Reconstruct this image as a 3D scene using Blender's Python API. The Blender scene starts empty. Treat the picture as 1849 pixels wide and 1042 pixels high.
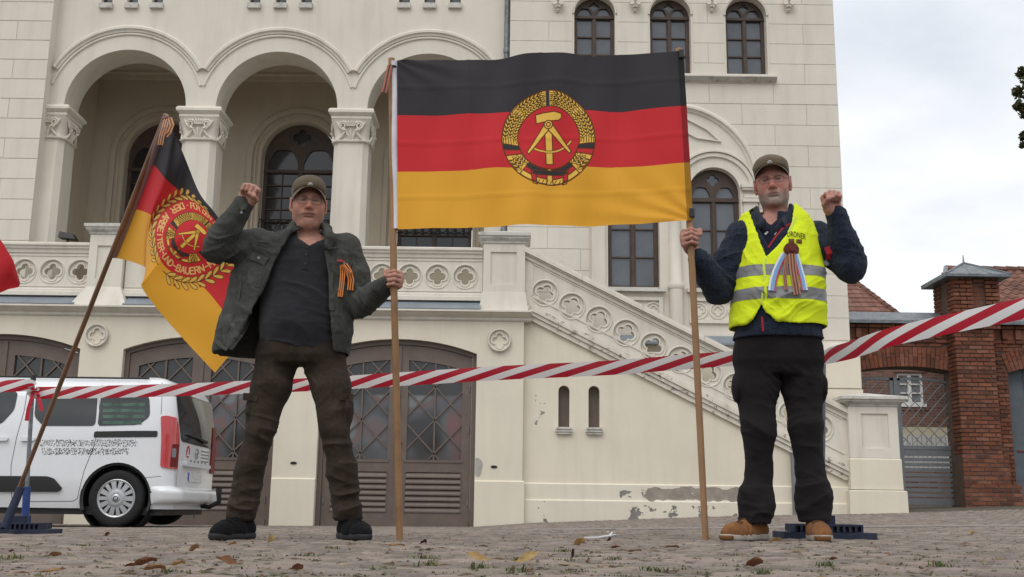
import bpy, bmesh, math, random
import numpy as np
from math import sin, cos, pi, radians, sqrt, atan2, hypot
from mathutils import Vector, Matrix, geometry

random.seed(7)
rng = np.random.default_rng(7)
SC = bpy.context.scene
COL = SC.collection

# ------------------------------------------------------------------ camera
IMW, IMH, FPX = 1849.0, 1042.0, 1939.0
CAM_Z = 0.15
PITCH, ROLL = radians(11.57), radians(0.75)
cam_data = bpy.data.cameras.new('camera')
cam = bpy.data.objects.new('camera', cam_data)
COL.objects.link(cam)
cam_data.sensor_width = 36.0
cam_data.sensor_fit = 'HORIZONTAL'
cam_data.lens = FPX / IMW * 36.0
cam_data.clip_start = 0.05
cam_data.clip_end = 3000
RC = Matrix.Rotation(radians(90) + PITCH, 3, 'X') @ Matrix.Rotation(ROLL, 3, 'Z')
cam.matrix_world = Matrix.Translation((0, 0, CAM_Z)) @ RC.to_4x4()
SC.camera = cam

# ------------------------------------------------------------------ world: overcast sky
SUN_EL, SUN_ROT = radians(52), radians(200)
world = bpy.data.worlds.new('World')
SC.world = world
world.use_nodes = True
wn = world.node_tree
wn.nodes.clear()
def WN(t, **k):
    n = wn.nodes.new(t)
    for a, b in k.items():
        setattr(n, a, b)
    return n
w_out = WN('ShaderNodeOutputWorld')
w_bg = WN('ShaderNodeBackground')
w_sky = WN('ShaderNodeTexSky', sky_type='NISHITA')
w_sky.sun_disc = False
w_sky.sun_elevation = SUN_EL
w_sky.sun_rotation = SUN_ROT
w_bg.inputs['Strength'].default_value = 0.10
w_tc = WN('ShaderNodeTexCoord')
w_sep = WN('ShaderNodeSeparateXYZ')
wn.links.new(w_tc.outputs['Generated'], w_sep.inputs[0])
w_map = WN('ShaderNodeMapping')
w_map.inputs['Scale'].default_value = (1.0, 1.0, 2.2)
w_map.inputs['Rotation'].default_value = (0, 0.5, 0.4)
w_map.inputs['Location'].default_value = (0.35, 0.1, 0.2)
wn.links.new(w_tc.outputs['Generated'], w_map.inputs[0])
w_noise = WN('ShaderNodeTexNoise')
w_noise.inputs['Scale'].default_value = 3.0
w_noise.inputs['Detail'].default_value = 6
w_noise.inputs['Roughness'].default_value = 0.5
w_noise.inputs['Distortion'].default_value = 0.4
wn.links.new(w_map.outputs[0], w_noise.inputs['Vector'])
w_ramp = WN('ShaderNodeValToRGB')
w_ramp.color_ramp.elements[0].position = 0.36
w_ramp.color_ramp.elements[0].color = (7.4, 7.85, 8.55, 1)
w_ramp.color_ramp.elements[1].position = 0.60
w_ramp.color_ramp.elements[1].color = (10.3, 10.45, 10.6, 1)
wn.links.new(w_noise.outputs['Fac'], w_ramp.inputs[0])
# overcast skies are brighter overhead
w_grad = WN('ShaderNodeMapRange')
w_grad.inputs['From Min'].default_value = 0.45
w_grad.inputs['From Max'].default_value = 1.0
w_grad.inputs['To Min'].default_value = 1.0
w_grad.inputs['To Max'].default_value = 1.35
wn.links.new(w_sep.outputs['Z'], w_grad.inputs['Value'])
w_mul = WN('ShaderNodeVectorMath', operation='SCALE')
wn.links.new(w_ramp.outputs[0], w_mul.inputs[0])
wn.links.new(w_grad.outputs[0], w_mul.inputs['Scale'])
w_mix = WN('ShaderNodeMixRGB')
w_mix.inputs['Fac'].default_value = 0.93
wn.links.new(w_sky.outputs[0], w_mix.inputs['Color1'])
wn.links.new(w_mul.outputs[0], w_mix.inputs['Color2'])
wn.links.new(w_mix.outputs[0], w_bg.inputs['Color'])
wn.links.new(w_bg.outputs[0], w_out.inputs['Surface'])

sun_data = bpy.data.lights.new('sun', 'SUN')
sun_data.energy = 1.15
sun_data.angle = radians(40)
sun_data.color = (1.0, 0.96, 0.90)
sun = bpy.data.objects.new('sun', sun_data)
COL.objects.link(sun)
sun.rotation_euler = (radians(38), 0, radians(-25))

SC.view_settings.view_transform = 'Standard'
SC.view_settings.look = 'None'
SC.view_settings.exposure = 0.1
SC.view_settings.gamma = 1.0
SC.view_settings.use_curve_mapping = False
SC.render.engine = 'CYCLES'
SC.cycles.max_bounces = 6
SC.cycles.use_denoising = True

# ------------------------------------------------------------------ helpers
def W(px, py, Y):
    """point of the real place seen at pixel (px, py) of the survey photo at depth Y"""
    d = RC @ Vector(((px - IMW / 2) / FPX, -(py - IMH / 2) / FPX, -1.0))
    t = Y / d.y
    return Vector((d.x * t, Y, CAM_Z + d.z * t))
def WX(px, py, Y): return W(px, py, Y).x
def WZ(px, py, Y): return W(px, py, Y).z

def tag(o, label=None, cat=None, group=None, kind=None):
    if label: o['label'] = label
    if cat: o['category'] = cat
    if group: o['group'] = group
    if kind: o['kind'] = kind
    return o
def empty(name, loc=(0, 0, 0), label=None, cat=None, group=None):
    o = bpy.data.objects.new(name, None)
    o.empty_display_size = 0.1
    COL.objects.link(o)
    o.location = loc
    return tag(o, label, cat, group)

class MB:
    """collects geometry and links it as ONE mesh object"""
    def __init__(s):
        s.v, s.f = [], []
    def add(s, vs, fs):
        o = len(s.v)
        s.v += [tuple(p) for p in vs]
        s.f += [tuple(i + o for i in f) for f in fs]
        return s
    def box(s, x0, x1, y0, y1, z0, z1):
        return s.add([(x0,y0,z0),(x1,y0,z0),(x1,y1,z0),(x0,y1,z0),(x0,y0,z1),(x1,y0,z1),(x1,y1,z1),(x0,y1,z1)],
                     [(0,3,2,1),(4,5,6,7),(0,1,5,4),(1,2,6,5),(2,3,7,6),(3,0,4,7)])
    def bevbox(s, x0, x1, y0, y1, z0, z1, b):
        """box whose front (low y) face is chamfered by b"""
        vs = [(x0,y1,z0),(x1,y1,z0),(x1,y1,z1),(x0,y1,z1),
              (x0,y0+b,z0),(x1,y0+b,z0),(x1,y0+b,z1),(x0,y0+b,z1),
              (x0+b,y0,z0+b),(x1-b,y0,z0+b),(x1-b,y0,z1-b),(x0+b,y0,z1-b)]
        fs = [(8,9,10,11),(4,5,9,8),(5,6,10,9),(6,7,11,10),(7,4,8,11),(0,1,5,4),(1,2,6,5),(2,3,7,6),(3,0,4,7),(3,2,1,0)]
        return s.add(vs, fs)
    def plate(s, outer, holes, y0, y1, fn=None):
        """flat plate in the XZ plane from y0 (front) to y1 with openings; loops are (x, z) lists"""
        loops = [list(outer)] + [list(h) for h in holes]
        tri = geometry.tessellate_polygon([[Vector((a, b, 0)) for a, b in L] for L in loops])
        flat = [p for L in loops for p in L]
        n = len(flat)
        P = fn or (lambda x, y, z: (x, y, z))
        vs = [P(a, y0, b) for a, b in flat] + [P(a, y1, b) for a, b in flat]
        fs = []
        for t in tri:
            a, b, c = [flat[i] for i in t]
            cr = (b[0]-a[0])*(c[1]-a[1]) - (b[1]-a[1])*(c[0]-a[0])
            if abs(cr) < 1e-12: continue
            t = t if cr > 0 else (t[0], t[2], t[1])
            fs.append(tuple(t))
            fs.append((t[2]+n, t[1]+n, t[0]+n))
        k = 0
        for li, L in enumerate(loops):
            m = len(L)
            area = sum(L[i][0]*L[(i+1)%m][1] - L[(i+1)%m][0]*L[i][1] for i in range(m))
            flip = (area > 0) != (li == 0)
            for i in range(m):
                a, b = k+i, k+(i+1)%m
                fs.append((b, a, a+n, b+n) if not flip else (a, b, b+n, a+n))
            k += m
        return s.add(vs, fs)
    def sweep(s, path, prof, closed=False, up=None, cap=True):
        """sweep profile (u, w) along path; path = list of (point, udir, wdir)"""
        n, m = len(path), len(prof)
        vs = []
        for p, u, w in path:
            p, u, w = Vector(p), Vector(u), Vector(w)
            vs += [p + u*a + w*b for a, b in prof]
        fs = []
        for i in range(n if closed else n-1):
            j = (i+1) % n
            for k in range(m):
                l = (k+1) % m
                fs.append((i*m+k, i*m+l, j*m+l, j*m+k))
        if cap and not closed:
            fs.append(tuple(range(m))[::-1])
            fs.append(tuple((n-1)*m+k for k in range(m)))
        return s.add(vs, fs)
    def tube(s, pts, r, n=8, cap=True):
        pts = [Vector(p) for p in pts]
        R = r if isinstance(r, (list, tuple)) else [r]*len(pts)
        vs, fs = [], []
        ref = None
        for i, p in enumerate(pts):
            t = (pts[min(i+1, len(pts)-1)] - pts[max(i-1, 0)])
            t = t.normalized() if t.length > 1e-9 else Vector((0,0,1))
            if ref is None:
                ref = Vector((1,0,0)) if abs(t.x) < .8 else Vector((0,1,0))
            a = (ref - t*ref.dot(t)).normalized()
            ref = a
            b = t.cross(a)
            for k in range(n):
                q = 2*pi*k/n
                vs.append(p + (a*cos(q) + b*sin(q))*R[i])
        for i in range(len(pts)-1):
            for k in range(n):
                l = (k+1) % n
                fs.append((i*n+k, i*n+l, (i+1)*n+l, (i+1)*n+k))
        if cap:
            fs.append(tuple(range(n))[::-1])
            fs.append(tuple((len(pts)-1)*n+k for k in range(n)))
        return s.add(vs, fs)
    def lathe(s, prof, c=(0,0,0), n=24, axis='z'):
        """prof: list of (r, h)"""
        vs, fs = [], []
        for r, h in prof:
            for k in range(n):
                q = 2*pi*k/n
                a, b = r*cos(q), r*sin(q)
                p = (a, b, h) if axis == 'z' else ((a, h, b) if axis == 'y' else (h, a, b))
                vs.append((p[0]+c[0], p[1]+c[1], p[2]+c[2]))
        for i in range(len(prof)-1):
            for k in range(n):
                l = (k+1) % n
                f = (i*n+k, i*n+l, (i+1)*n+l, (i+1)*n+k)
                fs.append(f if axis != 'y' else f[::-1])
        return s.add(vs, fs)
    def mesh(s, name, mat=None):
        me = bpy.data.meshes.new(name)
        me.from_pydata([tuple(p) for p in s.v], [], s.f)
        me.validate(verbose=False)
        me.update()
        if mat: me.materials.append(mat)
        return me
    def build(s, name, mat=None, parent=None, smooth=None, fix=False, **kw):
        me = s.mesh(name, mat)
        if fix:
            bm = bmesh.new(); bm.from_mesh(me)
            bmesh.ops.recalc_face_normals(bm, faces=bm.faces); bm.to_mesh(me); bm.free()
        return link(name, me, parent, smooth, **kw)

def set_smooth(me, angle=40):
    me.shade_smooth()
    if angle is not None and angle < 180:
        me.set_sharp_from_angle(angle=radians(angle))
def link(name, me, parent=None, smooth=None, label=None, cat=None, group=None, kind=None):
    o = bpy.data.objects.new(name, me)
    COL.objects.link(o)
    if parent is not None:
        o.parent = parent
        o.matrix_parent_inverse = parent_world(parent).inverted()
    if smooth is not None: set_smooth(me, smooth)
    return tag(o, label, cat, group, kind)
def parent_world(p):
    m = p.matrix_basis.copy()
    if p.parent is not None:
        m = parent_world(p.parent) @ p.matrix_parent_inverse @ m
    return m
def copy_tree(o, parent=None):
    c = o.copy(); COL.objects.link(c)
    if parent is not None:
        mi = o.matrix_parent_inverse.copy()
        c.parent = parent; c.matrix_parent_inverse = mi
    for ch in list(o.children):
        copy_tree(ch, c)
    return c

# ------------------------------------------------------------------ materials
def MAT(name, col, rough=0.7, spec=0.3, metal=0.0, var=0.0, vscale=3.0, bump=0.0, bscale=40.0, trans=0.0,
        dirt=None, coat=0.0, sheen=0.0, aniso=None, attr=None, object_coords=True):
    """principled material with noise variation, fine bump and optional dirt = (colour, amount, scale)"""
    m = bpy.data.materials.new(name)
    m.use_nodes = True
    nt = m.node_tree
    b = nt.nodes['Principled BSDF']
    b.inputs['Roughness'].default_value = rough
    b.inputs['Specular IOR Level'].default_value = spec
    b.inputs['Metallic'].default_value = metal
    if coat: b.inputs['Coat Weight'].default_value = coat; b.inputs['Coat Roughness'].default_value = 0.08
    if sheen: b.inputs['Sheen Weight'].default_value = sheen
    tc = nt.nodes.new('ShaderNodeTexCoord')
    co = tc.outputs['Object']
    def noise(scale, detail=5, rgh=.6, src=co):
        n = nt.nodes.new('ShaderNodeTexNoise')
        n.inputs['Scale'].default_value = scale
        n.inputs['Detail'].default_value = detail
        n.inputs['Roughness'].default_value = rgh
        nt.links.new(src, n.inputs['Vector'])
        return n.outputs['Fac']
    cur = None
    if attr:
        a = nt.nodes.new('ShaderNodeVertexColor'); a.layer_name = attr
        cur = a.outputs['Color']
    def rgb():
        nonlocal cur
        if cur is None:
            r = nt.nodes.new('ShaderNodeRGB'); r.outputs[0].default_value = (*col, 1); cur = r.outputs[0]
        return cur
    if var:
        f = noise(vscale)
        mr = nt.nodes.new('ShaderNodeMapRange')
        mr.inputs['From Min'].default_value = .3; mr.inputs['From Max'].default_value = .7
        mr.inputs['To Min'].default_value = 1-var; mr.inputs['To Max'].default_value = 1+var
        nt.links.new(f, mr.inputs['Value'])
        mx = nt.nodes.new('ShaderNodeVectorMath'); mx.operation = 'SCALE'
        nt.links.new(rgb(), mx.inputs[0]); nt.links.new(mr.outputs[0], mx.inputs['Scale'])
        cur = mx.outputs[0]
    if dirt:
        dc, amt, ds = dirt
        f = noise(ds, 7, .65)
        mr = nt.nodes.new('ShaderNodeMapRange')
        mr.inputs['From Min'].default_value = .5; mr.inputs['From Max'].default_value = .75
        mr.inputs['To Max'].default_value = amt
        nt.links.new(f, mr.inputs['Value'])
        mx = nt.nodes.new('ShaderNodeMixRGB')
        mx.inputs['Color2'].default_value = (*dc, 1)
        nt.links.new(mr.outputs[0], mx.inputs['Fac']); nt.links.new(rgb(), mx.inputs['Color1'])
        cur = mx.outputs[0]
    nt.links.new(rgb(), b.inputs['Base Color'])
    if bump:
        f = noise(bscale, 4, .6)
        bp = nt.nodes.new('ShaderNodeBump')
        bp.inputs['Strength'].default_value = min(1, bump)
        bp.inputs['Distance'].default_value = 0.01 if bump <= 1 else .01*bump
        nt.links.new(f, bp.inputs['Height']); nt.links.new(bp.outputs[0], b.inputs['Normal'])
    if trans:
        t = nt.nodes.new('ShaderNodeBsdfTranslucent')
        mixs = nt.nodes.new('ShaderNodeMixShader'); mixs.inputs[0].default_value = trans
        nt.links.new(rgb(), t.inputs['Color'])
        nt.links.new(b.outputs[0], mixs.inputs[1]); nt.links.new(t.outputs[0], mixs.inputs[2])
        nt.links.new(mixs.outputs[0], nt.nodes['Material Output'].inputs['Surface'])
    m['bsdf'] = b.name
    return m

def plaster(name, col, streak=0.12, patches=None):
    """painted plaster: faint blotches, rain streaks, fine grain; patches = list of (x0,x1,z0,z1,threshold,colour)"""
    m = MAT(name, col, rough=.85, spec=.2, var=.05, vscale=1.2, bump=.25, bscale=60)
    nt = m.node_tree
    b = nt.nodes['Principled BSDF']
    src = b.inputs['Base Color'].links[0].from_socket
    tc = [n for n in nt.nodes if n.type == 'TEX_COORD'][0]
    mp = nt.nodes.new('ShaderNodeMapping'); mp.inputs['Scale'].default_value = (5, 5, .5)
    nt.links.new(tc.outputs['Object'], mp.inputs[0])
    n = nt.nodes.new('ShaderNodeTexNoise'); n.inputs['Scale'].default_value = 1.3; n.inputs['Detail'].default_value = 6
    nt.links.new(mp.outputs[0], n.inputs['Vector'])
    mr = nt.nodes.new('ShaderNodeMapRange')
    mr.inputs['From Min'].default_value = .48; mr.inputs['From Max'].default_value = .8; mr.inputs['To Max'].default_value = streak*2
    nt.links.new(n.outputs['Fac'], mr.inputs['Value'])
    mx = nt.nodes.new('ShaderNodeMixRGB'); mx.inputs['Color2'].default_value = (col[0]*.55, col[1]*.52, col[2]*.45, 1)
    nt.links.new(mr.outputs[0], mx.inputs['Fac']); nt.links.new(src, mx.inputs['Color1'])
    cur = mx.outputs[0]
    if patches:
        sp = nt.nodes.new('ShaderNodeSeparateXYZ'); nt.links.new(tc.outputs['Object'], sp.inputs[0])
        hsum = None
        for (x0, x1, z0, z1, th, pc, sc) in patches:
            def rng_mask(sock, a, c, soft):
                r1 = nt.nodes.new('ShaderNodeMapRange'); r1.inputs['From Min'].default_value = a-soft; r1.inputs['From Max'].default_value = a+soft
                nt.links.new(sock, r1.inputs['Value'])
                r2 = nt.nodes.new('ShaderNodeMapRange'); r2.inputs['From Min'].default_value = c+soft; r2.inputs['From Max'].default_value = c-soft
                nt.links.new(sock, r2.inputs['Value'])
                k = nt.nodes.new('ShaderNodeMath'); k.operation = 'MULTIPLY'
                nt.links.new(r1.outputs[0], k.inputs[0]); nt.links.new(r2.outputs[0], k.inputs[1])
                return k.outputs[0]
            ma = rng_mask(sp.outputs['X'], x0, x1, min(.12, (x1-x0)/4))
            mb = rng_mask(sp.outputs['Z'], z0, z1, min(.05, (z1-z0)/4))
            k = nt.nodes.new('ShaderNodeMath'); k.operation = 'MULTIPLY'
            nt.links.new(ma, k.inputs[0]); nt.links.new(mb, k.inputs[1])
            nn = nt.nodes.new('ShaderNodeTexNoise'); nn.inputs['Scale'].default_value = sc; nn.inputs['Detail'].default_value = 6; nn.inputs['Roughness'].default_value = .55
            nt.links.new(tc.outputs['Object'], nn.inputs['Vector'])
            ad = nt.nodes.new('ShaderNodeMath'); ad.operation = 'MULTIPLY_ADD'
            nt.links.new(k.outputs[0], ad.inputs[0]); ad.inputs[1].default_value = .45; nt.links.new(nn.outputs['Fac'], ad.inputs[2])
            gt = nt.nodes.new('ShaderNodeMapRange'); gt.inputs['From Min'].default_value = th; gt.inputs['From Max'].default_value = th+.02
            nt.links.new(ad.outputs[0], gt.inputs['Value'])
            vn = nt.nodes.new('ShaderNodeTexNoise'); vn.inputs['Scale'].default_value = 9; vn.inputs['Detail'].default_value = 5
            nt.links.new(tc.outputs['Object'], vn.inputs['Vector'])
            cr = nt.nodes.new('ShaderNodeMixRGB'); cr.inputs['Color1'].default_value = (*[c*.55 for c in pc], 1); cr.inputs['Color2'].default_value = (*[min(1, c*1.5) for c in pc], 1)
            nt.links.new(vn.outputs['Fac'], cr.inputs['Fac'])
            m2 = nt.nodes.new('ShaderNodeMixRGB')
            nt.links.new(gt.outputs[0], m2.inputs['Fac']); nt.links.new(cur, m2.inputs['Color1']); nt.links.new(cr.outputs[0], m2.inputs['Color2'])
            cur = m2.outputs[0]
            if hsum is None: hsum = gt.outputs[0]
            else:
                a2 = nt.nodes.new('ShaderNodeMath'); a2.operation = 'MAXIMUM'
                nt.links.new(hsum, a2.inputs[0]); nt.links.new(gt.outputs[0], a2.inputs[1]); hsum = a2.outputs[0]
        bp = nt.nodes.new('ShaderNodeBump'); bp.invert = True
        bp.inputs['Strength'].default_value = .8; bp.inputs['Distance'].default_value = .012
        nt.links.new(hsum, bp.inputs['Height'])
        old = b.inputs['Normal'].links[0].from_socket
        nt.links.new(old, bp.inputs['Normal'])
        nt.links.new(bp.outputs[0], b.inputs['Normal'])
    nt.links.new(cur, b.inputs['Base Color'])
    return m

CREAM = (.685, .635, .555)
M = {}
M['cream'] = plaster('cream_plaster', CREAM)
M['cream_trim'] = plaster('cream_stucco_trim', (.68, .635, .555), .20)
M['cream_lo'] = plaster('cream_lower_plaster', (.70, .64, .525), .07)
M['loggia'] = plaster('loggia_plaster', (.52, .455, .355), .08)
M['brown'] = MAT('brown_door_paint', (.135, .102, .085), rough=.5, spec=.4, var=.12, vscale=5, bump=.06, bscale=30)
M['wood_dk'] = MAT('dark_brown_window_wood', (.065, .04, .028), rough=.45, spec=.4, var=.2, vscale=8)
M['glass'] = MAT('window_glass', (.085, .094, .108), rough=.06, spec=.75, var=.35, vscale=1.1)
M['glass_dk'] = MAT('dark_window_glass', (.022, .023, .025), rough=.08, spec=.6, var=.5, vscale=1.5)
M['curtain'] = MAT('net_curtain', (.20, .21, .22), rough=.9, var=.15, vscale=3)
M['zinc'] = MAT('weathered_zinc', (.15, .165, .18), rough=.45, spec=.5, metal=.35, var=.25, vscale=4, dirt=((.42, .44, .43), .5, 14))
M['flash'] = MAT('lead_flashing', (.22, .245, .275), rough=.5, spec=.4, metal=.2, var=.15, vscale=3)
M['stone_cap'] = MAT('weathered_stone_cap', (.56, .54, .49), rough=.9, var=.1, vscale=5, bump=.4, bscale=50, dirt=((.17, .165, .15), .75, 7))
M['black'] = MAT('black_plastic', (.02, .02, .021), rough=.5, spec=.4)
M['iron'] = MAT('black_iron', (.025, .022, .02), rough=.5)
# ================================================================== TOWN HALL
YT, YB, YA, YR, YL = 17.0, 17.12, 18.5, 18.25, 20.75
hall = empty('town_hall', (0, YA, 0), 'cream plastered town hall with triple arcade, balcony, garage doors and outside stair', 'building')

def xprism(mb, x0, x1, prof):
    """profile list of (y, z) extruded along X"""
    n = len(prof)
    vs = [(x0, a, b) for a, b in prof] + [(x1, a, b) for a, b in prof]
    fs = [(i, (i+1) % n, (i+1) % n+n, i+n) for i in range(n)]
    fs += [tuple(range(n))[::-1], tuple(range(n, 2*n))]
    return mb.add(vs, fs)
def arc(cx, cz, r, a0, a1, n):
    return [(cx + r*cos(a0+(a1-a0)*i/n), cz + r*sin(a0+(a1-a0)*i/n)) for i in range(n+1)]
def circle(cx, cz, r, n=32):
    return arc(cx, cz, r, 0, 2*pi, n)[:-1]
def arch_loop(cx, hw, z0, zs, n=24):
    """round-headed opening, counter-clockwise"""
    return [(cx-hw, z0), (cx+hw, z0)] + arc(cx, zs, hw, 0, pi, n)
def seg_top(x0, x1, zs, zt, n=16):
    """segmental arch points from x1 to x0"""
    h, w = zt-zs, (x1-x0)/2
    R = (w*w + h*h)/(2*h)
    cx, cz = (x0+x1)/2, zt-R
    a = atan2(zs-cz, w)
    return arc(cx, cz, R, a, pi-a, n)
def ring(mb, cx, cz, prof, a0=0, a1=2*pi, n=48):
    """profile list of (r, y) swept round (cx, cz) in the XZ plane"""
    closed = abs(a1-a0) > 6.28
    path = []
    for i in range(n if closed else n+1):
        a = a0 + (a1-a0)*i/n
        path.append(((cx, 0, cz), (cos(a), 0, sin(a)), (0, 1, 0)))
    return mb.sweep(path, prof, closed=closed)
def quatre(cx, cz, R, n=40, d=.42, s=.37, rot=0.0):
    out = []
    for i in range(n):
        th = 2*pi*i/n
        ph = (th % (pi/2)) - pi/4
        r = R*(d*cos(ph) + sqrt(max(0, s*s - (d*sin(ph))**2)))
        out.append((cx + r*cos(th+rot+pi/4), cz + r*sin(th+rot+pi/4)))
    return out

# ---- medallion meshes (pierced and blind), centred on the origin, face at y = 0
def medallion_mesh(R, depth, blind=False, name='quatrefoil_medallion'):
    mb = MB()
    mb.plate(circle(0, 0, R*.86, 40), [quatre(0, 0, R*.88)], .035, depth)
    mb.plate(quatre(0, 0, R*.98, d=.42, s=.36), [quatre(0, 0, R*.80, d=.42, s=.35)], .018, .06)
    ring(mb, 0, 0, [(R*.84, .03), (R*.86, .0), (R*.90, -.012), (R*.95, -.012), (R*.99, .0), (R*1.0, .03)], n=36)
    if blind: mb.plate(circle(0, 0, R*.8, 24), [], .07, .08)
    me = mb.mesh(name, M['cream_trim'])
    bm = bmesh.new(); bm.from_mesh(me); bmesh.ops.recalc_face_normals(bm, faces=bm.faces); bm.to_mesh(me); bm.free()
    set_smooth(me, 35)
    return me
def place(name, me, parent, loc, rot=(0, 0, 0), **kw):
    o = bpy.data.objects.new(name, me)
    COL.objects.link(o)
    o.location = loc; o.rotation_euler = rot
    o.parent = parent; o.matrix_parent_inverse = parent_world(parent).inverted()
    return tag(o, **kw)

# ---- terrace front with three garage doors
zc0 = WZ(900, 578, YT)              # underside of cornice
xp = WX(945, 700, YT)
xl = WX(-330, 700, YT)
doors = []
DW = (WX(858, 800, YT) - WX(573, 800, YT))
DC = WX(715.5, 800, YT)
DS = WX(715.5, 800, YT) - WX(351, 800, YT)
zs_d, zt_d = WZ(715, 637, YT), WZ(715, 612, YT)
loop = [(xl, -1.0)]
for k in (2, 1, 0):
    c = DC - DS*k
    x0, x1 = c-DW/2, c+DW/2
    doors.append((x0, x1))
    loop += [(x0, -1.0)] + list(reversed(seg_top(x0, x1, zs_d, zt_d))) + [(x1, -1.0)]
loop += [(xp, -1.0), (xp, zc0), (xl, zc0)]
dmg_pier = (WX(850, 850, YT), WX(873, 850, YT), WZ(860, 861, YT), WZ(860, 826, YT))
M['pier'] = plaster('pier_plaster', (.70, .64, .525), .07)
mb = MB().plate(loop, [], YT, YT+.6)
mb.build('garage_wall', M['pier'], hall)
# plinth bands on the piers, 30 mm proud
zpl = WZ(900, 870, YT)
edges = [xl] + [e for d in doors for e in d] + [xp]
for i in range(0, len(edges), 2):
    b = MB()
    xprism(b, edges[i] + (.004 if i else 0), edges[i+1]-.004 if i < 6 else xp+.03,
           [(YT-.03, -1.0), (YT+.1, -1.0), (YT+.1, zpl+.02), (YT-.002, zpl+.02), (YT-.03, zpl)])
    b.build('pier_plinth', M['cream_lo'], hall)
# bare repair patch and oval vents in the piers
pt = MB()
pxc, pzc = (dmg_pier[0]+dmg_pier[1])/2, (dmg_pier[2]+dmg_pier[3])/2
pt.plate([(max(doors[-1][1]+.006, doors[-1][1]+.045+.075*cos(a)*(1+.15*sin(3*a))), pzc+.16*sin(a)*(1+.12*cos(2*a+.6))) for a in [2*pi*i/18 for i in range(18)]], [], YT-.004, YT+.002)
pt.build('bare_plaster_patch', MAT('bare_render', (.40, .375, .34), rough=.95, var=.2, vscale=12, bump=.5), hall)
for (vx, vy) in ((892, 843), (530, 836)):
    v = MB(); c = W(vx, vy, YT-.004)
    v.plate([(c.x+.052*cos(a), c.z+.022*sin(a)) for a in [2*pi*i/16 for i in range(16)]], [], YT-.012, YT+.01)
    v.build('vent_cover', M['iron'], hall)

def garage_leaf(x0, x1, zb, topfn, Y, flip):
    """one door leaf between x0 and x1; topfn(x) gives the arched top"""
    w = x1-x0
    n = 8
    outer = [(x0, zb), (x1, zb)] + [(x1-(w)*i/n, topfn(x1-w*i/n)) for i in range(n+1)]
    st = w*.115
    stx0, stx1 = (st*1.1, st*1.1)
    wz0 = WZ(715, 830, Y)
    lz0, lz1 = WZ(715, 925, Y), WZ(715, 852, Y)
    a0, a1 = x0+stx0, x1-stx1
    wtop = lambda x: topfn(x)-.24
    win = [(a0, wz0), (a1, wz0)] + [(a1-(a1-a0)*i/n, wtop(a1-(a1-a0)*i/n)) for i in range(n+1)]
    lou = [(a0, lz0), (a1, lz0), (a1, lz1), (a0, lz1)]
    leaf = MB().plate(outer, [win, lou], Y, Y+.06)
    # beads round the openings and weather rail at the foot
    leaf.box(a0-.03, a1+.03, Y-.012, Y+.002, wz0-.04, wz0)
    leaf.box(x0+.01, x1-.01, Y-.02, Y+.002, zb+.02, zb+.13)
    leaf.box(a0-.015, a0, Y-.01, Y+.002, lz0, lz1); leaf.box(a1, a1+.015, Y-.01, Y+.002, lz0, lz1)
    lf = leaf.build('garage_door', M['brown'], hall)
    # glass
    g = MB().plate([(a0, wz0), (a1, wz0)] + [(a1-(a1-a0)*i/n, wtop(a1-(a1-a0)*i/n)) for i in range(n+1)], [], Y+.045, Y+.052)
    g.build('glass_pane', M['garage_glass'], lf)
    # lattice: centre bar and two families of diagonals
    Yb0, Yb1 = Y+.008, Y+.04
    cx = (a0+a1)/2
    t = .011
    MB().box(cx-t*1.2, cx+t*1.2, Yb0, Yb1, wz0, wtop(cx)).build('lattice_bar', M['brown'], lf)
    zz1 = wtop(cx)
    step = .53
    for sgn in (1, -1):
        k = -6
        while k < 8:
            # line z = wz0 + k*step + sgn*(x-cx)*1.06
            pts = []
            zb_ = wz0 + k*step + .10
            xs = [a0 + (a1-a0)*i/60 for i in range(61)]
            ok = [x for x in xs if wz0 <= zb_ + sgn*(x-cx)*1.06 <= wtop(x)]
            if len(ok) > 3:
                p, q = ok[0], ok[-1]
                d = Vector((1, sgn*1.06)).normalized(); nrm = Vector((-d.y, d.x))*t
                P = Vector((p, zb_+sgn*(p-cx)*1.06)); Q = Vector((q, zb_+sgn*(q-cx)*1.06))
                L = [P-nrm, Q-nrm, Q+nrm, P+nrm]
                dy = .004 if sgn > 0 else 0
                MB().plate([(v.x, v.y) for v in L], [], Yb0+dy, Yb1+dy).build('lattice_bar', M['brown'], lf)
            k += 1
    ns = 7
    h = (lz1-lz0)/ns
    sm = MB()
    xprism(sm, 0, 1, [(Y-.014, 0.0), (Y+.05, .012), (Y+.05, h*1.05), (Y+.035, h*1.1), (Y-.004, h*.5), (Y-.014, .02)])
    me = sm.mesh('louver_slat', M['brown'])
    for i in range(ns):
        o = place('louver_slat', me, lf, (a0+.002, 0, lz0+h*i)); o.scale = (a1-a0-.004, 1, 1)
    # hinges on the outer edge
    hx = x0+.03 if not flip else x1-.03
    for py in (700, 775, 905):
        c = WZ(715, py, Y)
        MB().lathe([(0, -.055), (.009, -.055), (.009, .055), (0, .055)], (hx, Y-.008, c), 8).build('hinge', M['zinc'], lf)
    return lf

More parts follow.
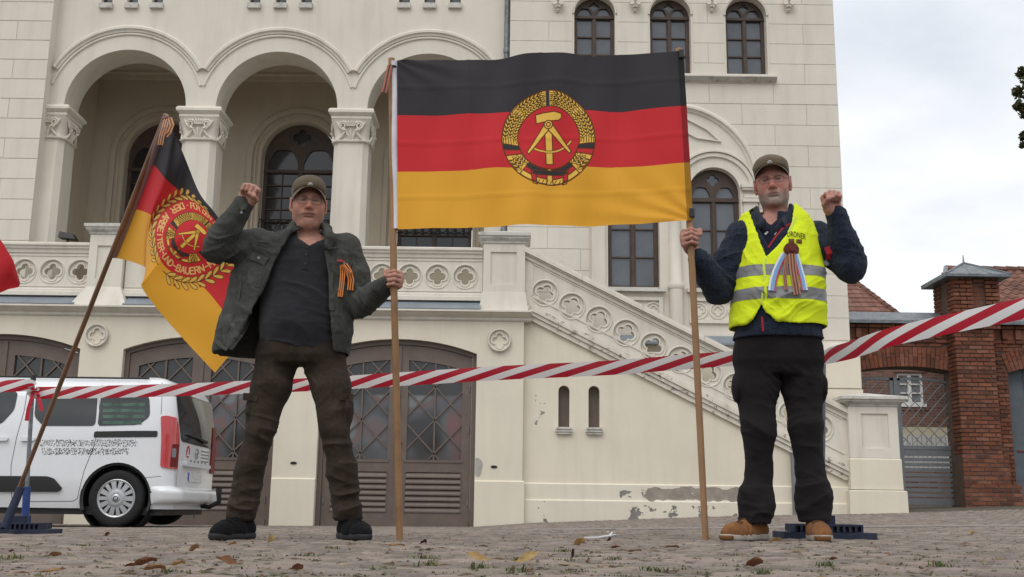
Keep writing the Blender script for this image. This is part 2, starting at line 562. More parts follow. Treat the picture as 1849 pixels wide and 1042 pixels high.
# dim garage interior seen through the panes: reflections and stored things as blotches
gm = MAT('garage_glass', (.03, .03, .032), rough=.12, spec=.6)
nt = gm.node_tree; bs = nt.nodes['Principled BSDF']
tc = nt.nodes['Texture Coordinate'] if 'Texture Coordinate' in nt.nodes else nt.nodes.new('ShaderNodeTexCoord')
vo = nt.nodes.new('ShaderNodeTexVoronoi'); vo.inputs['Scale'].default_value = 2.0; vo.feature = 'SMOOTH_F1'
vo.inputs['Smoothness'].default_value = .85
nt.links.new(tc.outputs['Object'], vo.inputs['Vector'])
sp = nt.nodes.new('ShaderNodeSeparateXYZ'); nt.links.new(vo.outputs['Color'], sp.inputs[0])
cr = nt.nodes.new('ShaderNodeValToRGB'); e = cr.color_ramp.elements
e[0].position = .15; e[0].color = (.025, .025, .026, 1)
e[1].position = .9; e[1].color = (.16, .17, .175, 1)
x_ = cr.color_ramp.elements.new(.5); x_.color = (.085, .092, .10, 1)
x_ = cr.color_ramp.elements.new(.72); x_.color = (.15, .07, .065, 1)
x_ = cr.color_ramp.elements.new(.78); x_.color = (.10, .10, .10, 1)
nt.links.new(sp.outputs['X'], cr.inputs[0])
s2 = nt.nodes.new('ShaderNodeSeparateXYZ'); nt.links.new(tc.outputs['Object'], s2.inputs[0])
hr = nt.nodes.new('ShaderNodeMapRange'); hr.inputs['From Min'].default_value = WZ(715, 712, YT)+.02; hr.inputs['From Max'].default_value = WZ(715, 712, YT)-.02
nt.links.new(s2.outputs['Z'], hr.inputs['Value'])
mx = nt.nodes.new('ShaderNodeMixRGB'); mx.inputs['Color1'].default_value = (.03, .03, .031, 1)
nt.links.new(hr.outputs[0], mx.inputs['Fac']); nt.links.new(cr.outputs[0], mx.inputs['Color2'])
nt.links.new(mx.outputs[0], bs.inputs['Base Color'])
M['garage_glass'] = gm

YD = YT+.13
for (x0, x1) in doors:
    tl = seg_top(x0, x1, zs_d, zt_d, 40)
    def tf(x, tl=tl):
        return float(np.interp(x, [p[0] for p in reversed(tl)], [p[1] for p in reversed(tl)]))
    zb = -.45
    fr = .075
    mid = (x0+x1)/2
    # outer frame
    o = [(x0, zb)] + [(x0+fr, zb)] + [(x0+fr+(x1-x0-2*fr)*i/16, tf(x0+fr+(x1-x0-2*fr)*i/16)-fr) for i in range(17)] + [(x1-fr, zb), (x1, zb)] + seg_top(x0, x1, zs_d, zt_d, 16)
    MB().plate(o, [], YD-.03, YD+.08).build('door_frame', M['brown'], hall)
    tfi = lambda x, tf=tf: tf(x)-fr-.006
    garage_leaf(x0+fr+.004, mid-.004, -.2, tfi, YD, False)
    garage_leaf(mid+.004, x1-fr-.004, -.2, tfi, YD, True)
    MB().box(mid-.03, mid+.03, YD-.022, YD-.001, -.2, tfi(mid)-.01).build('meeting_stile', M['brown'], hall)
    kz = WZ(715, 800, YD)
    MB().lathe([(0, -.02), (.02, -.02), (.02, 0), (.008, 0), (.008, .04), (.022, .05), (.015, .065), (0, .07)][::-1], (mid+.055, YD-.06, kz), 12, 'y').build('door_knob', M['iron'], hall)

# blind medallions on the piers
for (mx_, my_, r) in ((176, 606, 21), (902, 615, 21)):
    c = W(mx_, my_, YT)
    R = r*(WX(950, my_, YT)-WX(850, my_, YT))/100
    me = medallion_mesh(R, .075, True)
    o = place('quatrefoil_medallion', me, hall, (c.x, YT-.055, c.z))

# ---- cornice, lead flashing, balustrade
zc1 = WZ(900, 566, YT-.15)
xprism(m := MB(), xl, xp+.12, [(YT+.3, zc0-.02), (YT-.02, zc0-.02), (YT-.04, zc0), (YT-.04, zc0+.03), (YT-.10, zc0+.06), (YT-.16, zc0+.10), (YT-.18, zc0+.105), (YT-.18, zc1+.05), (YT-.15, zc1+.06), (YT+.3, zc1+.06)])
m.build('cornice', M['cream_trim'], hall)
zf0 = zc1+.062
zf1 = WZ(700, 540, YB)
xn1a, xn1b = WX(163, 480, YB), WX(225, 480, YB)
xn2a, xn2b = WX(873, 480, YB), WX(948, 480, YB)
xb1 = xl
for (a, b) in ((xl, xn1a-.1), (xn1b+.12, xn2a-.03)):
    xprism(m := MB(), a, b, [(YT-.17, zf0), (YT-.17, zf0+.012), (YB+.05, zf1), (YB+.05, zf0)])
    m.build('lead_flashing', M['flash'], hall)
zb0, zb1 = WZ(700, 540, YB), WZ(700, 528, YB)       # base moulding
zr0, zr1 = WZ(800, 466, YB), WZ(800, 446, YB-.06)    # hand rail
qr = 24.0*(WX(850, 500, YB)-WX(750, 500, YB))/100
zq = WZ(790, 499, YB)
med = medallion_mesh(qr, .17)
def bal_section(a, b, centres):
    holes = [circle(c, zq, qr*.985, 36) for c in centres]
    MB().plate([(a, zb1), (b, zb1), (b, zr0), (a, zr0)], holes, YB, YB+.17).build('balustrade_panel', M['cream_trim'], hall)
    for z in (zb1+.03, zr0-.045):                      # raised fillets framing the panel
        MB().box(a+.02, b-.02, YB-.012, YB+.001, z-.008, z+.012).build('panel_fillet', M['cream_trim'], hall)
    xprism(m := MB(), a, b, [(YB+.2, zb0-.02), (YB-.07, zb0-.02), (YB-.07, zb0+.04), (YB-.03, zb0+.055), (YB-.03, zb1-.02), (YB-.015, zb1), (YB+.2, zb1)])
    m.build('balustrade_base', M['cream_trim'], hall)
    h = zr1-zr0
    xprism(m := MB(), a, b, [(YB+.22, zr0), (YB-.02, zr0), (YB-.03, zr0+h*.3), (YB-.06, zr0+h*.42), (YB-.06, zr0+h*.55), (YB-.09, zr0+h*.68), (YB-.09, zr1-.02), (YB-.05, zr1), (YB+.1, zr1+.01), (YB+.24, zr1-.01)])
    m.build('handrail', M['cream_trim'], hall)
    for c in centres:
        place('quatrefoil_medallion', med, hall, (c, YB, zq))
sp_ = 50.2*(WX(850, 500, YB)-WX(750, 500, YB))/100
q0 = WX(840, 500, YB)
bal_section(xn1b+.02, xn2a-.01, [q0-sp_*k for k in range(13) if q0-sp_*k-qr > xn1b+.03])
q1 = WX(144, 491, YB)
bal_section(xl, xn1a-.01, [q1-sp_*k for k in range(14) if q1-sp_*k-qr > xl])

def newel(x0, x1, ytop, zcap0, zcap1, zbase, zflare, Y, depth, recess=None, over=.09):
    """square pier with moulded cap; returns root part"""
    b = MB()
    w = x1-x0
    if recess:
        r0, r1, rz0, rz1 = recess
        b.plate([(x0, zflare), (x1, zflare), (x1, zcap0), (x0, zcap0)], [[(r0, rz0), (r1, rz0), (r1, rz1), (r0, rz1)]], Y, Y+.05)
        b.plate([(r0-.01, rz0-.01), (r1+.01, rz0-.01), (r1+.01, rz1+.01), (r0-.01, rz1+.01)], [], Y+.028, Y+.04)
        b.box(x0, x1, Y+.0501, Y+depth, zflare, zcap0)
    else:
        b.box(x0, x1, Y, Y+depth, zflare, zcap0)
    p = b.build('newel_pier', M['cream_trim'], hall)
    c = MB()
    prof = [(0, 0), (.02, .02), (.02, .05), (over*.6, .09), (over*.75, .11), (over*.75, .14), (over, .165), (over, zcap1-zcap0-.03)]
    sc = (zcap1-zcap0)/max(.2, (zcap1-zcap0)) 
    prev = None
    vs, fs = [], []
    H = zcap1-zcap0
    prof = [(0, 0), (.02, .10*H), (.02, .22*H), (over*.6, .42*H), (over*.75, .5*H), (over*.75, .6*H), (over, .7*H), (over, .97*H), (over-.02, H)]
    for e_, h_ in prof:
        vs += [(x0-e_, Y-e_, zcap0+h_), (x1+e_, Y-e_, zcap0+h_), (x1+e_, Y+depth+e_, zcap0+h_), (x0-e_, Y+depth+e_, zcap0+h_)]
    for i in range(len(prof)-1):
        for k in range(4):
            l = (k+1) % 4
            fs.append((i*4+k, i*4+l, i*4+4+l, i*4+4+k))
    n = (len(prof)-1)*4
    vs.append(((x0+x1)/2, Y+depth/2, zcap0+ytop))
    fs += [(n, n+1, len(vs)-1), (n+1, n+2, len(vs)-1), (n+2, n+3, len(vs)-1), (n+3, n, len(vs)-1)]
    c.add(vs, fs)
    c.build('cap', M['stone_cap'], p)
    return p
# first balcony newel (left, mostly behind the flag) with splayed foot
n1 = newel(xn1a, xn1b, WZ(200, 403, YB)-WZ(200, 427, YB)+.05, WZ(200, 427, YB), WZ(200, 408, YB), 0, WZ(200, 520, YB), YB-.1, .55,
           (xn1a+.13, xn1b-.13, WZ(200, 505, YB), WZ(200, 446, YB)))
def splay(x0, x1, e0, e1, z0, z1, Y, d, nm, par):
    mb = MB()
    mb.add([(x0-e1, Y-e1, z0), (x1+e1, Y-e1, z0), (x1+e1, Y+d, z0), (x0-e1, Y+d, z0),
            (x0-e0, Y-e0, z1), (x1+e0, Y-e0, z1), (x1+e0, Y+d, z1), (x0-e0, Y+d, z1)],
           [(3,2,1,0), (4,5,6,7), (0,1,5,4), (1,2,6,5), (2,3,7,6), (3,0,4,7)])
    return mb.build(nm, M['cream_trim'], par)
splay(xn1a, xn1b, .0, .16, zf0+.0, WZ(200, 520, YB), YB-.1, .5, 'splayed_foot', n1)
n2 = newel(xn2a, xn2b, .30, WZ(910, 441, YB-.1), WZ(910, 421, YB-.1), 0, WZ(910, 530, YB), YB-.1, .6,
           (WX(886, 480, YB-.1), WX(933, 480, YB-.1), WZ(910, 514, YB-.1), WZ(910, 455, YB-.1)))
splay(xn2a, xn2b, .01, .06, zf0+.0, WZ(910, 530, YB), YB-.1, .55, 'splayed_foot', n2)

# terrace floor
MB().box(xl, xp-.05, YT+.3, YL, zc1-.1, zc1+.02).build('terrace_floor', M['stone_cap'], hall)
# floodlight on the balcony ledge
fl = MB(); c = W(125, 430, YA-.2)
fl.add([(c.x-.14, YA-.35, c.z-.02), (c.x+.16, YA-.35, c.z-.05), (c.x+.16, YA-.15, c.z-.05), (c.x-.14, YA-.15, c.z-.02),
        (c.x-.14, YA-.30, c.z+.10), (c.x+.10, YA-.30, c.z+.05), (c.x+.10, YA-.18, c.z+.05), (c.x-.14, YA-.18, c.z+.10)],
       [(3,2,1,0), (4,5,6,7), (0,1,5,4), (1,2,6,5), (2,3,7,6), (3,0,4,7)])
fl.tube([(c.x, YA-.25, c.z), (c.x, YA-.25, zc1+.02)], .02)
tag(fl.build('floodlight', M['iron']), 'dark grey floodlight standing on the balcony beside the left arch', 'floodlight')

# ---- arcade wall
pxm = (WX(600, 194, YA)-WX(400, 194, YA))/200
aC = [WX(x, 196, YA) for x in (225, 499, 773)]
sp_a = (aC[2]-aC[0])/2
aC = [aC[1]-sp_a, aC[1], aC[1]+sp_a]
aR = 110*pxm
zsp = WZ(499, 196, YA)
ztop = WZ(499, -75, YA)
xal, xar = WX(60, 200, YA), WX(930, 100, YA)
loop = [(xal, zsp)]
for c in aC:
    loop += list(reversed(arc(c, zsp, aR, 0, pi, 40)))
loop += [(xar, zsp), (xar, ztop), (xal, ztop)]
sw = []                                               # little attic windows
for g in (193, 239, 284, 460, 507, 553, 730, 776, 822):
    a, b, z = WX(g-10, 5, YA), WX(g+10, 5, YA), WZ(g, 7, YA)
    sw.append((a, b, z))
holes = [[(a, z), (b, z), (b, z+.6), (a, z+.6)] for a, b, z in sw]
MB().plate(loop, holes, YA, YA+.62).build('arcade_wall', M['cream'], hall, smooth=20)
for a, b, z in sw:
    MB().box(a-.02, b+.02, YA-.06, YA+.06, z-.10, z-.001).build('attic_sill', M['stone_cap'], hall)
    w_ = MB().plate([(a+.001, z+.001), (b-.001, z+.001), (b-.001, z+.599), (a+.001, z+.599)], [[(a+.04, z+.06), (b-.04, z+.06), (b-.04, z+.55), (a+.04, z+.55)]], YA+.12, YA+.16).build('attic_window', M['wood_dk'], hall)
    MB().box(a+.03, b-.03, YA+.145, YA+.15, z+.05, z+.56).build('pane', M['glass'], w_)
# archivolts
for c in aC:
    for (ra, rb, dy) in ((137.5, 143, .03), (143.2, 155.5, .075)):
        r0, r1 = ra*pxm, rb*pxm
        lim = math.acos(min(1, (sp_a/2-.003)/r1))
        m = MB()
        t = r1-r0
        prof = [(r0, YA+.002), (r0, YA-dy*.5), (r0+t*.3, YA-dy*.6), (r0+t*.45, YA-dy), (r0+t*.8, YA-dy), (r1, YA-dy*.7), (r1, YA+.002)] if dy > .05 else \
               [(r0, YA+.002), (r0+t*.2, YA-dy), (r1-t*.2, YA-dy), (r1, YA+.002)]
        ring(m, c, zsp, prof, lim, pi-lim, 48)
        m.build('arch_moulding', M['cream_trim'], hall, smooth=35, fix=True)
# columns
zab1, zab0 = zsp, WZ(499, 215, YA)
zcb = WZ(499, 255, YA)
zcol = zc1
def octo(cx, cy, h, ch):
    return [(cx-h+ch, cy-h), (cx+h-ch, cy-h), (cx+h, cy-h+ch), (cx+h, cy+h-ch), (cx+h-ch, cy+h), (cx-h+ch, cy+h), (cx-h, cy+h-ch), (cx-h, cy-h+ch)]
def loft8(mb, secs):
    vs = []
    for (L, z) in secs: vs += [(a, b, z) for a, b in L]
    n = len(secs[0][0])
    fs = [(i*n+k, i*n+(k+1) % n, (i+1)*n+(k+1) % n, (i+1)*n+k) for i in range(len(secs)-1) for k in range(n)]
    fs += [tuple(range(n))[::-1], tuple((len(secs)-1)*n+k for k in range(n))]
    return mb.add(vs, fs)
hc = 32.5*pxm
for i in range(4):
    cx = aC[0] - sp_a/1 + sp_a*.5 + sp_a*i if False else aC[0]-sp_a/2+sp_a*i
    cy = YA+.31
    m = MB()
    loft8(m, [(octo(cx, cy, hc+.02, .1), zcol), (octo(cx, cy, hc+.01, .095), zcol+.3), (octo(cx, cy, hc, .095), zcol+.32), (octo(cx, cy, hc-.015, .095), zcb)])
    col = m.build('column', M['cream'], hall)
    # capital: astragal, bell, scrolls and leaves
    m = MB()
    loft8(m, [(octo(cx, cy, hc-.014, .095), zcb-.001), (octo(cx, cy, hc+.025, .1), zcb), (octo(cx, cy, hc+.03, .1), zcb+.025), (octo(cx, cy, hc-.01, .09), zcb+.05),
              (octo(cx, cy, hc-.02, .09), zcb+.14), (octo(cx, cy, hc+.0, .07), zcb+.26), (octo(cx, cy, hc+.035, .02), zab0-.001)])
    Hc = zab0-zcb
    for face in range(4):
        q = face*pi/2
        def T(u, w, o):    # u across, w up, o outwards
            x, y = u, -(hc-.02+o)
            return (cx + x*cos(q) - y*sin(q), cy + x*sin(q) + y*cos(q), zcb + w)
        for s in (-1, 1):
            pts = []
            for t in range(22):                       # spiral scroll
                a = t/21*3.6*pi
                r = .085*(1-t/21*.8)
                pts.append(T(s*(.155 - .0 + r*cos(a)*-1), Hc*.70 + r*sin(a), .05+.02*t/21))
            m.tube(pts, [.021*(1-.4*t/21) for t in range(22)], 6)
            m.tube([T(s*.25, Hc*.05, .0), T(s*.17, Hc*.2, .035), T(s*.11, Hc*.42, .05), T(s*.2, Hc*.62, .06), T(s*.26, Hc*.86, .05)], [.02, .022, .022, .02, .02], 6)
            m.tube([T(s*.03, Hc*.06, .01), T(s*.05, Hc*.3, .04), T(s*.1, Hc*.5, .065)], [.02, .028, .012], 6)
            m.tube([T(s*.14, Hc*.45, .04), T(s*.12, Hc*.52, .075), T(s*.08, Hc*.47, .07)], [.022, .03, .012], 6)
        m.tube([T(0, Hc*.08, .02), T(0, Hc*.4, .045), T(0, Hc*.55, .07)], [.012, .028, .012], 6)
        for k in range(5):                            # little crown between the scrolls
            u = (k-2)*.035
            m.tube([T(u*.8, Hc*.70, .05), T(u*1.3, Hc*(.86-.02*abs(k-2)), .07), T(u*1.5, Hc*.92, .06)], [.014, .02, .008], 6)
        m.tube([T(-.07, Hc*.70, .06), T(.07, Hc*.70, .06)], .014, 6)
    m.build('capital', M['cream_trim'], col, smooth=45)
    # abacus
    m = MB()
    sq = lambda h: [(cx-h, cy-h), (cx+h, cy-h), (cx+h, cy+h), (cx-h, cy+h)]
    Ha = zab1-zab0
    loft8(m, [(sq(hc+.01), zab0), (sq(hc+.035), zab0+.05*Ha), (sq(hc+.035), zab0+.28*Ha), (sq(hc+.02), zab0+.3*Ha), (sq(hc+.05), zab0+.42*Ha), (sq(hc+.085), zab0+.58*Ha), (sq(hc+.085), zab0+.8*Ha), (sq(hc+.06), zab1-.004)])
    m.build('abacus', M['cream'], col)
# ---- loggia inside
zce = WZ(300, 132, YL)
pxl = pxm*YL/YA
lwin = []
for c in aC:
    lwin.append((c, 66*pxl*1.0))
zl_sp = WZ(545, 285, YL)
zl_0 = WZ(545, 470, YL)
holes = []
for c, hw in lwin:
    holes.append(arch_loop(c, hw+.02, zl_0, zl_sp, 28))
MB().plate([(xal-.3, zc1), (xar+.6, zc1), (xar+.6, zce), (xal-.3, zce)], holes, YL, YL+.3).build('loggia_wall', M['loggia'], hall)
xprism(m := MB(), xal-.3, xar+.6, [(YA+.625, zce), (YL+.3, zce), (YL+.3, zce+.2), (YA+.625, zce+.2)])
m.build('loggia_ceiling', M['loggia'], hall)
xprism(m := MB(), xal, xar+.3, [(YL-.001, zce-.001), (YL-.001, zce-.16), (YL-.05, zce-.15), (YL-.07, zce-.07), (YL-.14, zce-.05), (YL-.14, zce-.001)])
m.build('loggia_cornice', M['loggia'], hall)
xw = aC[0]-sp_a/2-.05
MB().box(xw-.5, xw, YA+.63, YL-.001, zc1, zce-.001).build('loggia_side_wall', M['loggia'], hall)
for c in aC[:0]: pass
for c, hw in lwin:
    for (dr, wd, dy) in ((.03, .05, .02), (.12, .035, .035), (.20, .10, .05)):
        m = MB()
        r0, r1 = hw+dr, hw+dr+wd
        ring(m, c, zl_sp, [(r0, YL+.01), (r0, YL-dy), (r1, YL-dy*.8), (r1, YL+.01)], 0, pi, 32)
        for s in (-1, 1):
            m.box(*sorted((c+s*r0, c+s*r1)), YL-dy, YL+.01, zl_0, zl_sp)
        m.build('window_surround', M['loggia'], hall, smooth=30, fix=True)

def trefoil(cx, cz, r, n=24):
    """small cusped lancet head"""
    out = []
    for i in range(n+1):
        a = pi*i/n
        rr = r*(1 - .16*abs(sin(1.5*a*2))**3 if True else 1)
        out.append((cx + rr*cos(a), cz + rr*sin(a)))
    return out
def arched_window(parent, cx, hw, z0, zs, Y, rows=3, cols=1, dark=False, transom=None, name='window', rail=False, tall=1.0):
    """wooden round-headed window: frame and tracery with its panes and glazing bars"""
    gl = M['glass_dk'] if dark else M['glass']
    f = .07*hw/.4 if hw < .5 else .075
    f = min(.085, max(.045, f))
    zt = transom if transom is not None else zs
    outer = arch_loop(cx, hw, z0, zs, 28)
    inner_lo = []
    mull = f*.62
    m = MB()
    # holes: two lights below the transom, two cusped heads, quatrefoil above
    hL = [(cx-hw+f, z0+f), (cx-mull, z0+f), (cx-mull, zt-f*.5), (cx-hw+f, zt-f*.5)]
    hR = [(cx+mull, z0+f), (cx+hw-f, z0+f), (cx+hw-f, zt-f*.5), (cx+mull, zt-f*.5)]
    hr = (hw-f-mull)/2
    zb = zt+f*.6
    holes = [hL, hR]
    zsub = zb + max(.02, (zs-zb)*.6)
    for s in (-1, 1):
        c = cx+s*(mull+hr)
        L = [(c-hr*.96, zb), (c+hr*.96, zb)] + [(c+hr*.96*cos(a)*(1-.08*abs(sin(3*a))), zsub+hr*1.05*sin(a)*(1-.08*abs(sin(3*a)))) for a in [pi*i/20 for i in range(1, 20)]]
        L = [L[0], L[1], (c+hr*.96, zsub)] + L[2:] + [(c-hr*.96, zsub)]
        # keep inside the arch
        L2 = []
        for (x, z) in L:
            if z > zs and hypot(x-cx, z-zs) > hw-f*.8:
                k = (hw-f*.8)/hypot(x-cx, z-zs); x, z = cx+(x-cx)*k, zs+(z-zs)*k
            L2.append((x, z))
        holes.append(L2)
    qr_ = hw*.31
    zq_ = zs+hw-f*.9-qr_*.86
    holes.append(quatre(cx, zq_, qr_, 32))
    m.plate(outer, holes, Y, Y+.06)
    # proud transom and frame bead
    m.box(cx-hw+.004, cx+hw-.004, Y-.03, Y+.002, zt-f*.35, zt+f*.35)
    m.box(cx-mull*.55, cx+mull*.55, Y-.022, Y+.002, z0+f*.5, zt-f*.35)
    w = m.build(name, M['wood_dk'], parent)
    # glass of the head as one leaded light, panes below each on their own
    MB().plate([(cx-hw+.02, zt), (cx+hw-.02, zt)] + [(p if p[1] > zt else (p[0], zt)) for p in arc(cx, zs, hw-.02, 0, pi, 20)], [], Y+.04, Y+.046).build('head_pane', gl, w)
    bar = .012
    for (a, b) in ((hL[0][0], hL[1][0]), (hR[0][0], hR[1][0])):
        zz0, zz1 = z0+f, zt-f*.5
        for r in range(rows):
            za, zb2 = zz0+(zz1-zz0)*r/rows, zz0+(zz1-zz0)*(r+1)/rows
            for c_ in range(cols):
                xa, xb = a+(b-a)*c_/cols, a+(b-a)*(c_+1)/cols
                tilt = random.uniform(-.002, .002)
                MB().add([(xa-.004, Y+.04+tilt, za-.004), (xb+.004, Y+.04-tilt, za-.004), (xb+.004, Y+.04-tilt*.5, zb2+.004), (xa-.004, Y+.04+tilt*.5, zb2+.004)], [(0, 1, 2, 3)]).build('pane', gl, w)
            if r: MB().box(a-.005, b+.005, Y+.006, Y+.044, za-bar, za+bar).build('glazing_bar', M['wood_dk'], w)
        for c_ in range(1, cols):
            xa = a+(b-a)*c_/cols
            MB().box(xa-bar*.8, xa+bar*.8, Y+.009, Y+.043, zz0, zz1).build('glazing_bar', M['wood_dk'], w)
    return w
for c, hw in lwin:
    w = arched_window(hall, c, hw, zl_0, zl_sp, YL+.16, rows=7, cols=2, dark=True, transom=zl_sp-.25)
    # wrought iron ring guard across the foot
    m = MB(); zg0, zg1 = WZ(545, 411, YL), WZ(545, 400, YL)
    g = WZ(545, 396, YL)
    m.tube([(c-hw, YL+.06, g), (c+hw, YL+.06, g)], .014, 6); m.tube([(c-hw, YL+.06, g-.24), (c+hw, YL+.06, g-.24)], .012, 6)
    k = -4
    while k <= 4:
        cc = c+k*hw/4.5
        m.tube([(cc+.10*cos(a), YL+.06, g-.12+.10*sin(a)) for a in [2*pi*i/14 for i in range(15)]], .009, 5, cap=False)
        k += 1
    m.build('window_guard', M['iron'], hall)

# ---- rusticated wall helper: blocks as single parts in front of a backing
def course_lines():
    z1, z0 = WZ(1440, 43.5, YR), WZ(1440, 377, YR)
    h = (z1-z0)/9
    return z1, h
zt0, CH = course_lines()
block_cache = {}
def block(x0, x1, z0, z1, Y, parent, d=.013, mat='cream'):
    g = .0045
    key = (round(x1-x0, 2), round(z1-z0, 2), mat)
    if key not in block_cache:
        w, h = x1-x0-2*g, z1-z0-2*g
        mb = MB().bevbox(0, w, 0, d, 0, h, .006)
        block_cache[key] = mb.mesh('stone_block', M[mat])
    return place('stone_block', block_cache[key], parent, (x0+g, Y+.0089, z0+g))
# left pilaster
xq1 = WX(82, 150, YR); xq0 = xq1-4.2
zt_all = zt0+2*CH
MB().box(xq0, xq1-.012, YR+.022, YA+.3, zc1-.3, zt_all).build('pilaster', M['cream'], hall)
k = 0
for j in range(-2, 13):
    za, zb_ = zt0-j*CH*.965-CH*.965*.35, zt0-(j-1)*CH*.965-CH*.965*.35
    if za < zc1-.3: break
    xs = [xq1]
    first = .62 if j % 2 else 1.2
    xs.append(xq1-first)
    while xs[-1] > xq0+1.2: xs.append(xs[-1]-1.2)
    for a, b in zip(xs[1:], xs[:-1]):
        block(a, b, za, zb_, YR, hall)
# tower
xt0 = WX(921, 60, YR); xt1 = WX(1510, 110, YR)
zplin = WZ(1400, 618, YR)
uw = []
for c in (1074, 1211.3, 1348.6):
    cx = WX(c, 80, YR); hw = 37.5*pxm*YR/YA
    uw.append((cx, hw))
uz0 = WZ(1211, 135, YR+.1); uzs = WZ(1211, 30, YR+.1)
BX = WX(1217, 333, YR); BZ = WZ(1217, 333, YR); BR = 150*pxm*YR/YA
zlow = WZ(1217, 521, YR)
lw = []
for s in (-1, 1):
    lw.append((BX+s*72.5*pxm*YR/YA, 45.5*pxm*YR/YA))
lzs = WZ(1289, 349, YR+.12)
holes = [arch_loop(cx, hw, uz0, uzs, 24) for cx, hw in uw] + [arch_loop(cx, hw, zlow, lzs, 24) for cx, hw in lw]
MB().plate([(xt0, -.5), (xt1-.012, -.5), (xt1-.012, zt_all), (xt0, zt_all)], holes, YR+.022, YR+.5).build('tower_wall', M['cream'], hall)
MB().box(xt1-.5, xt1-.012, YR+.501, YR+9, -.5, zt_all).build('tower_side', M['cream'], hall)
MB().box(xt0+.001, xt0+.4, YR+.501, YL+.2, zc1+.05, zt_all).build('tower_return', M['cream'], hall)
def openings(z):
    out = []
    if z > uz0-.0:
        for cx, hw in uw:
            r = hw+.035
            h = r if z < uzs else (sqrt(max(0, r*r-(z-uzs)**2)))
            if h > 0: out.append((cx-h, cx+h))
    if zlow-.75 < z:
        r = BR
        h = r if z < BZ else sqrt(max(0, r*r-(z-BZ)**2))
        if h > 0: out.append((BX-h, BX+h))
    return sorted(out)
j = -2
while True:
    za, zb_ = zt0-j*CH, zt0-(j-1)*CH
    if za < zplin: break
    pos = xt1 - (.58 if j % 2 else 1.16)
    cuts = [xt1, pos]
    while cuts[-1] > xt0: cuts.append(cuts[-1]-1.16)
    cuts[-1] = xt0
    if cuts[-2]-cuts[-1] < .25: cuts.pop(-2)
    N = 7
    zs_ = [za+(zb_-za)*i/(N-1) for i in range(N)]
    # sill course below the upper windows takes no block through the sill
    ops = [openings(z) for z in zs_]
    big = max(ops, key=len)
    if not any(ops):
        for a, b in zip(cuts[1:], cuts[:-1]): block(a, b, za, zb_, YR, hall)
    else:
        # intervals between openings, edges sampled over the course height
        nop = len(big)
        def edge(i, side, z):
            o = openings(z)
            if len(o) == nop: return o[i][side]
            return (big[i][0]+big[i][1])/2
        bounds = []
        for i in range(nop+1):
            L = (lambda z: xt0) if i == 0 else (lambda z, i=i: edge(i-1, 1, z))
            Rr = (lambda z: xt1) if i == nop else (lambda z, i=i: edge(i, 0, z))
            bounds.append((L, Rr))
        for L, Rr in bounds:
            lmin, rmax = min(L(z) for z in zs_), max(Rr(z) for z in zs_)
            inner = [c for c in cuts if lmin+.15 < c < rmax-.15 and max(L(z) for z in zs_) < c < min(Rr(z) for z in zs_)]
            ed = [Rr] + [(lambda z, c=c: c) for c in inner] + [L]
            for b_, a_ in zip(ed[:-1], ed[1:]):
                g = .0045
                pr = [(b_(z)-g, min(max(z, za+g), zb_-g)) for z in zs_]
                pl = [(a_(z)+g, min(max(z, za+g), zb_-g)) for z in zs_]
                if max(p[0] for p in pr) - min(p[0] for p in pl) < .06: continue
                if min(p[0]-q[0] for p, q in zip(pr, pl)) < 0.004:
                    keep = [i for i in range(N) if pr[i][0]-pl[i][0] > .01]
                    if len(keep) < 3: continue
                    pr, pl = [pr[i] for i in keep], [pl[i] for i in keep]
                MB().plate(pl[:1] + pr + pl[::-1][:-1], [], YR+.009, YR+.0219).build('stone_block', M['cream'], hall)
    j += 1
# upper windows with sill, jambs, corbel heads
for cx, hw in uw:
    arched_window(hall, cx, hw, uz0, uzs, YR+.2, rows=3, cols=1)
    m = MB()
    ring(m, cx, uzs, [(hw-.0, YR+.05), (hw, YR-.0), (hw+.03, YR-.012), (hw+.04, YR+.02)], 0, pi, 24)
    m.build('arch_moulding', M['cream_trim'], hall, smooth=30, fix=True)
zs0, zs1 = WZ(1320, 145, YR-.1), WZ(1320, 137, YR-.1)
xprism(m := MB(), uw[0][0]-uw[0][1]-.1, WX(1404, 140, YR-.1), [(YR+.15, zs0), (YR+.01, zs0), (YR-.03, zs0+.02), (YR-.09, zs0+.06), (YR-.12, zs0+.065), (YR-.12, zs1), (YR+.15, zs1+.03)])
m.build('window_sill', M['stone_cap'], hall)
for x in (1007, 1146, 1284, 1422):
    c = W(x, 5, YR)
    m = MB()
    m.box(c.x-.085, c.x+.085, YR-.10, YR+.01, c.z+.0, c.z+.05)
    m.add([(c.x-.07, YR-.08, c.z), (c.x+.07, YR-.08, c.z), (c.x+.07, YR+.01, c.z), (c.x-.07, YR+.01, c.z), (c.x-.025, YR-.03, c.z-.19), (c.x+.025, YR-.03, c.z-.19), (c.x+.025, YR+.01, c.z-.19), (c.x-.025, YR+.01, c.z-.19)],
          [(0,1,5,4), (1,2,6,5), (3,0,4,7), (4,5,6,7)])
    for s in (-1, 1):
        m.lathe([(0, -.03), (.045, -.03), (.045, .02), (0, .02)], (c.x+s*.06, YR-.085, c.z-.045), 12, 'y')
        m.lathe([(0, -.02), (.025, -.02), (.025, .02), (0, .02)], (c.x+s*.03, YR-.075, c.z-.10), 10, 'y')
    m.lathe([(0, -.02), (.03, 0), (.03, .03), (0, .05)], (c.x, YR-.03, c.z-.17), 10)
    m.build('carved_corbel', M['cream_trim'], hall, smooth=40, fix=True)
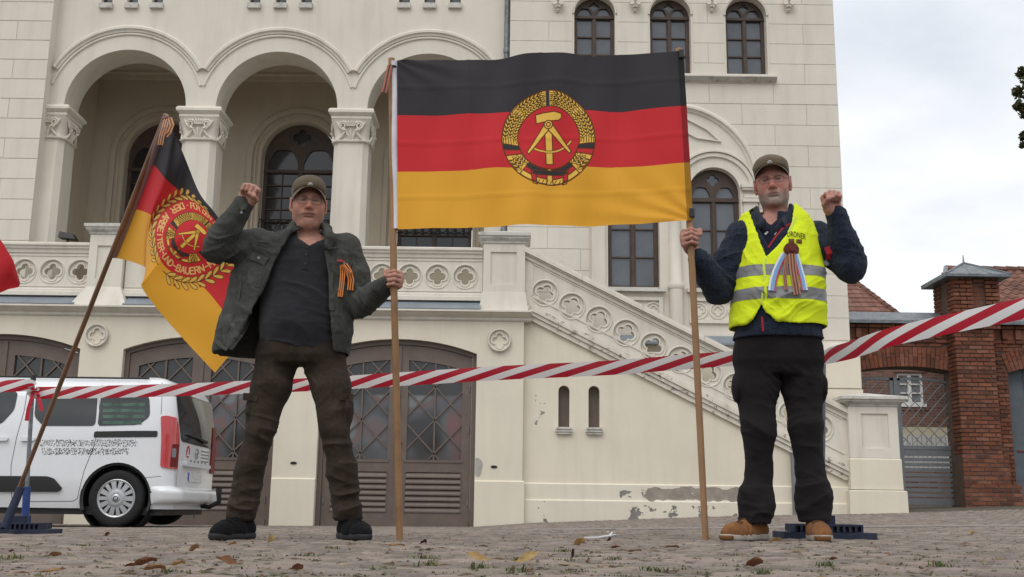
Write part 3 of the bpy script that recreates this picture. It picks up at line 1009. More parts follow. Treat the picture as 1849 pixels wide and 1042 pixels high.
# paired lower windows under one arch
for cx, hw in lw:
    arched_window(hall, cx, hw, zlow, lzs, YR+.18, rows=3, cols=1, transom=lzs-.12)
    for (dr, wd, dy) in ((.02, .05, -.03), (.19, .07, .02), (.27, .03, .05)):
        m = MB(); r0 = hw+dr
        ring(m, cx, lzs, [(r0, YR+.03), (r0, YR-dy), (r0+wd, YR-dy), (r0+wd, YR+.03)], 0 if cx > BX else .4, pi if cx < BX else pi-.4, 28)
        m.build('arch_moulding', M['cream_trim'], hall, smooth=30, fix=True)
m = MB()
ring(m, BX, BZ, [(BR-.10, YR+.03), (BR-.10, YR-.0), (BR-.06, YR-.02), (BR-.045, YR-.06), (BR-.01, YR-.06), (BR+.03, YR-.03), (BR+.03, YR+.03)], 0, pi, 56)
m.build('arch_moulding', M['cream_trim'], hall, smooth=30, fix=True)
m = MB()
for s in (-1, 1):
    tri = [(BX+s*.35, BZ+1.0), (BX+s*.95, BZ+.86), (BX+s*.55, BZ+1.16)]
    tri = [(BX+s*(.10+.0), BZ+.82), (BX+s*.86, BZ+.84), (BX+s*.62, BZ+1.06), (BX+s*.30, BZ+1.22)]
    tri = [(BX+s*.16, BZ+1.28), (BX+s*.20, BZ+.98), (BX+s*.42, BZ+.86), (BX+s*.86, BZ+.80), (BX+s*.62, BZ+1.03)]
    if s > 0: tri = tri[::-1]
    inn = [(sum(p[0] for p in tri)/5 + (x-sum(p[0] for p in tri)/5)*.86, sum(p[1] for p in tri)/5 + (z-sum(p[1] for p in tri)/5)*.86) for x, z in tri]
    m.plate(tri, [inn], YR-.02, YR+.022)
m.build('tympanum_panel', M['cream_trim'], hall, fix=True)
m = MB()
m.lathe([(.12, zlow-.03), (.14, zlow), (.14, zlow+.08), (.11, zlow+.12), (.105, lzs-.2), (.13, lzs-.14), (.16, lzs-.02), (.16, lzs+.03), (0, lzs+.04)], (BX, YR-.0, 0), 20)
m.lathe([(.12, zplin+.0), (.12, zlow-.03), (0, zlow-.03)], (BX, YR-.01, 0), 20)
m.build('window_column', M['cream_trim'], hall, smooth=40, fix=True)
for s in (-1, 1):
    xc = BX+s*(lw[1][0]-BX+lw[1][1]+.17)
    m = MB()
    m.box(xc-.12, xc+.12, YR-.03, YR+.022, zplin, lzs-.2)
    for dz, e_ in ((-.2, .03), (-.12, .0), (.02, .03), (.06, .05)):
        m.box(xc-.12-e_, xc+.14+e_, YR-.04-e_, YR+.022, lzs+dz, lzs+dz+.06)
    m.build('window_pilaster', M['cream_trim'], hall)
# sill, relief rings
zs0 = zlow
for cx, hw in lw:
    MB().box(cx-hw-.08, cx+hw+.08, YR-.09, YR+.2, zs0-.07, zs0-.002).build('window_sill', M['stone_cap'], hall)
    z0_, z1_ = WZ(1280, 584, YR), WZ(1280, 538, YR)
    m = MB().plate([(cx-hw-.04, z0_), (cx+hw+.04, z0_), (cx+hw+.04, z1_), (cx-hw-.04, z1_)], [[(cx-hw+.03, z0_+.06), (cx+hw-.03, z0_+.06), (cx+hw-.03, z1_-.06), (cx-hw+.03, z1_-.06)]], YR-.025, YR+.02)
    rr = (z1_-z0_-.13)/2
    for k in (-1, 0, 1):
        ring(m, cx+k*rr*2.05, (z0_+z1_)/2, [(rr*.72, YR+.02), (rr*.76, YR-.0), (rr*.92, YR-.0), (rr*.98, YR+.02)], n=24)
        m.plate(quatre(cx+k*rr*2.05, (z0_+z1_)/2, rr*.78, 24), [quatre(cx+k*rr*2.05, (z0_+z1_)/2, rr*.6, 24)], YR+.004, YR+.02)
    m.build('relief_panel', M['cream_trim'], hall, smooth=30, fix=True)
xprism(m := MB(), BX-1.5, WX(1345, 615, YR), [(YR-.14, WZ(1300, 625, YR)), (YR-.14, WZ(1300, 622, YR)), (YR+.0, WZ(1300, 607, YR)), (YR+.02, WZ(1300, 625, YR))])
m.build('lead_flashing', M['flash'], hall)
# tower plinth
xpl = WX(1557, 680, YR-.22)
zp1 = WZ(1540, 640, YR-.22)
MB().box(BX-1.6, xpl, YR-.22, YR+9, -.5, WZ(1540, 703, YR-.22)).build('tower_plinth', M['cream_lo'], hall)
MB().bevbox(BX-1.6, xpl-.012, YR-.215, YR+9, WZ(1540, 703, YR-.22)+.012, zp1, .012).build('tower_plinth', M['cream_lo'], hall)
xprism(m := MB(), BX+1.3, xt1+.06, [(YR-.08, zp1+.001), (YR-.08, zp1+.08), (YR-.03, zplin), (YR+.02, zplin), (YR+.02, zp1+.001)])
m.build('string_course', M['cream_trim'], hall)

# ---- downpipes
def downpipe(x, Y, zb, zt, joints):
    m = MB()
    m.tube([(x, Y, zb), (x, Y, zt)], .052, 14)
    for z in joints:
        m.lathe([(.052, z-.05), (.062, z-.045), (.064, z+.03), (.058, z+.05), (.052, z+.055)], (x, Y, 0), 14)
        m.box(x-.012, x+.012, Y, Y+.2, z-.015, z+.015)
    return m.build('downpipe', M['zinc'], hall, smooth=40)
xd = WX(73, 220, YA-.08)
downpipe(xd, YA-.085, zc1, zt_all, [WZ(60, y, YA) for y in (312, 128, 10)])
xd2 = WX(915.5, 60, YA-.09)
downpipe(xd2, YA-.09, zc1, zt_all, [WZ(915, y, YA) for y in (96, 300, 420)])

# ================================================================== OUTSIDE STAIR
YS = 17.10
TH = .27
S0 = W(950, 447, YS)                 # top of rail at the upper newel
S1 = W(1531, 738, YS)
sl = (S1.z-S0.z)/(S1.x-S0.x)
ang = math.atan(sl)
def slope_band(mb, x0, x1, za, zb_, y0, y1):
    """parallelogram band between vertical offsets za, zb_ below/above the rail line"""
    f = lambda x, o: S0.z + sl*(x-S0.x) + o
    mb.plate([(x0, f(x0, za)), (x1, f(x1, za)), (x1, f(x1, zb_)), (x0, f(x0, zb_))], [], y0, y1)
ppm = (WX(1300, 600, YS)-WX(1200, 600, YS))/100
v = lambda px: -px*ppm*.985           # vertical pixels below the rail line to metres
xs0, xs1 = xp+.002, WX(1533, 760, YS)
xend = xs1
fz = lambda x, o: S0.z + sl*(x-S0.x) + o
cent = []
c0 = W(984, 529, YS); c1 = W(1329, 698.5, YS)
for k in range(-0, 12):
    t = k/7
    cx, cz = c0.x+(c1.x-c0.x)*t, c0.z+(c1.z-c0.z)*t
    if cx+.3 < xend: cent.append((cx, cz))
o_top, o_pan0, o_pan1, o_bot = v(0), v(20), v(104), v(128)
qs = 26*ppm
MB().plate([(xs0, fz(xs0, o_pan1)), (xend, fz(xend, o_pan1)), (xend, fz(xend, o_pan0)), (xs0, fz(xs0, o_pan0))],
           [circle(a, b, qs*.985, 36) for a, b in cent], YS, YS+TH).build('stair_parapet', M['cream_trim'], hall)
smed = medallion_mesh(qs, TH-.02)
for a, b in cent:
    place('quatrefoil_medallion', smed, hall, (a, YS, b), (0, -ang, 0))
m = MB()                             # frame fillets of the sloping panel
for o in (v(24), v(86)):
    slope_band(m, xs0+.12, xend-.1, o-.012, o+.012, YS-.014, YS+.001)
m.box(xs0+.11, xs0+.135, YS-.014, YS+.001, fz(xs0+.12, v(86)), fz(xs0+.12, v(24)))
m.build('panel_fillet', M['cream_trim'], hall)
m = MB()
for (a, b, y0) in ((0, -.035, YS-.075), (-.037, -.10, YS-.10), (-.102, -.125, YS-.06), (-.127, -.19, YS-.03)):
    slope_band(m, xs0, xend, b, a, y0, YS+TH+.06)
m.build('stair_handrail', M['cream_trim'], hall)
# coping joints
m = MB()
for t in (.18, .37, .56, .75, .92):
    x = xs0+(xend-xs0)*t
    m.plate([(x-.004, fz(x-.004, -.10)), (x+.004, fz(x+.004, -.10)), (x+.004, fz(x, .004)), (x-.004, fz(x, .004))], [], YS-.104, YS+.1)
m.build('coping_joint', M['stone_cap'], hall)
# weathered stringer moulding under the parapet
M['stringer'] = plaster('stringer_plaster', (.65, .60, .515), .3, patches=[(-9, 9, -3, 9, 1.045, (.33, .31, .28), 9.5)])
m = MB()
k0, k1 = v(105), v(133)
for (a, b, y0) in ((k0, k0*.8+k1*.2, YS-.05), (k0*.8+k1*.2-.002, k0*.62+k1*.38, YS-.08), (k0*.62+k1*.38-.002, k0*.35+k1*.65, YS-.055), (k0*.35+k1*.65-.002, k1, YS-.025)):
    slope_band(m, xs0, xend, b, a, y0, YS+.05)
m.build('stringer_moulding', M['stringer'], hall)
# wall below, with two slit openings
zsl0, zsl1 = WZ(1045, 773, YS), WZ(1045, 706, YS)
slits = [WX(1018.5, 735, YS), WX(1073, 735, YS)]
hw = 10*ppm
pz0, pz1 = WZ(1150, 876, YS), WZ(1150, 906, YS)
ww = [(xs0, -.6), (xend, -.6), (xend, fz(xend, v(130))), (xs0, fz(xs0, v(130)))]
xr0, xr1 = WX(1165, 900, YS), WX(1345, 900, YS)
M['stairwall'] = plaster('stair_wall_plaster', (.70, .64, .52), .09, patches=[
    (WX(955, 750, YS), WX(1000, 750, YS), WZ(975, 775, YS), WZ(975, 700, YS), 1.06, (.22, .21, .20), 9)])
M['stairplinth'] = plaster('stair_plinth_plaster', (.70, .645, .535), .10, patches=[
    (WX(1160, 900, YS), WX(1345, 900, YS), pz1+.01, pz0-.02, .765, (.29, .255, .215), 3.4),
    (WX(1110, 900, YS), WX(1150, 900, YS), pz1+.02, pz0-.06, .90, (.21, .20, .185), 6.0),
    (WX(1120, 920, YS), WX(1345, 920, YS), -.3, pz1-.01, .98, (.21, .20, .19), 5.0),
    (WX(950, 920, YS), WX(1005, 920, YS), -.3, pz1+.03, 1.03, (.20, .19, .18), 7.0)])
MB().plate(ww, [arch_loop(c, hw, zsl0, zsl1, 12) for c in slits], YS+.03, YS+.2).build('stair_wall', M['stairwall'], hall)
for c in slits:
    MB().plate(arch_loop(c, hw+.02, zsl0-.02, zsl1, 12), [], YS+.19, YS+.205).build('slit_window', M['brown'], hall)
    m = MB()
    for i, (e_, a, b) in enumerate(((.03, 0, .03), (.045, -.042, -.002), (.03, -.078, -.044))):
        m.box(c-hw-e_, c+hw+e_, YS-.06+.018*i, YS+.04, zsl0-.02+a, zsl0-.02+b)
    m.build('slit_sill', M['stone_cap'], hall)
m = MB()
xprism(m, xs0+.03, xend-.001, [(YS+.0, -.6), (YS+.2, -.6), (YS+.2, pz0+.02), (YS+.028, pz0+.02), (YS+.0, pz0)])
m.build('stair_plinth', M['stairplinth'], hall)
m = MB()
xprism(m, xs0+.03, xend-.001, [(YS-.035, -.6), (YS+.1, -.6), (YS+.1, pz1+.02), (YS-.002, pz1+.02), (YS-.035, pz1)])
m.build('stair_plinth', M['stairplinth'], hall)
# steps behind the parapet
ns = 17
rise = (zc1 - .2)/ns
for i in range(ns):
    x1 = xend+.1 - i*(xend-xs0)/ns
    x0 = x1-(xend-xs0)/ns
    MB().box(x0, x1-.002, YS+TH+.03, YR-.225, -.3, .1+rise*(i+1)).build('step', M['stone_cap'], hall)
# lower newel
xa, xb = WX(1533, 770, YS-.12), WX(1622, 770, YS-.12)
YN = YS-.12
n3 = newel(xa, xb, .26, WZ(1575, 735, YN), WZ(1575, 716, YN), 0, WZ(1575, 827, YN), YN, .78,
           (WX(1556, 780, YN), WX(1605, 780, YN), WZ(1580, 810, YN), WZ(1580, 747, YN)), over=.13)
for (e0, e1, pa, pb) in ((.015, .02, 884, 827.5), (.06, .065, 960, 884.5)):
    m = MB(); z0_, z1_ = WZ(1575, pa, YN), WZ(1575, pb, YN)
    m.add([(xa-e1, YN-e1, z0_), (xb+e1, YN-e1, z0_), (xb+e1, YN+.8+e1, z0_), (xa-e1, YN+.8+e1, z0_), (xa-e0, YN-e0, z1_-.02), (xb+e0, YN-e0, z1_-.02), (xb+e0, YN+.8+e0, z1_-.02), (xa-e0, YN+.8+e0, z1_-.02),
           (xa, YN, z1_), (xb, YN, z1_), (xb, YN+.8, z1_), (xa, YN+.8, z1_)],
          [(0,1,5,4), (1,2,6,5), (2,3,7,6), (3,0,4,7), (4,5,9,8), (5,6,10,9), (6,7,11,10), (7,4,8,11), (8,9,10,11)])
    m.build('newel_base', M['cream_lo'], n3)
# grey steel hatch post against the stair wall
c = W(1434, 820, YS-.06); cb = W(1434, 925, YS-.06)
hp = MB()
hp.box(c.x-.055, c.x-.005, YS-.12, YS-.045, cb.z-.05, c.z)
hp.box(c.x-.005, c.x+.20, YS-.10, YS-.05, cb.z+.12, c.z-.02)
hp.box(c.x-.06, c.x+.22, YS-.125, YS-.045, c.z+.001, c.z+.025)
tag(hp.build('utility_cabinet', MAT('grey_steel', (.20, .205, .215), rough=.5, metal=.4, var=.1)), 'narrow grey steel cabinet with a post against the stair wall between the right man\'s legs', 'cabinet')
# ================================================================== GROUND
def smooth_interp(x, xs, ys):
    return np.interp(x, xs, ys)
def gz(x, y):
    x = np.asarray(x, float); y = np.asarray(y, float)
    t = np.clip((y-5.2)/11.8, 0, 1.3)
    a = .003 + .0113*np.clip(x, -6, 6)
    b = np.interp(x, [-14, -3.8, -.56, .25, 3.4, 5.8, 9, 20], [-.22, -.16, -.14, -.075, .075, .145, .27, .33])
    return a*(1-t) + b*t
def gz1(x, y): return float(gz(x, y))
def G(px, py):
    """where the sight line of a photo pixel meets the ground"""
    d = RC @ Vector(((px-IMW/2)/FPX, -(py-IMH/2)/FPX, -1.0))
    lo, hi = 1.0, 40.0
    y = lo
    prev = None
    while y < hi:
        x = d.x*y/d.y; z = CAM_Z + d.z*y/d.y
        if z <= gz1(x, y): return Vector((x, y, gz1(x, y)))
        y += .01
    return Vector((x, y, gz1(x, y)))

def colattr(me, cols):
    """per-face colours as a corner attribute"""
    a = me.color_attributes.new('Col', 'FLOAT_COLOR', 'CORNER')
    arr = np.ones((len(me.loops), 4), np.float32)
    tot = np.zeros(len(me.polygons), np.int32); me.polygons.foreach_get('loop_total', tot)
    arr[:, :3] = np.repeat(np.asarray(cols, np.float32), tot, axis=0)
    a.data.foreach_set('color', arr.ravel())

xs = np.concatenate([np.linspace(-900, -24, 8), np.linspace(-20, 20, 60), np.linspace(24, 900, 8)])
ys = np.concatenate([np.linspace(-900, -8, 6), np.linspace(-5, 30, 60), np.linspace(34, 1500, 8)])
X, Yg = np.meshgrid(xs, ys)
Z = gz(X, Yg) - .007
verts = np.stack([X, Yg, Z], -1).reshape(-1, 3)
nx = len(xs)
faces = [(j*nx+i, j*nx+i+1, (j+1)*nx+i+1, (j+1)*nx+i) for j in range(len(ys)-1) for i in range(nx-1)]
me = bpy.data.meshes.new('ground')
M['joint'] = MAT('paving_joint_soil', (.11, .095, .075), rough=.95, var=.3, vscale=6, dirt=((.07, .085, .03), .8, 1.7), bump=.6, bscale=60)
me.from_pydata(verts.tolist(), [], faces); me.materials.append(M['joint'])
ground = link('ground', me, None, 180, kind='structure')

M['paver'] = MAT('worn_paver', (.2, .18, .17), rough=.9, spec=.25, attr='Col', var=.22, vscale=22, bump=1.0, bscale=70, dirt=((.095, .085, .065), .5, 9))
def stone_geo(w, d, r, seed):
    """worn paver: bevelled, slightly domed block; base at z=-.03, top at 0"""
    rr = random.Random(seed)
    j = lambda: rr.uniform(-.006, .006)
    hx, hy = w/2, d/2
    vs = []
    for (ex, ez) in ((0, -.03), (0, -.006), (r, 0)):
        for sx, sy in ((-1, -1), (1, -1), (1, 1), (-1, 1)):
            vs.append((sx*(hx-ex)+j()*.5, sy*(hy-ex*.7)+j()*.5, ez + (rr.uniform(-.0025, .0015) if ez == 0 else 0)))
    vs.append((j()*2, j()*2, .0025))
    fs = []
    for k in (0, 1):
        for i in range(4):
            l = (i+1) % 4
            fs.append((k*4+i, k*4+l, k*4+4+l, k*4+4+i))
    for i in range(4): fs.append((8+i, 8+(i+1) % 4, 12))
    return vs, fs
SW, SD = .132, .098
variants = []
for k in range(16):
    vs, fs = stone_geo(SW-.012, SD-.012, .012, k)
    me = bpy.data.meshes.new('paving_stone'); me.from_pydata(vs, [], fs); me.materials.append(M['paver'])
    base = np.array([.225, .186, .160])*random.uniform(.78, 1.15)*np.array([random.uniform(.97, 1.05), 1, random.uniform(.95, 1.04)])
    colattr(me, [base]*len(fs))
    me.shade_smooth()
    variants.append((me, vs, fs, base))
cand = []
th = radians(7)
for j in range(-40, 260):
    for i in range(-135, 135):
        u = (i + (.5 if j % 2 else 0))*SW; v_ = j*SD
        x = u*cos(th) - v_*sin(th); y = 2.0 + u*sin(th) + v_*cos(th)
        if y < 1.95 or y > 17.2 or abs(x) > .53*y + .5: continue
        if y > YT-.05 and x < xp+.1: continue
        if y > YS-.1 and x < xa: continue
        if 8.55 < y < 8.95 and x > .3: continue
        cand.append((y*y+x*x*.2, x, y))
cand.sort()
SB_v, SB_f, SB_c = [], [], []
for n, (_, x, y) in enumerate(cand):
    z = gz1(x, y) + random.uniform(-.003, .003)
    me, vs, fs, base = variants[random.randrange(16)]
    rz = th + random.uniform(-.03, .03)
    tx, ty = random.uniform(-.015, .015), random.uniform(-.02, .02)
    if n < 300:
        o = place('paving_stone', me, ground, (x, y, z), (tx, ty, rz))
    else:
        o_ = len(SB_v); c_, s_ = cos(rz), sin(rz)
        rough = 1.0 if y < 8.5 or x < .3 else 2.2
        sl_ = float(gz(x+.05, y)-gz(x-.05, y))/.1
        for a, b, c in vs:
            SB_v.append((x+a*c_-b*s_, y+a*s_+b*c_, z + c*rough + a*sl_ + a*ty + b*tx))
        SB_f += [tuple(i+o_ for i in f) for f in fs]
        SB_c += [base*random.uniform(.9, 1.1)]*len(fs)
me = bpy.data.meshes.new('paving_stones'); me.from_pydata(SB_v, [], SB_f); me.materials.append(M['paver'])
colattr(me, SB_c); me.shade_smooth()
link('paving', me, ground, kind='stuff')
# flush channel of pale slabs in front of the stair
M['slab'] = MAT('pale_channel_stone', (.235, .205, .185), rough=.9, var=.18, vscale=5, bump=.5, bscale=50)
x = .35
while x < 6.5:
    w = random.uniform(.42, .58)
    m = MB(); z0, z1 = gz1(x, 8.7), gz1(x+w, 8.7)
    m.add([(x, 8.62, z0-.03), (x+w-.012, 8.62, z1-.03), (x+w-.012, 8.9, z1-.03), (x, 8.9, z0-.03),
           (x, 8.62, z0+.006), (x+w-.012, 8.62, z1+.006), (x+w-.012, 8.9, z1+.010), (x, 8.9, z0+.010)],
          [(4,5,6,7), (0,1,5,4), (1,2,6,5), (2,3,7,6), (3,0,4,7)])
    m.build('channel_slab', M['slab'], ground)
    x += w
# grass and weeds growing in the joints
gv, gf, gc = [], [], []
def tuft(x, y, n, h, spread):
    for _ in range(n):
        a = random.uniform(0, 2*pi); r = random.uniform(0, spread)
        bx, by = x + r*cos(a), y + r*sin(a)*.6
        z = gz1(bx, by)-.004
        hh = h*random.uniform(.4, 1.1); lean = random.uniform(.2, 1.2)*hh; q = random.uniform(0, 2*pi)
        w = random.uniform(.0012, .003)
        o = len(gv)
        px, py = -sin(q)*w, cos(q)*w
        gv.extend([(bx-px, by-py, z), (bx+px, by+py, z), (bx+cos(q)*lean*.45+px*.8, by+sin(q)*lean*.45+py*.8, z+hh*.65), (bx+cos(q)*lean*.45-px*.8, by+sin(q)*lean*.45-py*.8, z+hh*.65), (bx+cos(q)*lean, by+sin(q)*lean, z+hh)])
        gf.extend([(o, o+1, o+2, o+3), (o+3, o+2, o+4)])
        c = np.array(random.choice([(.075, .11, .03), (.095, .12, .04), (.15, .135, .06), (.06, .09, .025), (.19, .16, .09)]))*random.uniform(.7, 1.2)
        gc.extend([c, c])
for _ in range(760):
    y = 2.1 + 7.5*random.random()**1.5; x = random.uniform(-.5, .5)*y
    # grow along the joint lines
    v_ = ((y-2.0)*cos(th)-x*sin(th)); j = round(v_/SD)+.5
    u = x*cos(th)+(y-2)*sin(th)
    for k in range(random.randint(1, 5)):
        uu = u+k*.02; vv = j*SD
        tuft(uu*cos(th)-vv*sin(th), 2.0+uu*sin(th)+vv*cos(th), random.randint(2, 5), random.uniform(.003, .010), .022)
for (px, py, s) in ((770, 1008, 1.0), (765, 1020, 1.1), (875, 1026, 1.4), (930, 1032, 1.3), (1020, 996, 1.2), (932, 1010, .8), (1110, 1010, .9), (30, 1008, 1.0), (1490, 1022, 1.0), (1700, 1022, 1.1), (600, 990, .9), (150, 985, .7), (560, 1002, .8), (1180, 1030, 1), (310, 1034, 1), (690, 1030, 1), (1385, 1036, 1.2)):
    p = G(px, py)
    for _ in range(3): tuft(p.x+random.uniform(-.02, .02), p.y+random.uniform(-.03, .03), 13, .016*s, .03)
me = bpy.data.meshes.new('grass'); me.from_pydata(gv, [], gf)
M['grass'] = MAT('joint_grass', (.09, .12, .04), rough=.7, attr='Col', trans=.25)
me.materials.append(M['grass']); colattr(me, gc)
tag(link('grass_tufts', me), 'short green and dry grass growing in the joints of the paving', 'grass', kind='stuff')

dv, df, dc = [], [], []
for _ in range(2600):
    y = 2.0+8*random.random()**1.6; x = random.uniform(-.52, .52)*y; z = gz1(x, y)
    o = len(dv); r = random.uniform(.002, .007); a = random.uniform(0, 6.3); l = random.choice([1, 1, 2.2, 4])
    c_, s_ = cos(a), sin(a)
    dv += [(x-c_*r*l, y-s_*r*l, z), (x+s_*r, y-c_*r, z+.001), (x+c_*r*l, y+s_*r*l, z+.001), (x-s_*r, y+c_*r, z), (x, y, z+r*.9)]
    df += [(o, o+1, o+4), (o+1, o+2, o+4), (o+2, o+3, o+4), (o+3, o, o+4)]
    dc += [np.array(random.choice([(.10, .07, .04), (.20, .14, .075), (.05, .04, .03), (.09, .09, .05), (.26, .21, .14), (.13, .06, .03)]))]*4
me = bpy.data.meshes.new('ground_debris'); me.from_pydata(dv, [], df); me.materials.append(M['paver']); colattr(me, dc)
link('debris', me, ground, kind='stuff')

# ================================================================== BRICK GATEWAY ON THE RIGHT
M['brick'] = MAT('red_brick', (.2, .07, .045), rough=.9, spec=.15, attr='Col', var=.25, vscale=14, bump=.4, bscale=70, dirt=((.045, .04, .036), .55, 2.2))
M['mortar'] = MAT('grey_mortar', (.12, .085, .068), rough=.95, var=.2, vscale=8)
YW = 20.0
YP = 19.62
CRS, BL = .0765, .25
gateway = empty('brick_gateway', (WX(1770, 900, YP), YP, gz1(8.4, YP)), 'red brick courtyard wall with an arched gateway, zinc coping and a roofed pier', 'wall')
BC = [(.20, .074, .044), (.18, .066, .040), (.21, .084, .05), (.155, .06, .04), (.13, .058, .042), (.19, .08, .052), (.22, .10, .066)]
def bcol(): return np.array(random.choice(BC))*random.uniform(.75, 1.15)
class Bricks:
    def __init__(s): s.v, s.f, s.c = [], [], []
    def brick(s, x0, x1, z0, z1, Y, d=.03, axis='x'):
        g = .006; dy = random.uniform(-.004, .004); b = .005
        x0 += g; x1 -= g; z0 += g*.9; z1 -= g*.9
        if x1-x0 < .02: return
        vs = [(x0, Y+d, z0), (x1, Y+d, z0), (x1, Y+d, z1), (x0, Y+d, z1), (x0+b, Y+dy, z0+b), (x1-b, Y+dy, z0+b), (x1-b, Y+dy, z1-b), (x0+b, Y+dy, z1-b)]
        if axis == 'y': vs = [(Y+(q-Y), p, r) for p, q, r in vs]
        fs = [(4,5,6,7), (0,1,5,4), (1,2,6,5), (2,3,7,6), (3,0,4,7)]
        if axis == 'y': fs = [f[::-1] for f in fs]
        o = len(s.v); s.v += vs; s.f += [tuple(i+o for i in f) for f in fs]
        c = bcol(); s.c += [c]*5
    def build(s, name, parent, kind=None):
        me = bpy.data.meshes.new(name); me.from_pydata(s.v, [], s.f); me.materials.append(M['brick']); colattr(me, s.c)
        return link(name, me, parent, kind=kind)
def lay(x0, x1, z0, z1, Y, each=None, bulk=None, skip=None, axis='x', clip=None):
    n = int(round((z1-z0)/CRS)); 
    for k in range(n):
        a = z0+k*CRS
        xs_ = [x0]
        x = x0 + (BL*.5 if k % 2 else BL)
        while x < x1-.04: xs_.append(x); x += BL
        xs_.append(x1)
        if clip and a+CRS < gs:
            for (ca, cb) in clip:
                xs_ = sorted(set([x for x in xs_ if not ca-.05 < x < cb+.05] + [ca, cb]))
        for p, q in zip(xs_[:-1], xs_[1:]):
            if clip and a+CRS < gs and any(ca-.001 <= p and q <= cb+.001 for ca, cb in clip): continue
            if skip and skip((p+q)/2, a+CRS/2): continue
            if each is not None and each(p, q, a):
                b = Bricks(); b.brick(p, q, a, a+CRS, Y, axis=axis); b.build('brick', gateway)
            else:
                bulk.brick(p, q, a, a+CRS, Y, axis=axis)
zg = gz1(8.2, YP)-.05
zcop = WZ(1640, 583, YW-.05)
zct = WZ(1640, 573, YW+.1)
px0, px1 = WX(1736, 780, YP), WX(1808, 780, YP)
zup0 = WZ(1765, 575, YP); zup1 = WZ(1765, 503, YP)
gx0, gx1 = WX(1556, 780, YW), WX(1733, 780, YW)
gs, gt = WZ(1645, 671, YW), WZ(1645, 662, YW)
rx0 = WX(1829, 780, YW)
bulk = Bricks()
# backing with the two arched openings
A1 = list(reversed(seg_top(gx0, gx1, gs, gt, 16)))
rx1 = rx0+1.9
A2 = list(reversed(seg_top(rx0, rx1, gs, gt+.06, 16)))
wl, wr = xt1-.6, rx1+2.5
poly = [(wl, -.3), (gx0, -.3)] + A1 + [(gx1, -.3), (rx0, -.3)] + A2 + [(rx1, -.3), (wr, -.3), (wr, zct), (wl, zct)]
MB().plate(poly, [], YW+.02, YW+.46).build('wall_core', M['mortar'], gateway)
def inopen(x, z):
    for (a, b, t) in ((gx0, gx1, gt), (rx0, rx1, gt+.06)):
        if a-.02 < x < b+.02 and z < t+.42: return True
    return px0-.0 < x < px1+.0
lay(wl, wr-1.2, zg, zcop-.52, YW, None, bulk, lambda x, z: (z > gs-CRS and inopen(x, z)) or px0 < x < px1, clip=[(gx0, gx1), (rx0, rx1)])
# corbel table under the coping: dentils
zz = zcop-.52
dx = wl
lay(wl, wr-1.2, zcop-.10, zcop, YW-.06, None, bulk, lambda x, z: px0 < x < px1)
while dx < wr-1.2:
    if not (px0-.05 < dx < px1): 
        bulk.brick(dx, dx+.12, zcop-.30, zcop-.10, YW-.05, d=.09)
        bulk.brick(dx+.12, dx+.25, zcop-.30, zcop-.10, YW+.01, d=.03)
    dx += .25
lay(wl, wr-1.2, zcop-.375, zcop-.30, YW-.03, None, bulk, lambda x, z: px0 < x < px1)
lay(wl, wr-1.2, zcop-.52, zcop-.36, YW, None, bulk, lambda x, z: px0 < x < px1)
# voussoirs as single bricks
for (a, b, t, mxn) in ((gx0, gx1, gt, 40), (rx0, rx1, gt+.06, 12)):
    h, w = t-gs, (b-a)/2; R = (w*w+h*h)/(2*h); cx, cz = (a+b)/2, t-R
    al = atan2(gs-cz, w); n = int((pi-2*al)*R/CRS)
    for k in range(n):
        for (r0, r1) in (((0, .18), (.18, .37)) if k % 2 else ((0, .25), (.25, .37))):
            q0 = pi-al - (pi-2*al)*(k+.06)/n; q1 = pi-al - (pi-2*al)*(k+.94)/n
            P = lambda q, r, y: (cx+(R+r)*cos(q), y, cz+(R+r)*sin(q))
            if b == rx1 and k > 14: continue
            r0 += .004; r1 -= .004
            y0 = YW-.012+random.uniform(-.004, .004)
            m = MB().add([P(q0, r0, y0), P(q1, r0, y0), P(q1, r1, y0), P(q0, r1, y0), P(q0, r0, YW+.05), P(q1, r0, YW+.05), P(q1, r1, YW+.05), P(q0, r1, YW+.05)],
                         [(0,1,2,3), (4,5,1,0), (5,6,2,1), (6,7,3,2), (7,4,0,3)])
            me = m.mesh('arch_brick', M['brick']); colattr(me, [bcol()*1.1]*5)
            link('arch_brick', me, gateway)
# pier
MB().box(px0+.02, px1-.02, YP+.02, YW+.3, -.3, zup1).build('pier_core', M['mortar'], gateway)
vis = lambda p, q, a: a > zg+1.0
lay(px0, px1, zg, zup0-.02, YP, vis, bulk)
lay(YP, YW+.0, zg, zup0-.02, px0, None, bulk, axis='y')
# widened foot
lay(px0-.05, px1+.28, zg, zg+.45, YP-.06, None, bulk)
lay(px0-.03, px1+.1, zg+.45, zg+1.0, YP-.03, None, bulk)
MB().box(px0-.04, px1+.27, YP-.05, YW, -.3, zg+.43).build('pier_core', M['mortar'], gateway)
MB().box(px0-.02, px1+.09, YP-.02, YW, -.3, zg+.99).build('pier_core', M['mortar'], gateway)
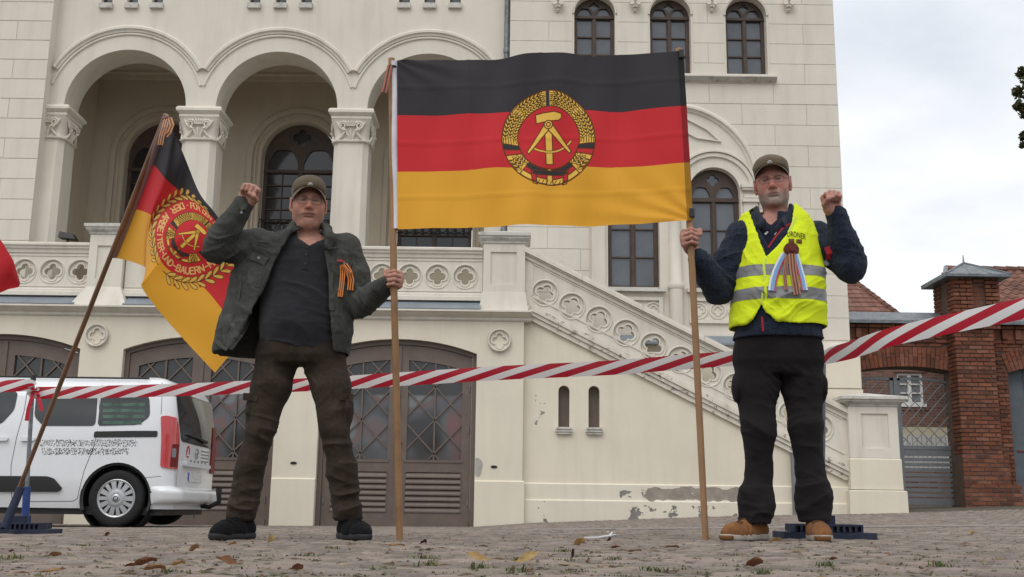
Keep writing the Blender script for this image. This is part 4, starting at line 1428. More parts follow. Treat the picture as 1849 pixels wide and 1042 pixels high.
# corbelled head with recessed niches
hx0, hx1 = WX(1722, 540, YP-.08), WX(1807, 540, YP-.08)
hy = YP-.08
nb0, nb1 = WX(1758, 530, hy), WX(1779, 530, hy)
hz = zup0+.02
MB().box(hx0+.02, hx1-.02, hy+.06, hy+.95, hz-.08, zup1+.02).build('pier_core', M['mortar'], gateway)
def headskip(x, z): return nb0 < x < nb1 and z < zup1-.12
lay(hx0, nb0, hz, zup1, hy, lambda *a: True, bulk); lay(nb1, hx1, hz, zup1, hy, lambda *a: True, bulk)
lay(nb0, nb1, zup1-.10, zup1, hy, None, bulk); lay(nb0, nb1, hz, zup1-.1, hy+.055, None, bulk)
lay(hy, hy+.33, hz, zup1, hx0, None, bulk, axis='y'); lay(hy+.6, hy+.95, hz, zup1, hx0, None, bulk, axis='y')
for k, e_ in enumerate((.09, .05, .02)):
    lay(hx0+e_, hx1-e_, hz-CRS*(k+1)*1.0, hz-CRS*k, hy+e_, None, bulk)
    lay(hy+e_, hy+.95, hz-CRS*(k+1), hz-CRS*k, hx0+e_, None, bulk, axis='y')
bulk.build('brickwork', gateway, kind='stuff')
# zinc pier roof
m = MB(); ov = .16
ex0, ex1, ey0, ey1 = hx0-ov, hx1+ov, hy-ov, hy+.95+ov
ze = zup1-.01; zap = WZ(1752, 474, hy+.4)
ap = ((ex0+ex1)/2, (ey0+ey1)/2, zap)
m.add([(ex0, ey0, ze), (ex1, ey0, ze), (ex1, ey1, ze), (ex0, ey1, ze), (ex0, ey0, ze+.05), (ex1, ey0, ze+.05), (ex1, ey1, ze+.05), (ex0, ey1, ze+.05), ap],
      [(3,2,1,0), (0,1,5,4), (1,2,6,5), (2,3,7,6), (3,0,4,7), (4,5,8), (5,6,8), (6,7,8), (7,4,8)])
for k in range(4):
    c = [(ex0, ey0), (ex1, ey0), (ex1, ey1), (ex0, ey1)][k]
    m.tube([(c[0], c[1], ze+.055), (ap[0], ap[1], ap[2]+.01)], .018, 6)
for t in (.36, .7):
    m.tube([(ex0+(ex1-ex0)*t, ey0, ze+.052), (ap[0]+(t-.5)*.1, ap[1]-.02, zap-.02)], .009, 5)
m.tube([(ap[0], ap[1], zap-.05), (ap[0], ap[1], WZ(1751, 459, hy+.4))], [.022, .008], 8)
m.build('pier_roof', M['zinc'], gateway)
# coping
for (a, b) in ((wl, px0-.02), (px1+.02, wr)):
    xprism(m := MB(), a, b, [(YW-.16, zcop+.0), (YW-.18, zcop-.03), (YW-.18, zcop+.03), (YW-.15, zcop+.045), (YW+.24, zct+.12), (YW+.62, zcop+.04), (YW+.62, zcop)])
    m.build('zinc_coping', M['zinc'], gateway)
# blue-grey boarded door in the right opening
dr = MB().plate([(rx0+.01, 0), (rx1, 0)] + [(x, z-.01) for x, z in reversed(A2)][:], [], YW+.2, YW+.25) if False else MB().box(rx0+.06, rx1, YW+.22, YW+.27, -.1, gt+.3)
dr.box(rx0+.005, rx0+.06, YW+.17, YW+.29, -.1, gt+.3)
for k in range(6):
    dr.box(rx0+.07+k*.3, rx0+.07+k*.3+.285, YW+.205, YW+.221, -.1, gt+.3)
d_ = dr.build('boarded_door', MAT('blue_grey_paint', (.10, .115, .135), rough=.6, var=.12, vscale=6), gateway)
c = W(1842, 815, YW+.2)
MB().box(c.x-.05, c.x+.9, YW+.19, YW+.204, c.z-.015, c.z+.02).build('strap_hinge', MAT('rusty_iron', (.13, .05, .035), rough=.8), d_)

# ---- iron gate
M['gate'] = MAT('grey_gate_paint', (.17, .18, .19), rough=.5, metal=.3, var=.12, vscale=5)
YGt = YW+.18
g0, g1 = WX(1626, 800, YGt), WX(1731, 800, YGt)
gz0, gzm, gzt = WZ(1680, 912, YGt), WZ(1680, 808, YGt), WZ(1680, 688, YGt)
gate = empty('metal_gate', (g0, YGt, gz0), 'grey metal gate with slatted foot and diamond lattice under the brick arch', 'gate')
def leaf(a, b, za, zb_l, zb_r, mirror=False):
    st = .055
    m = MB()
    m.box(a, a+st, YGt, YGt+.05, za, zb_l); m.box(b-st*1.3, b, YGt, YGt+.05, za, zb_r)
    m.box(a+st, b-st*1.3, YGt+.002, YGt+.048, za, za+.12); m.box(a+st, b-st*1.3, YGt+.002, YGt+.048, gzm-.04, gzm+.03)
    m.box(a+st, b-st*1.3, YGt+.012, YGt+.04, gzm-.16, gzm-.041)
    N = 10
    pts = [(a+(b-a)*i/N, YGt+.025, zb_l+(zb_r-zb_l)*i/N + .05*sin(pi*i/N)) for i in range(N+1)]
    m.sweep([(p, (0, 1, 0), (0, 0, 1)) for p in pts], [(-.025, -.05), (.025, -.05), (.025, 0), (-.025, 0)])
    m.build('gate_frame', M['gate'], gate)
    n = 8
    for i in range(n):
        z = za+.14+(gzm-.17-za-.14)*i/n
        w_ = (gzm-.17-za-.14)/n
        MB().box(a+st-.005, b-st*1.3+.005, YGt+.01, YGt+.03, z+.006, z+w_-.024).build('slat', M['gate'], gate)
    # diamonds
    L = gzm+.03
    stp = .235
    for sgn in (1, -1):
        k = -12
        while k < 22:
            P = []
            for i in range(41):
                x = a+st+(b-a-2.3*st)*i/40
                z = L + k*stp + sgn*(x-a)*1.08
                top = zb_l+(zb_r-zb_l)*(x-a)/(b-a)+.05*sin(pi*(x-a)/(b-a))-.04
                if L <= z <= top: P.append((x, z))
            if len(P) > 2:
                dy = .0 if sgn > 0 else .014
                MB().tube([(P[0][0], YGt+.02+dy, P[0][1]), (P[-1][0], YGt+.02+dy, P[-1][1])], .008, 5).build('lattice_bar', M['gate'], gate)
            k += 1
leaf(g0, g1, gz0, gzt+.05, gzt-.03)
leaf(g0-1.02, g0-.07, gz0, gzt-.03, gzt+.05)
m = MB().box(g0-.068, g0-.002, YGt-.02, YGt+.03, gz0, gzt+.06); m.build('meeting_stile', M['gate'], gate)

# ---- courtyard house behind the gate, with white window and a pale garage
YC = 30.0
M['farbrick'] = MAT('far_brick', (.16, .075, .055), rough=.95)
nt = M['farbrick'].node_tree; b = nt.nodes['Principled BSDF']
tc = nt.nodes.new('ShaderNodeTexCoord'); mp = nt.nodes.new('ShaderNodeMapping'); mp.inputs['Rotation'].default_value = (radians(90), 0, 0)
bt = nt.nodes.new('ShaderNodeTexBrick'); bt.inputs['Scale'].default_value = 1.0
bt.inputs['Color1'].default_value = (.22, .11, .085, 1); bt.inputs['Color2'].default_value = (.14, .075, .06, 1); bt.inputs['Mortar'].default_value = (.22, .19, .165, 1)
bt.inputs['Brick Width'].default_value = .25; bt.inputs['Row Height'].default_value = .077; bt.inputs['Mortar Size'].default_value = .007
nt.links.new(tc.outputs['Object'], mp.inputs[0]); nt.links.new(mp.outputs[0], bt.inputs['Vector']); nt.links.new(bt.outputs[0], b.inputs['Base Color'])
court = empty('courtyard_house', (10.5, YC, .3), 'brick courtyard house with a white casement window behind the gate', 'building')
wx0, wx1, wz0, wz1 = WX(1620.5, 700, YC), WX(1667, 700, YC), WZ(1643, 729, YC), WZ(1643, 674, YC)
cx0, cx1 = WX(1480, 700, YC), WX(1850, 700, YC)
ztc = WZ(1640, 640, YC)
MB().plate([(cx0, -.3), (cx1, -.3), (cx1, ztc), (cx0, ztc)], [[(wx0, wz0), (wx1, wz0), (wx1, wz1), (wx0, wz1)]], YC, YC+.3).build('wall', M['farbrick'], court)
m = MB(); wt = M['white'] = MAT('white_paint', (.75, .76, .76), rough=.5, var=.05)
f = .055
m.plate([(wx0, wz0), (wx1, wz0), (wx1, wz1), (wx0, wz1)], [[(wx0+f, wz0+f), (wx1-f, wz0+f), (wx1-f, wz1-f), (wx0+f, wz1-f)]], YC+.05, YC+.12)
xm = (wx0+wx1)/2
m.box(xm-.045, xm+.045, YC+.045, YC+.11, wz0+f, wz1-f)
w_ = m.build('window', wt, court)
for k in range(3):
    for s in range(2):
        a, b2 = ((wx0+f, xm-.045), (xm+.045, wx1-f))[s]
        zA, zB = wz0+f+(wz1-wz0-2*f)*k/3, wz0+f+(wz1-wz0-2*f)*(k+1)/3
        MB().box(a, b2, YC+.1, YC+.104, zA+.018, zB-.018).build('pane', M['curtain'], w_)
        if k: MB().box(a, b2, YC+.06, YC+.1, zA-.018, zA+.018).build('glazing_bar', wt, w_)
MB().box(wx0-.05, wx1+.05, YC-.05, YC+.05, wz0-.09, wz0-.003).build('window_sill', M['white'], court)
for (za, zb_) in ((wz0-.18, wz0-.1), (wz1+.02, wz1+.22)):
    MB().box(wx0-.1, wx1+.1, YC-.03, YC+.01, za, zb_).build('brick_band', M['farbrick'], court)
yg = 28.6
garage = empty('courtyard_garage', (9.9, yg, .3), 'low cream courtyard garage with pale ribbed door seen through the gate', 'garage')
ga, gb, gzt_ = WX(1560, 800, yg), WX(1717, 800, yg), WZ(1640, 771, yg)
MB().box(ga, gb, yg, yg+1.2, -.2, gzt_).build('wall', plaster('yellowish_render', (.50, .46, .34), .1), garage)
db = MB(); x = WX(1622, 800, yg)
while x < WX(1708, 800, yg):
    db.box(x, x+.11, yg-.03, yg-.002, WZ(1640, 848, yg), WZ(1640, 786, yg)); x += .125
db.build('ribbed_door', MAT('greyish_door_paint', (.5, .5, .49), rough=.6, var=.1), garage)
MB().box(ga+.05, gb-.05, yg-.02, yg-.001, -.2, WZ(1640, 850, yg)).build('foot_wall', M['farbrick'], garage)
# ---- tiled roofs beyond the wall
M['tile'] = MAT('clay_tile', (.24, .10, .065), rough=.85, spec=.2, attr='Col', var=.2, vscale=8, bump=.3, bscale=40)
def tcol(): return np.array(random.choice([(.20, .095, .07), (.17, .085, .065), (.15, .075, .06), (.22, .115, .085)]))*random.uniform(.85, 1.1)
YH = 33.0
barn = empty('hipped_barn', (WX(1560, 570, YH), YH, .3), 'brick barn with a red hipped tile roof beside the town hall corner', 'building')
e0 = W(1440, 590, YH); e1 = W(1646, 590, YH); top = W(1522, 496, YH+3.2)
zt_r = top.z; rows = 12
eav_z = e1.z
MB().box(e0.x, e1.x-.1, YH+.05, YH+6.3, -.2, eav_z).build('wall', M['farbrick'], barn)
for k in range(rows):
    t0, t1 = k/rows, (k+1)/rows
    za, zb_ = eav_z+(zt_r-eav_z)*t0, eav_z+(zt_r-eav_z)*t1
    ya, yb_ = YH+3.2*t0, YH+3.2*t1
    xa_, xb_ = e1.x+(top.x-e1.x)*t0, e1.x+(top.x-e1.x)*t1
    x = e0.x
    m = MB(); cols = []
    while x < xa_-.01:
        x2 = min(x+.24, xa_); x3 = min(x+.24, max(xb_, x))
        dz = random.uniform(0, .008)
        n0 = len(m.f)
        m.add([(x+.004, ya-.05, za-.0+dz), (x2-.004, ya-.05, za+dz), (min(x3, x2)-.004, yb_, zb_+.02), (x+.004, yb_, zb_+.02),
               (x+.004, ya-.05, za+.05+dz), (x2-.004, ya-.05, za+.05+dz), (min(x3, x2)-.004, yb_, zb_+.045), (x+.004, yb_, zb_+.045)],
              [(4,5,6,7), (0,1,5,4), (1,2,6,5), (3,0,4,7)])
        cols += [tcol()]*(len(m.f)-n0)
        x = x2
    me = m.mesh('tile_course', M['tile']); colattr(me, cols); link('tile_course', me, barn)
m = MB()
for k in range(13):
    t0, t1 = k/13, (k+1.15)/13
    p = lambda t: (e1.x+(top.x-e1.x)*t, YH+3.2*t-.02, eav_z+(zt_r-eav_z)*t+.05)
    m.tube([p(t0), p(t1)], [.11, .085], 10)
me = m.mesh('hip_tile', M['tile']); colattr(me, [tcol()*.8 for _ in m.f]); link('hip_tile', me, barn)
# right house with pantiles
YQ = 27.0
house = empty('pantiled_house', (WX(1850, 575, YQ), YQ, .3), 'house with wavy red pantile roof and grey bargeboard behind the brick pier', 'building')
a0 = W(1694, 580, YQ); rdg = W(1708, 488, YQ+3.5)
xe0_, xr0_ = a0.x, rdg.x
xq0_, xq1_ = xr0_, xr0_+7.5
zE, zR = a0.z-.1, rdg.z
MB().box(xq0_+.1, xq1_, YQ+.1, YQ+7, -.2, zE).build('wall', M['farbrick'], house)
m = MB()
m.add([(xe0_+.1, YQ+.05, zE), (xr0_+1.4, YQ+7, zE), (xr0_+.1, YQ+3.5, zR-.03), (xe0_+.3, YQ+.05, zE), (xr0_+1.6, YQ+7, zE), (xr0_+.3, YQ+3.5, zR-.03)], [(0, 2, 1), (3, 4, 5), (0, 3, 5, 2), (2, 5, 4, 1)])
m.build('gable', M['farbrick'], house)
rows = 13
for k in range(rows):
    t0, t1 = k/rows, (k+1)/rows
    y0_, y1_, z0_, z1_ = YQ+3.5*t0, YQ+3.5*t1, zE+(zR-zE)*t0, zE+(zR-zE)*t1
    n = 30*6
    vs, fs, cols = [], [], []
    per = (xq1_-xq0_)/30
    for i in range(n+1):
        xs0_ = xe0_+(xr0_-xe0_)*t0
        x = xs0_ + (xq1_-xs0_)*i/n
        wv = .028*sin(2*pi*(x-xq0_)/per)
        vs += [(x, y0_-.06, z0_-.02+wv), (x, y0_-.06, z0_+.035+wv), (x, y1_, z1_+.03+wv*.9)]
    for i in range(n):
        fs += [(i*3, i*3+3, i*3+4, i*3+1), (i*3+1, i*3+4, i*3+5, i*3+2)]
    cc = [tcol() for _ in range(31)]
    for i in range(n): cols += [cc[i//6]*.9]*2
    me = bpy.data.meshes.new('tile_course'); me.from_pydata(vs, [], fs); me.materials.append(M['tile']); colattr(me, cols); link('tile_course', me, house, 50)
m = MB()
for k in range(22):
    x = xq0_+k*.35
    m.tube([(x, YQ+3.5, zR+.03), (x+.37, YQ+3.5, zR+.03)], [.12, .10], 10)
me = m.mesh('ridge_tile', M['tile']); colattr(me, [tcol()*.85 for _ in m.f]); link('ridge_tile', me, house)
m = MB()
m.sweep([((xe0_-.04, YQ-.1, zE-.1), (1, 0, 0), (0, -.5, .86)), ((xr0_-.04, YQ+3.5, zR+.05), (1, 0, 0), (0, -.5, .86))], [(-.03, -.12), (.09, -.12), (.09, .09), (-.03, .09)])
m.build('bargeboard', M['zinc'], house)

# ================================================================== TREE AT THE RIGHT EDGE
M['leaf'] = MAT('tree_leaf', (.05, .062, .022), rough=.6, attr='Col', trans=.3)
M['bark'] = MAT('tree_bark', (.07, .058, .048), rough=.95, var=.3, vscale=10, bump=.8, bscale=20)
YTr = 24.0
tp = W(1990, 700, YTr)
tree = empty('broadleaf_tree', (tp.x, YTr, .3), 'dark green broadleaf tree whose outer twigs reach in at the right edge', 'tree')
m = MB()
m.tube([(tp.x, YTr, 0), (tp.x+.05, YTr, 2), (tp.x, YTr+.1, 4), (tp.x-.1, YTr, 6), (tp.x, YTr, 8.5), (tp.x+.1, YTr, 10.5)], [.32, .26, .22, .16, .09, .03], 10)
clumps = []
for (px, py, dY, r) in ((1846, 132, 0, .14), (1838, 165, -.1, .12), (1849, 175, .1, .22), (1840, 192, -.1, .13), (1850, 205, 0, .13), (1848, 246, -.2, .10), (1847, 262, -.2, .06), (1862, 150, 0, .3), (1870, 190, .1, .3), (1866, 250, -.1, .14), (1862, 225, -.1, .1)):
    c = W(px, py, YTr-1+dY); clumps.append((c, r))
for _ in range(46):
    a, el = random.uniform(0, 2*pi), random.uniform(-.7, 1.3)
    r = random.uniform(.5, 1.0)
    c = Vector((tp.x+.35+1.35*r*cos(a)*cos(el*.6), YTr+1.3*r*sin(a), 8.0+2.3*r*sin(el)))
    if c.x < WX(1880, 200, YTr): continue
    clumps.append((c, random.uniform(.35, .6)))
for c, r in clumps:
    s = Vector((tp.x, YTr, max(4, c.z-1.4)))
    mid = (s+c)/2 + Vector((0, 0, .15))
    m.tube([s, mid, c], [.045, .022, .006], 5)
m.build('trunk', M['bark'], tree, smooth=60)
lv, lf, lc = [], [], []
for c, r in clumps:
    n = int(90*(r/.3)**2) if r > .16 else int(150*r/.14)
    for _ in range(n):
        d = Vector((random.gauss(0, 1), random.gauss(0, 1), random.gauss(0, 1))).normalized()*r*random.random()**.5
        p = c+d
        u = Vector((random.gauss(0, 1), random.gauss(0, 1), random.gauss(0, .6))).normalized()
        w = u.cross(Vector((random.gauss(0, 1), random.gauss(0, 1), random.gauss(0, 1)))).normalized()
        s = random.uniform(.045, .085)
        o = len(lv)
        lv += [tuple(p-u*s), tuple(p+w*s*.5), tuple(p+u*s), tuple(p-w*s*.5)]
        lf.append((o, o+1, o+2, o+3))
        lc.append(np.array(random.choice([(.05, .06, .02), (.065, .07, .025), (.04, .05, .018), (.09, .07, .03)]))*random.uniform(.7, 1.2))
me = bpy.data.meshes.new('crown'); me.from_pydata(lv, [], lf); me.materials.append(M['leaf']); colattr(me, lc)
link('crown', me, tree)
# ================================================================== WHITE VAN (rear half in view, drives to the left)
M['vanwhite'] = MAT('white_car_paint', (.70, .71, .73), rough=.28, spec=.5, coat=.6, var=.03, vscale=2)
M['tyre'] = MAT('tyre_rubber', (.018, .018, .018), rough=.85, var=.2, vscale=12)
M['hub'] = MAT('silver_hubcap', (.42, .43, .44), rough=.35, metal=.6)
M['lens'] = MAT('red_lamp_lens', (.45, .012, .016), rough=.12, spec=.6, coat=.8)
M['lens_dk'] = MAT('dark_red_lamp_lens', (.14, .006, .008), rough=.35, spec=.3)
M['van_glass'] = MAT('tinted_car_glass', (.018, .021, .022), rough=.05, spec=.8, var=.5, vscale=1.8)
YV = 12.5                                   # near side of the van
wc = W(208, 900, YV)
gvan = gz1(-4.6, 12.6)
van = empty('white_van', (wc.x, YV+.9, gvan), 'white compact van parked in front of the garage doors, its rear towards the right', 'van')
VX = lambda px, py=800: WX(px, py, YV)
VZ = lambda py, px=208: WZ(px, py, YV)
zB, zT = gvan+.21, gvan+1.84
XR0 = WX(301, 830, YV)+.12                  # rearmost body plane
HW = .92
def wid(z):                                  # half width at height z: tumblehome above the waist
    t = max(0, (z-(gvan+1.05))/.8)
    lo = max(0, (gvan+.55-z)/.35)
    return HW - .135*t**1.5 - .05*lo**2
def xrear(z):
    t = max(0, (z-(gvan+.95))/.9)
    return XR0 - .05 - .13*t**1.7 + (.03 if z < gvan+.9 else 0)*0
RAD = .13
def loop_len(z): return 0
def van_pt(s, z, off=0.0):
    """s metres along the skin: negative on the near flank, 0 at the start of the rear corner"""
    w, xr = wid(z), xrear(z)
    cy = YV+HW
    q = RAD*pi/2
    if s <= 0: return Vector((xr-RAD+s, cy-w-off, z))
    if s < q:
        a = s/RAD
        return Vector((xr-RAD+(RAD+off)*sin(a), cy-w+RAD-(RAD+off)*cos(a), z))
    return Vector((xr+off, cy-w+RAD+(s-q), z))
def s_of_x(x, z): return x-(xrear(z)-RAD)
QC = RAD*pi/2
# body shell
LEN = 4.3
def outline(z, inset=0.0):
    w, xr = wid(z)-inset, xrear(z)-inset
    xf = XR0-LEN+inset + max(0, (z-(gvan+.95)))*1.15 + max(0, z-(gvan+1.0))*.35
    cy = YV+HW; r = max(.02, RAD-inset*.3)
    P = []
    for (cx, cyy, a0) in ((xr-r, cy-w+r, -pi/2), (xr-r, cy+w-r, 0), (xf+r, cy+w-r, pi/2), (xf+r, cy-w+r, pi)):
        for i in range(9):
            a = a0+pi/2*i/8
            P.append((cx+r*cos(a), cyy+r*sin(a)))
    # straight runs get extra points so bevels stay smooth
    return P
ZR0 = gvan+1.47
zs_v = list(np.linspace(zB, ZR0, 26))
secs = [(outline(z), z) for z in zs_v]
for k in range(1, 9):                        # rounded roof edge
    a = pi/2*k/8
    z = ZR0+.26*sin(a)**.9 + .03*k/8
    secs.append((outline(min(z, ZR0+.15), .34*(1-cos(a))**1.3), z))
m = MB(); loft8(m, secs)
me = m.mesh('body', M['vanwhite'])
ob = link('body', me, van, 30)
# wheel arches cut from the shell
def cutter(x, y0, y1, r):
    c = MB().lathe([(0, y0), (r, y0), (r, y1), (0, y1)], (x, 0, wc.z), 40, 'y')
    o = c.build('cut', None, None, fix=True); return o
wheels = [wc.x, wc.x-2.75]
cuts = [cutter(x, YV-.3, YV+.32, .405) for x in wheels] + [cutter(x, YV+2*HW-.32, YV+2*HW+.3, .405) for x in wheels]
for c in cuts:
    md = ob.modifiers.new('b', 'BOOLEAN'); md.operation = 'DIFFERENCE'; md.object = c; md.solver = 'EXACT'
dg = bpy.context.evaluated_depsgraph_get()
nm = bpy.data.meshes.new_from_object(ob.evaluated_get(dg))
ob.modifiers.clear(); ob.data = nm; nm.name = 'body'
if not nm.materials: nm.materials.append(M['vanwhite'])
for c in cuts: bpy.data.objects.remove(c)
set_smooth(nm, 30)

def patch(poly, off, thick, step, name, mat, parent, mp=van_pt, smooth=50):
    """raised panel on the curved skin: polygon in (s, z) filled with a fine grid"""
    pts = [Vector(p) for p in poly]
    # densify the edge
    E = []
    for i in range(len(pts)):
        a, b = pts[i], pts[(i+1) % len(pts)]
        n = max(1, int((b-a).length/step))
        E += [a+(b-a)*k/n for k in range(n)]
    x0, x1 = min(p.x for p in E), max(p.x for p in E); y0, y1 = min(p.y for p in E), max(p.y for p in E)
    def inside(p):
        c = False
        for i in range(len(E)):
            a, b = E[i], E[i-1]
            if (a.y > p.y) != (b.y > p.y) and p.x < (b.x-a.x)*(p.y-a.y)/(b.y-a.y)+a.x: c = not c
        return c
    V = list(E)
    nxg, nyg = int((x1-x0)/step), int((y1-y0)/step)
    for i in range(1, nxg):
        for j in range(1, nyg):
            p = Vector((x0+(x1-x0)*i/nxg, y0+(y1-y0)*j/nyg))
            if inside(p) and min((p-e).length for e in E) > step*.4: V.append(p)
    n = len(E)
    res = geometry.delaunay_2d_cdt(V, [(i, (i+1) % n) for i in range(n)], [], 1, 1e-6)
    vs2, fs2 = res[0], res[2]
    m = MB()
    k = len(vs2)
    front = [mp(p.x, p.y, off) for p in vs2]
    m.add(front, [tuple(f) for f in fs2])
    # rim
    base = [mp(p.x, p.y, off-thick) for p in E]
    top = [mp(p.x, p.y, off) for p in E]
    m.add(top+base, [(i, (i+1) % n, (i+1) % n+n, i+n) for i in range(n)])
    o = m.build(name, mat, parent, smooth, fix=True)
    return o
def rounded(poly, r, n=4):
    out = []
    L = len(poly)
    for i in range(L):
        p, a, b = Vector(poly[i]), Vector(poly[i-1]), Vector(poly[(i+1) % L])
        u, w = (a-p), (b-p)
        rr = min(r, u.length*.45, w.length*.45)
        P, Q = p+u.normalized()*rr, p+w.normalized()*rr
        for k in range(n+1):
            t = k/n
            out.append(tuple(P*(1-t)**2 + p*2*t*(1-t) + Q*t*t))
    return out
def side(px, py):                            # photo pixel on the near flank -> (s, z)
    z = VZ(py, px); return (s_of_x(WX(px, py, YV+HW-wid(z)), z), z)
# near flank windows
qw = rounded([side(176, 769), side(250, 767), side(271, 752), side(270, 718), side(262, 706), side(183, 706)], .05)
patch(qw, .006, .02, .06, 'side_window', M['van_glass'], van)
dw = rounded([side(62, 752), side(78, 769), side(172, 769), side(177, 706), side(66, 706)], .05)
patch(dw, .006, .02, .06, 'side_window', M['van_glass'], van)
fw = rounded([side(-120, 766), side(2, 766), side(26, 740), side(33, 706), side(-40, 706)], .05)
patch(fw, .006, .02, .08, 'side_window', M['van_glass'], van)
# green advertisement print on the quarter window (unreadable) stays a faint tint
tn = MAT('green_window_film', (.035, .09, .06), rough=.1, spec=.7, var=.6, vscale=9)
for k in range(4):
    y = 727+k*11
    patch([side(186, y+6), side(262-6*(k == 3), y+6), side(262-6*(k == 3), y), side(186, y)], .0075, .002, .08, 'window_print', tn, van)
# slide rail, sill trim, handles, joints, roof seam
rail = rounded([side(169, 790), side(284, 789), side(285, 778), side(240, 778), (side(171, 779))], .02)
patch(rail, .008, .02, .06, 'slide_rail', M['black'], van)
trim = rounded([side(-200, 888), side(106, 888), side(113, 882), side(98, 864), side(86, 860), side(-200, 858)], .02)
patch(trim, .025, .03, .06, 'sill_trim', M['black'], van)
for (hx, hy) in ((52, 793), (3, 793)):
    p = rounded([side(hx-14, hy+4), side(hx+12, hy+3), side(hx+13, hy-3), side(hx-14, hy-3)], .015)
    patch(p, .035, .03, .03, 'door_handle', M['vanwhite'], van)
gapm = MAT('panel_gap', (.03, .03, .032), rough=.8)
def seam(pix, name='panel_gap', w=.006):
    pts = [side(*p) for p in pix]
    m = MB()
    for a, b in zip(pts[:-1], pts[1:]):
        d = (Vector(b)-Vector(a)); n_ = Vector((-d.y, d.x)).normalized()*w/2
        k = max(1, int(d.length/.08))
        for i in range(k):
            P, Q = Vector(a)+d*i/k, Vector(a)+d*(i+1)/k
            m.add([van_pt(P.x-n_.x, P.y-n_.y, .002), van_pt(Q.x-n_.x, Q.y-n_.y, .002), van_pt(Q.x+n_.x, Q.y+n_.y, .002), van_pt(P.x+n_.x, P.y+n_.y, .002)], [(0, 1, 2, 3)])
    m.build(name, gapm, van, fix=True)
seam([(22, 905), (20, 840), (30, 790), (44, 740), (50, 700)])
seam([(176, 778), (168, 810), (152, 850), (140, 900), (132, 905), (40, 906)])
seam([(180, 770), (178, 704), (186, 694)])
seam([(258, 863), (291, 860)], w=.005)
seam([(291, 748), (293, 700), (293, 688)], w=.005)
# lower body sill in shadow
MB().box(XR0-LEN+.35, XR0-.16, YV+.1, YV+2*HW-.1, gvan+.14, zB+.02).build('underbody', M['black'], van)
# wheels
def make_wheel(x, y, near):
    w_ = MB()
    R_ = .322
    prof = [(.20, .0), (.235, -.012), (R_-.03, -.018), (R_-.008, -.002), (R_, .03), (R_, .16), (R_-.01, .19), (R_-.05, .2), (.2, .19)]
    w_.lathe(prof, (0, 0, 0), 44, 'y')
    tv = w_.mesh('tyre', M['tyre']); set_smooth(tv, 50)
    root = MB().lathe([(0, .06), (.16, .06), (.16, .15), (0, .15)], (0, 0, 0), 20, 'y').mesh('wheel', M['black'])
    o = place('wheel', root, van, (x, y, wc.z))
    t = place('tyre', tv, o, (x, y, wc.z))
    h = MB()
    RH = .222
    # rim ring
    h.lathe([(RH, .02), (RH, -.004), (RH-.012, -.012), (RH-.03, -.004), (RH-.032, .02)], (0, 0, 0), 44, 'y')
    # dished centre
    h.lathe([(.115, .0), (.09, -.015), (.05, -.012), (.04, -.02), (0, -.022)], (0, 0, 0), 30, 'y')
    n = 14
    for k in range(n):
        a = 2*pi*k/n; da = .115 if k % 2 else .15
        for (r0, r1, y0_, y1_) in ((.10, RH-.025, -.008, -.006),):
            L = [(r0*cos(a-da*1.5), r0*sin(a-da*1.5)), (r1*cos(a-da), r1*sin(a-da)), (r1*cos(a+da), r1*sin(a+da)), (r0*cos(a+da*1.5), r0*sin(a+da*1.5))]
            h.add([(p[0], y0_-.004*(i in (0, 3)), p[1]) for i, p in enumerate(L)] + [(p[0], .015, p[1]) for p in L], [(0,1,2,3), (0,4,5,1), (2,6,7,3), (1,5,6,2)])
    hm = h.mesh('hubcap', M['hub'])
    bm = bmesh.new(); bm.from_mesh(hm); bmesh.ops.recalc_face_normals(bm, faces=bm.faces); bm.to_mesh(hm); bm.free(); set_smooth(hm, 40)
    place('hubcap', hm, o, (x, y, wc.z))
    place('hub_backing', MB().lathe([(0, .02), (RH, .02), (RH, .03)], (0, 0, 0), 30, 'y').mesh('hub_backing', M['black']), o, (x, y, wc.z))
    place('hub_emblem', MB().lathe([(.028, -.021), (.028, -.026), (.022, -.026), (.022, -.023)], (0, 0, 0), 20, 'y').mesh('hub_emblem', M['black']), o, (x, y, wc.z))
    return o
for x in wheels:
    make_wheel(x, YV+.03, True)
    o = make_wheel(x, YV+2*HW-.03, False)
    o.rotation_euler = (0, 0, pi)
# arch liners
for x in wheels:
    l = MB().lathe([(.40, YV+.02), (.40, YV+.30), (0, YV+.30)], (x, 0, wc.z), 36, 'y'); l.build('arch_liner', M['black'], van, fix=True)
    l = MB()
    for i in range(28):                       # black lip round the arch
        a0, a1 = -.35+(pi+.7)*i/28, -.35+(pi+.7)*(i+1)/28
        for (r0, r1) in ((.375, .41),):
            z0_, z1_ = wc.z, wc.z
            P = [(x+r0*cos(a0), YV+.02, wc.z+r0*sin(a0)), (x+r0*cos(a1), YV+.02, wc.z+r0*sin(a1)), (x+r1*cos(a1), YV+.005, wc.z+r1*sin(a1)), (x+r1*cos(a0), YV+.005, wc.z+r1*sin(a0))]
            l.add(P, [(0, 1, 2, 3)])
    l.build('arch_lip', M['black'], van)
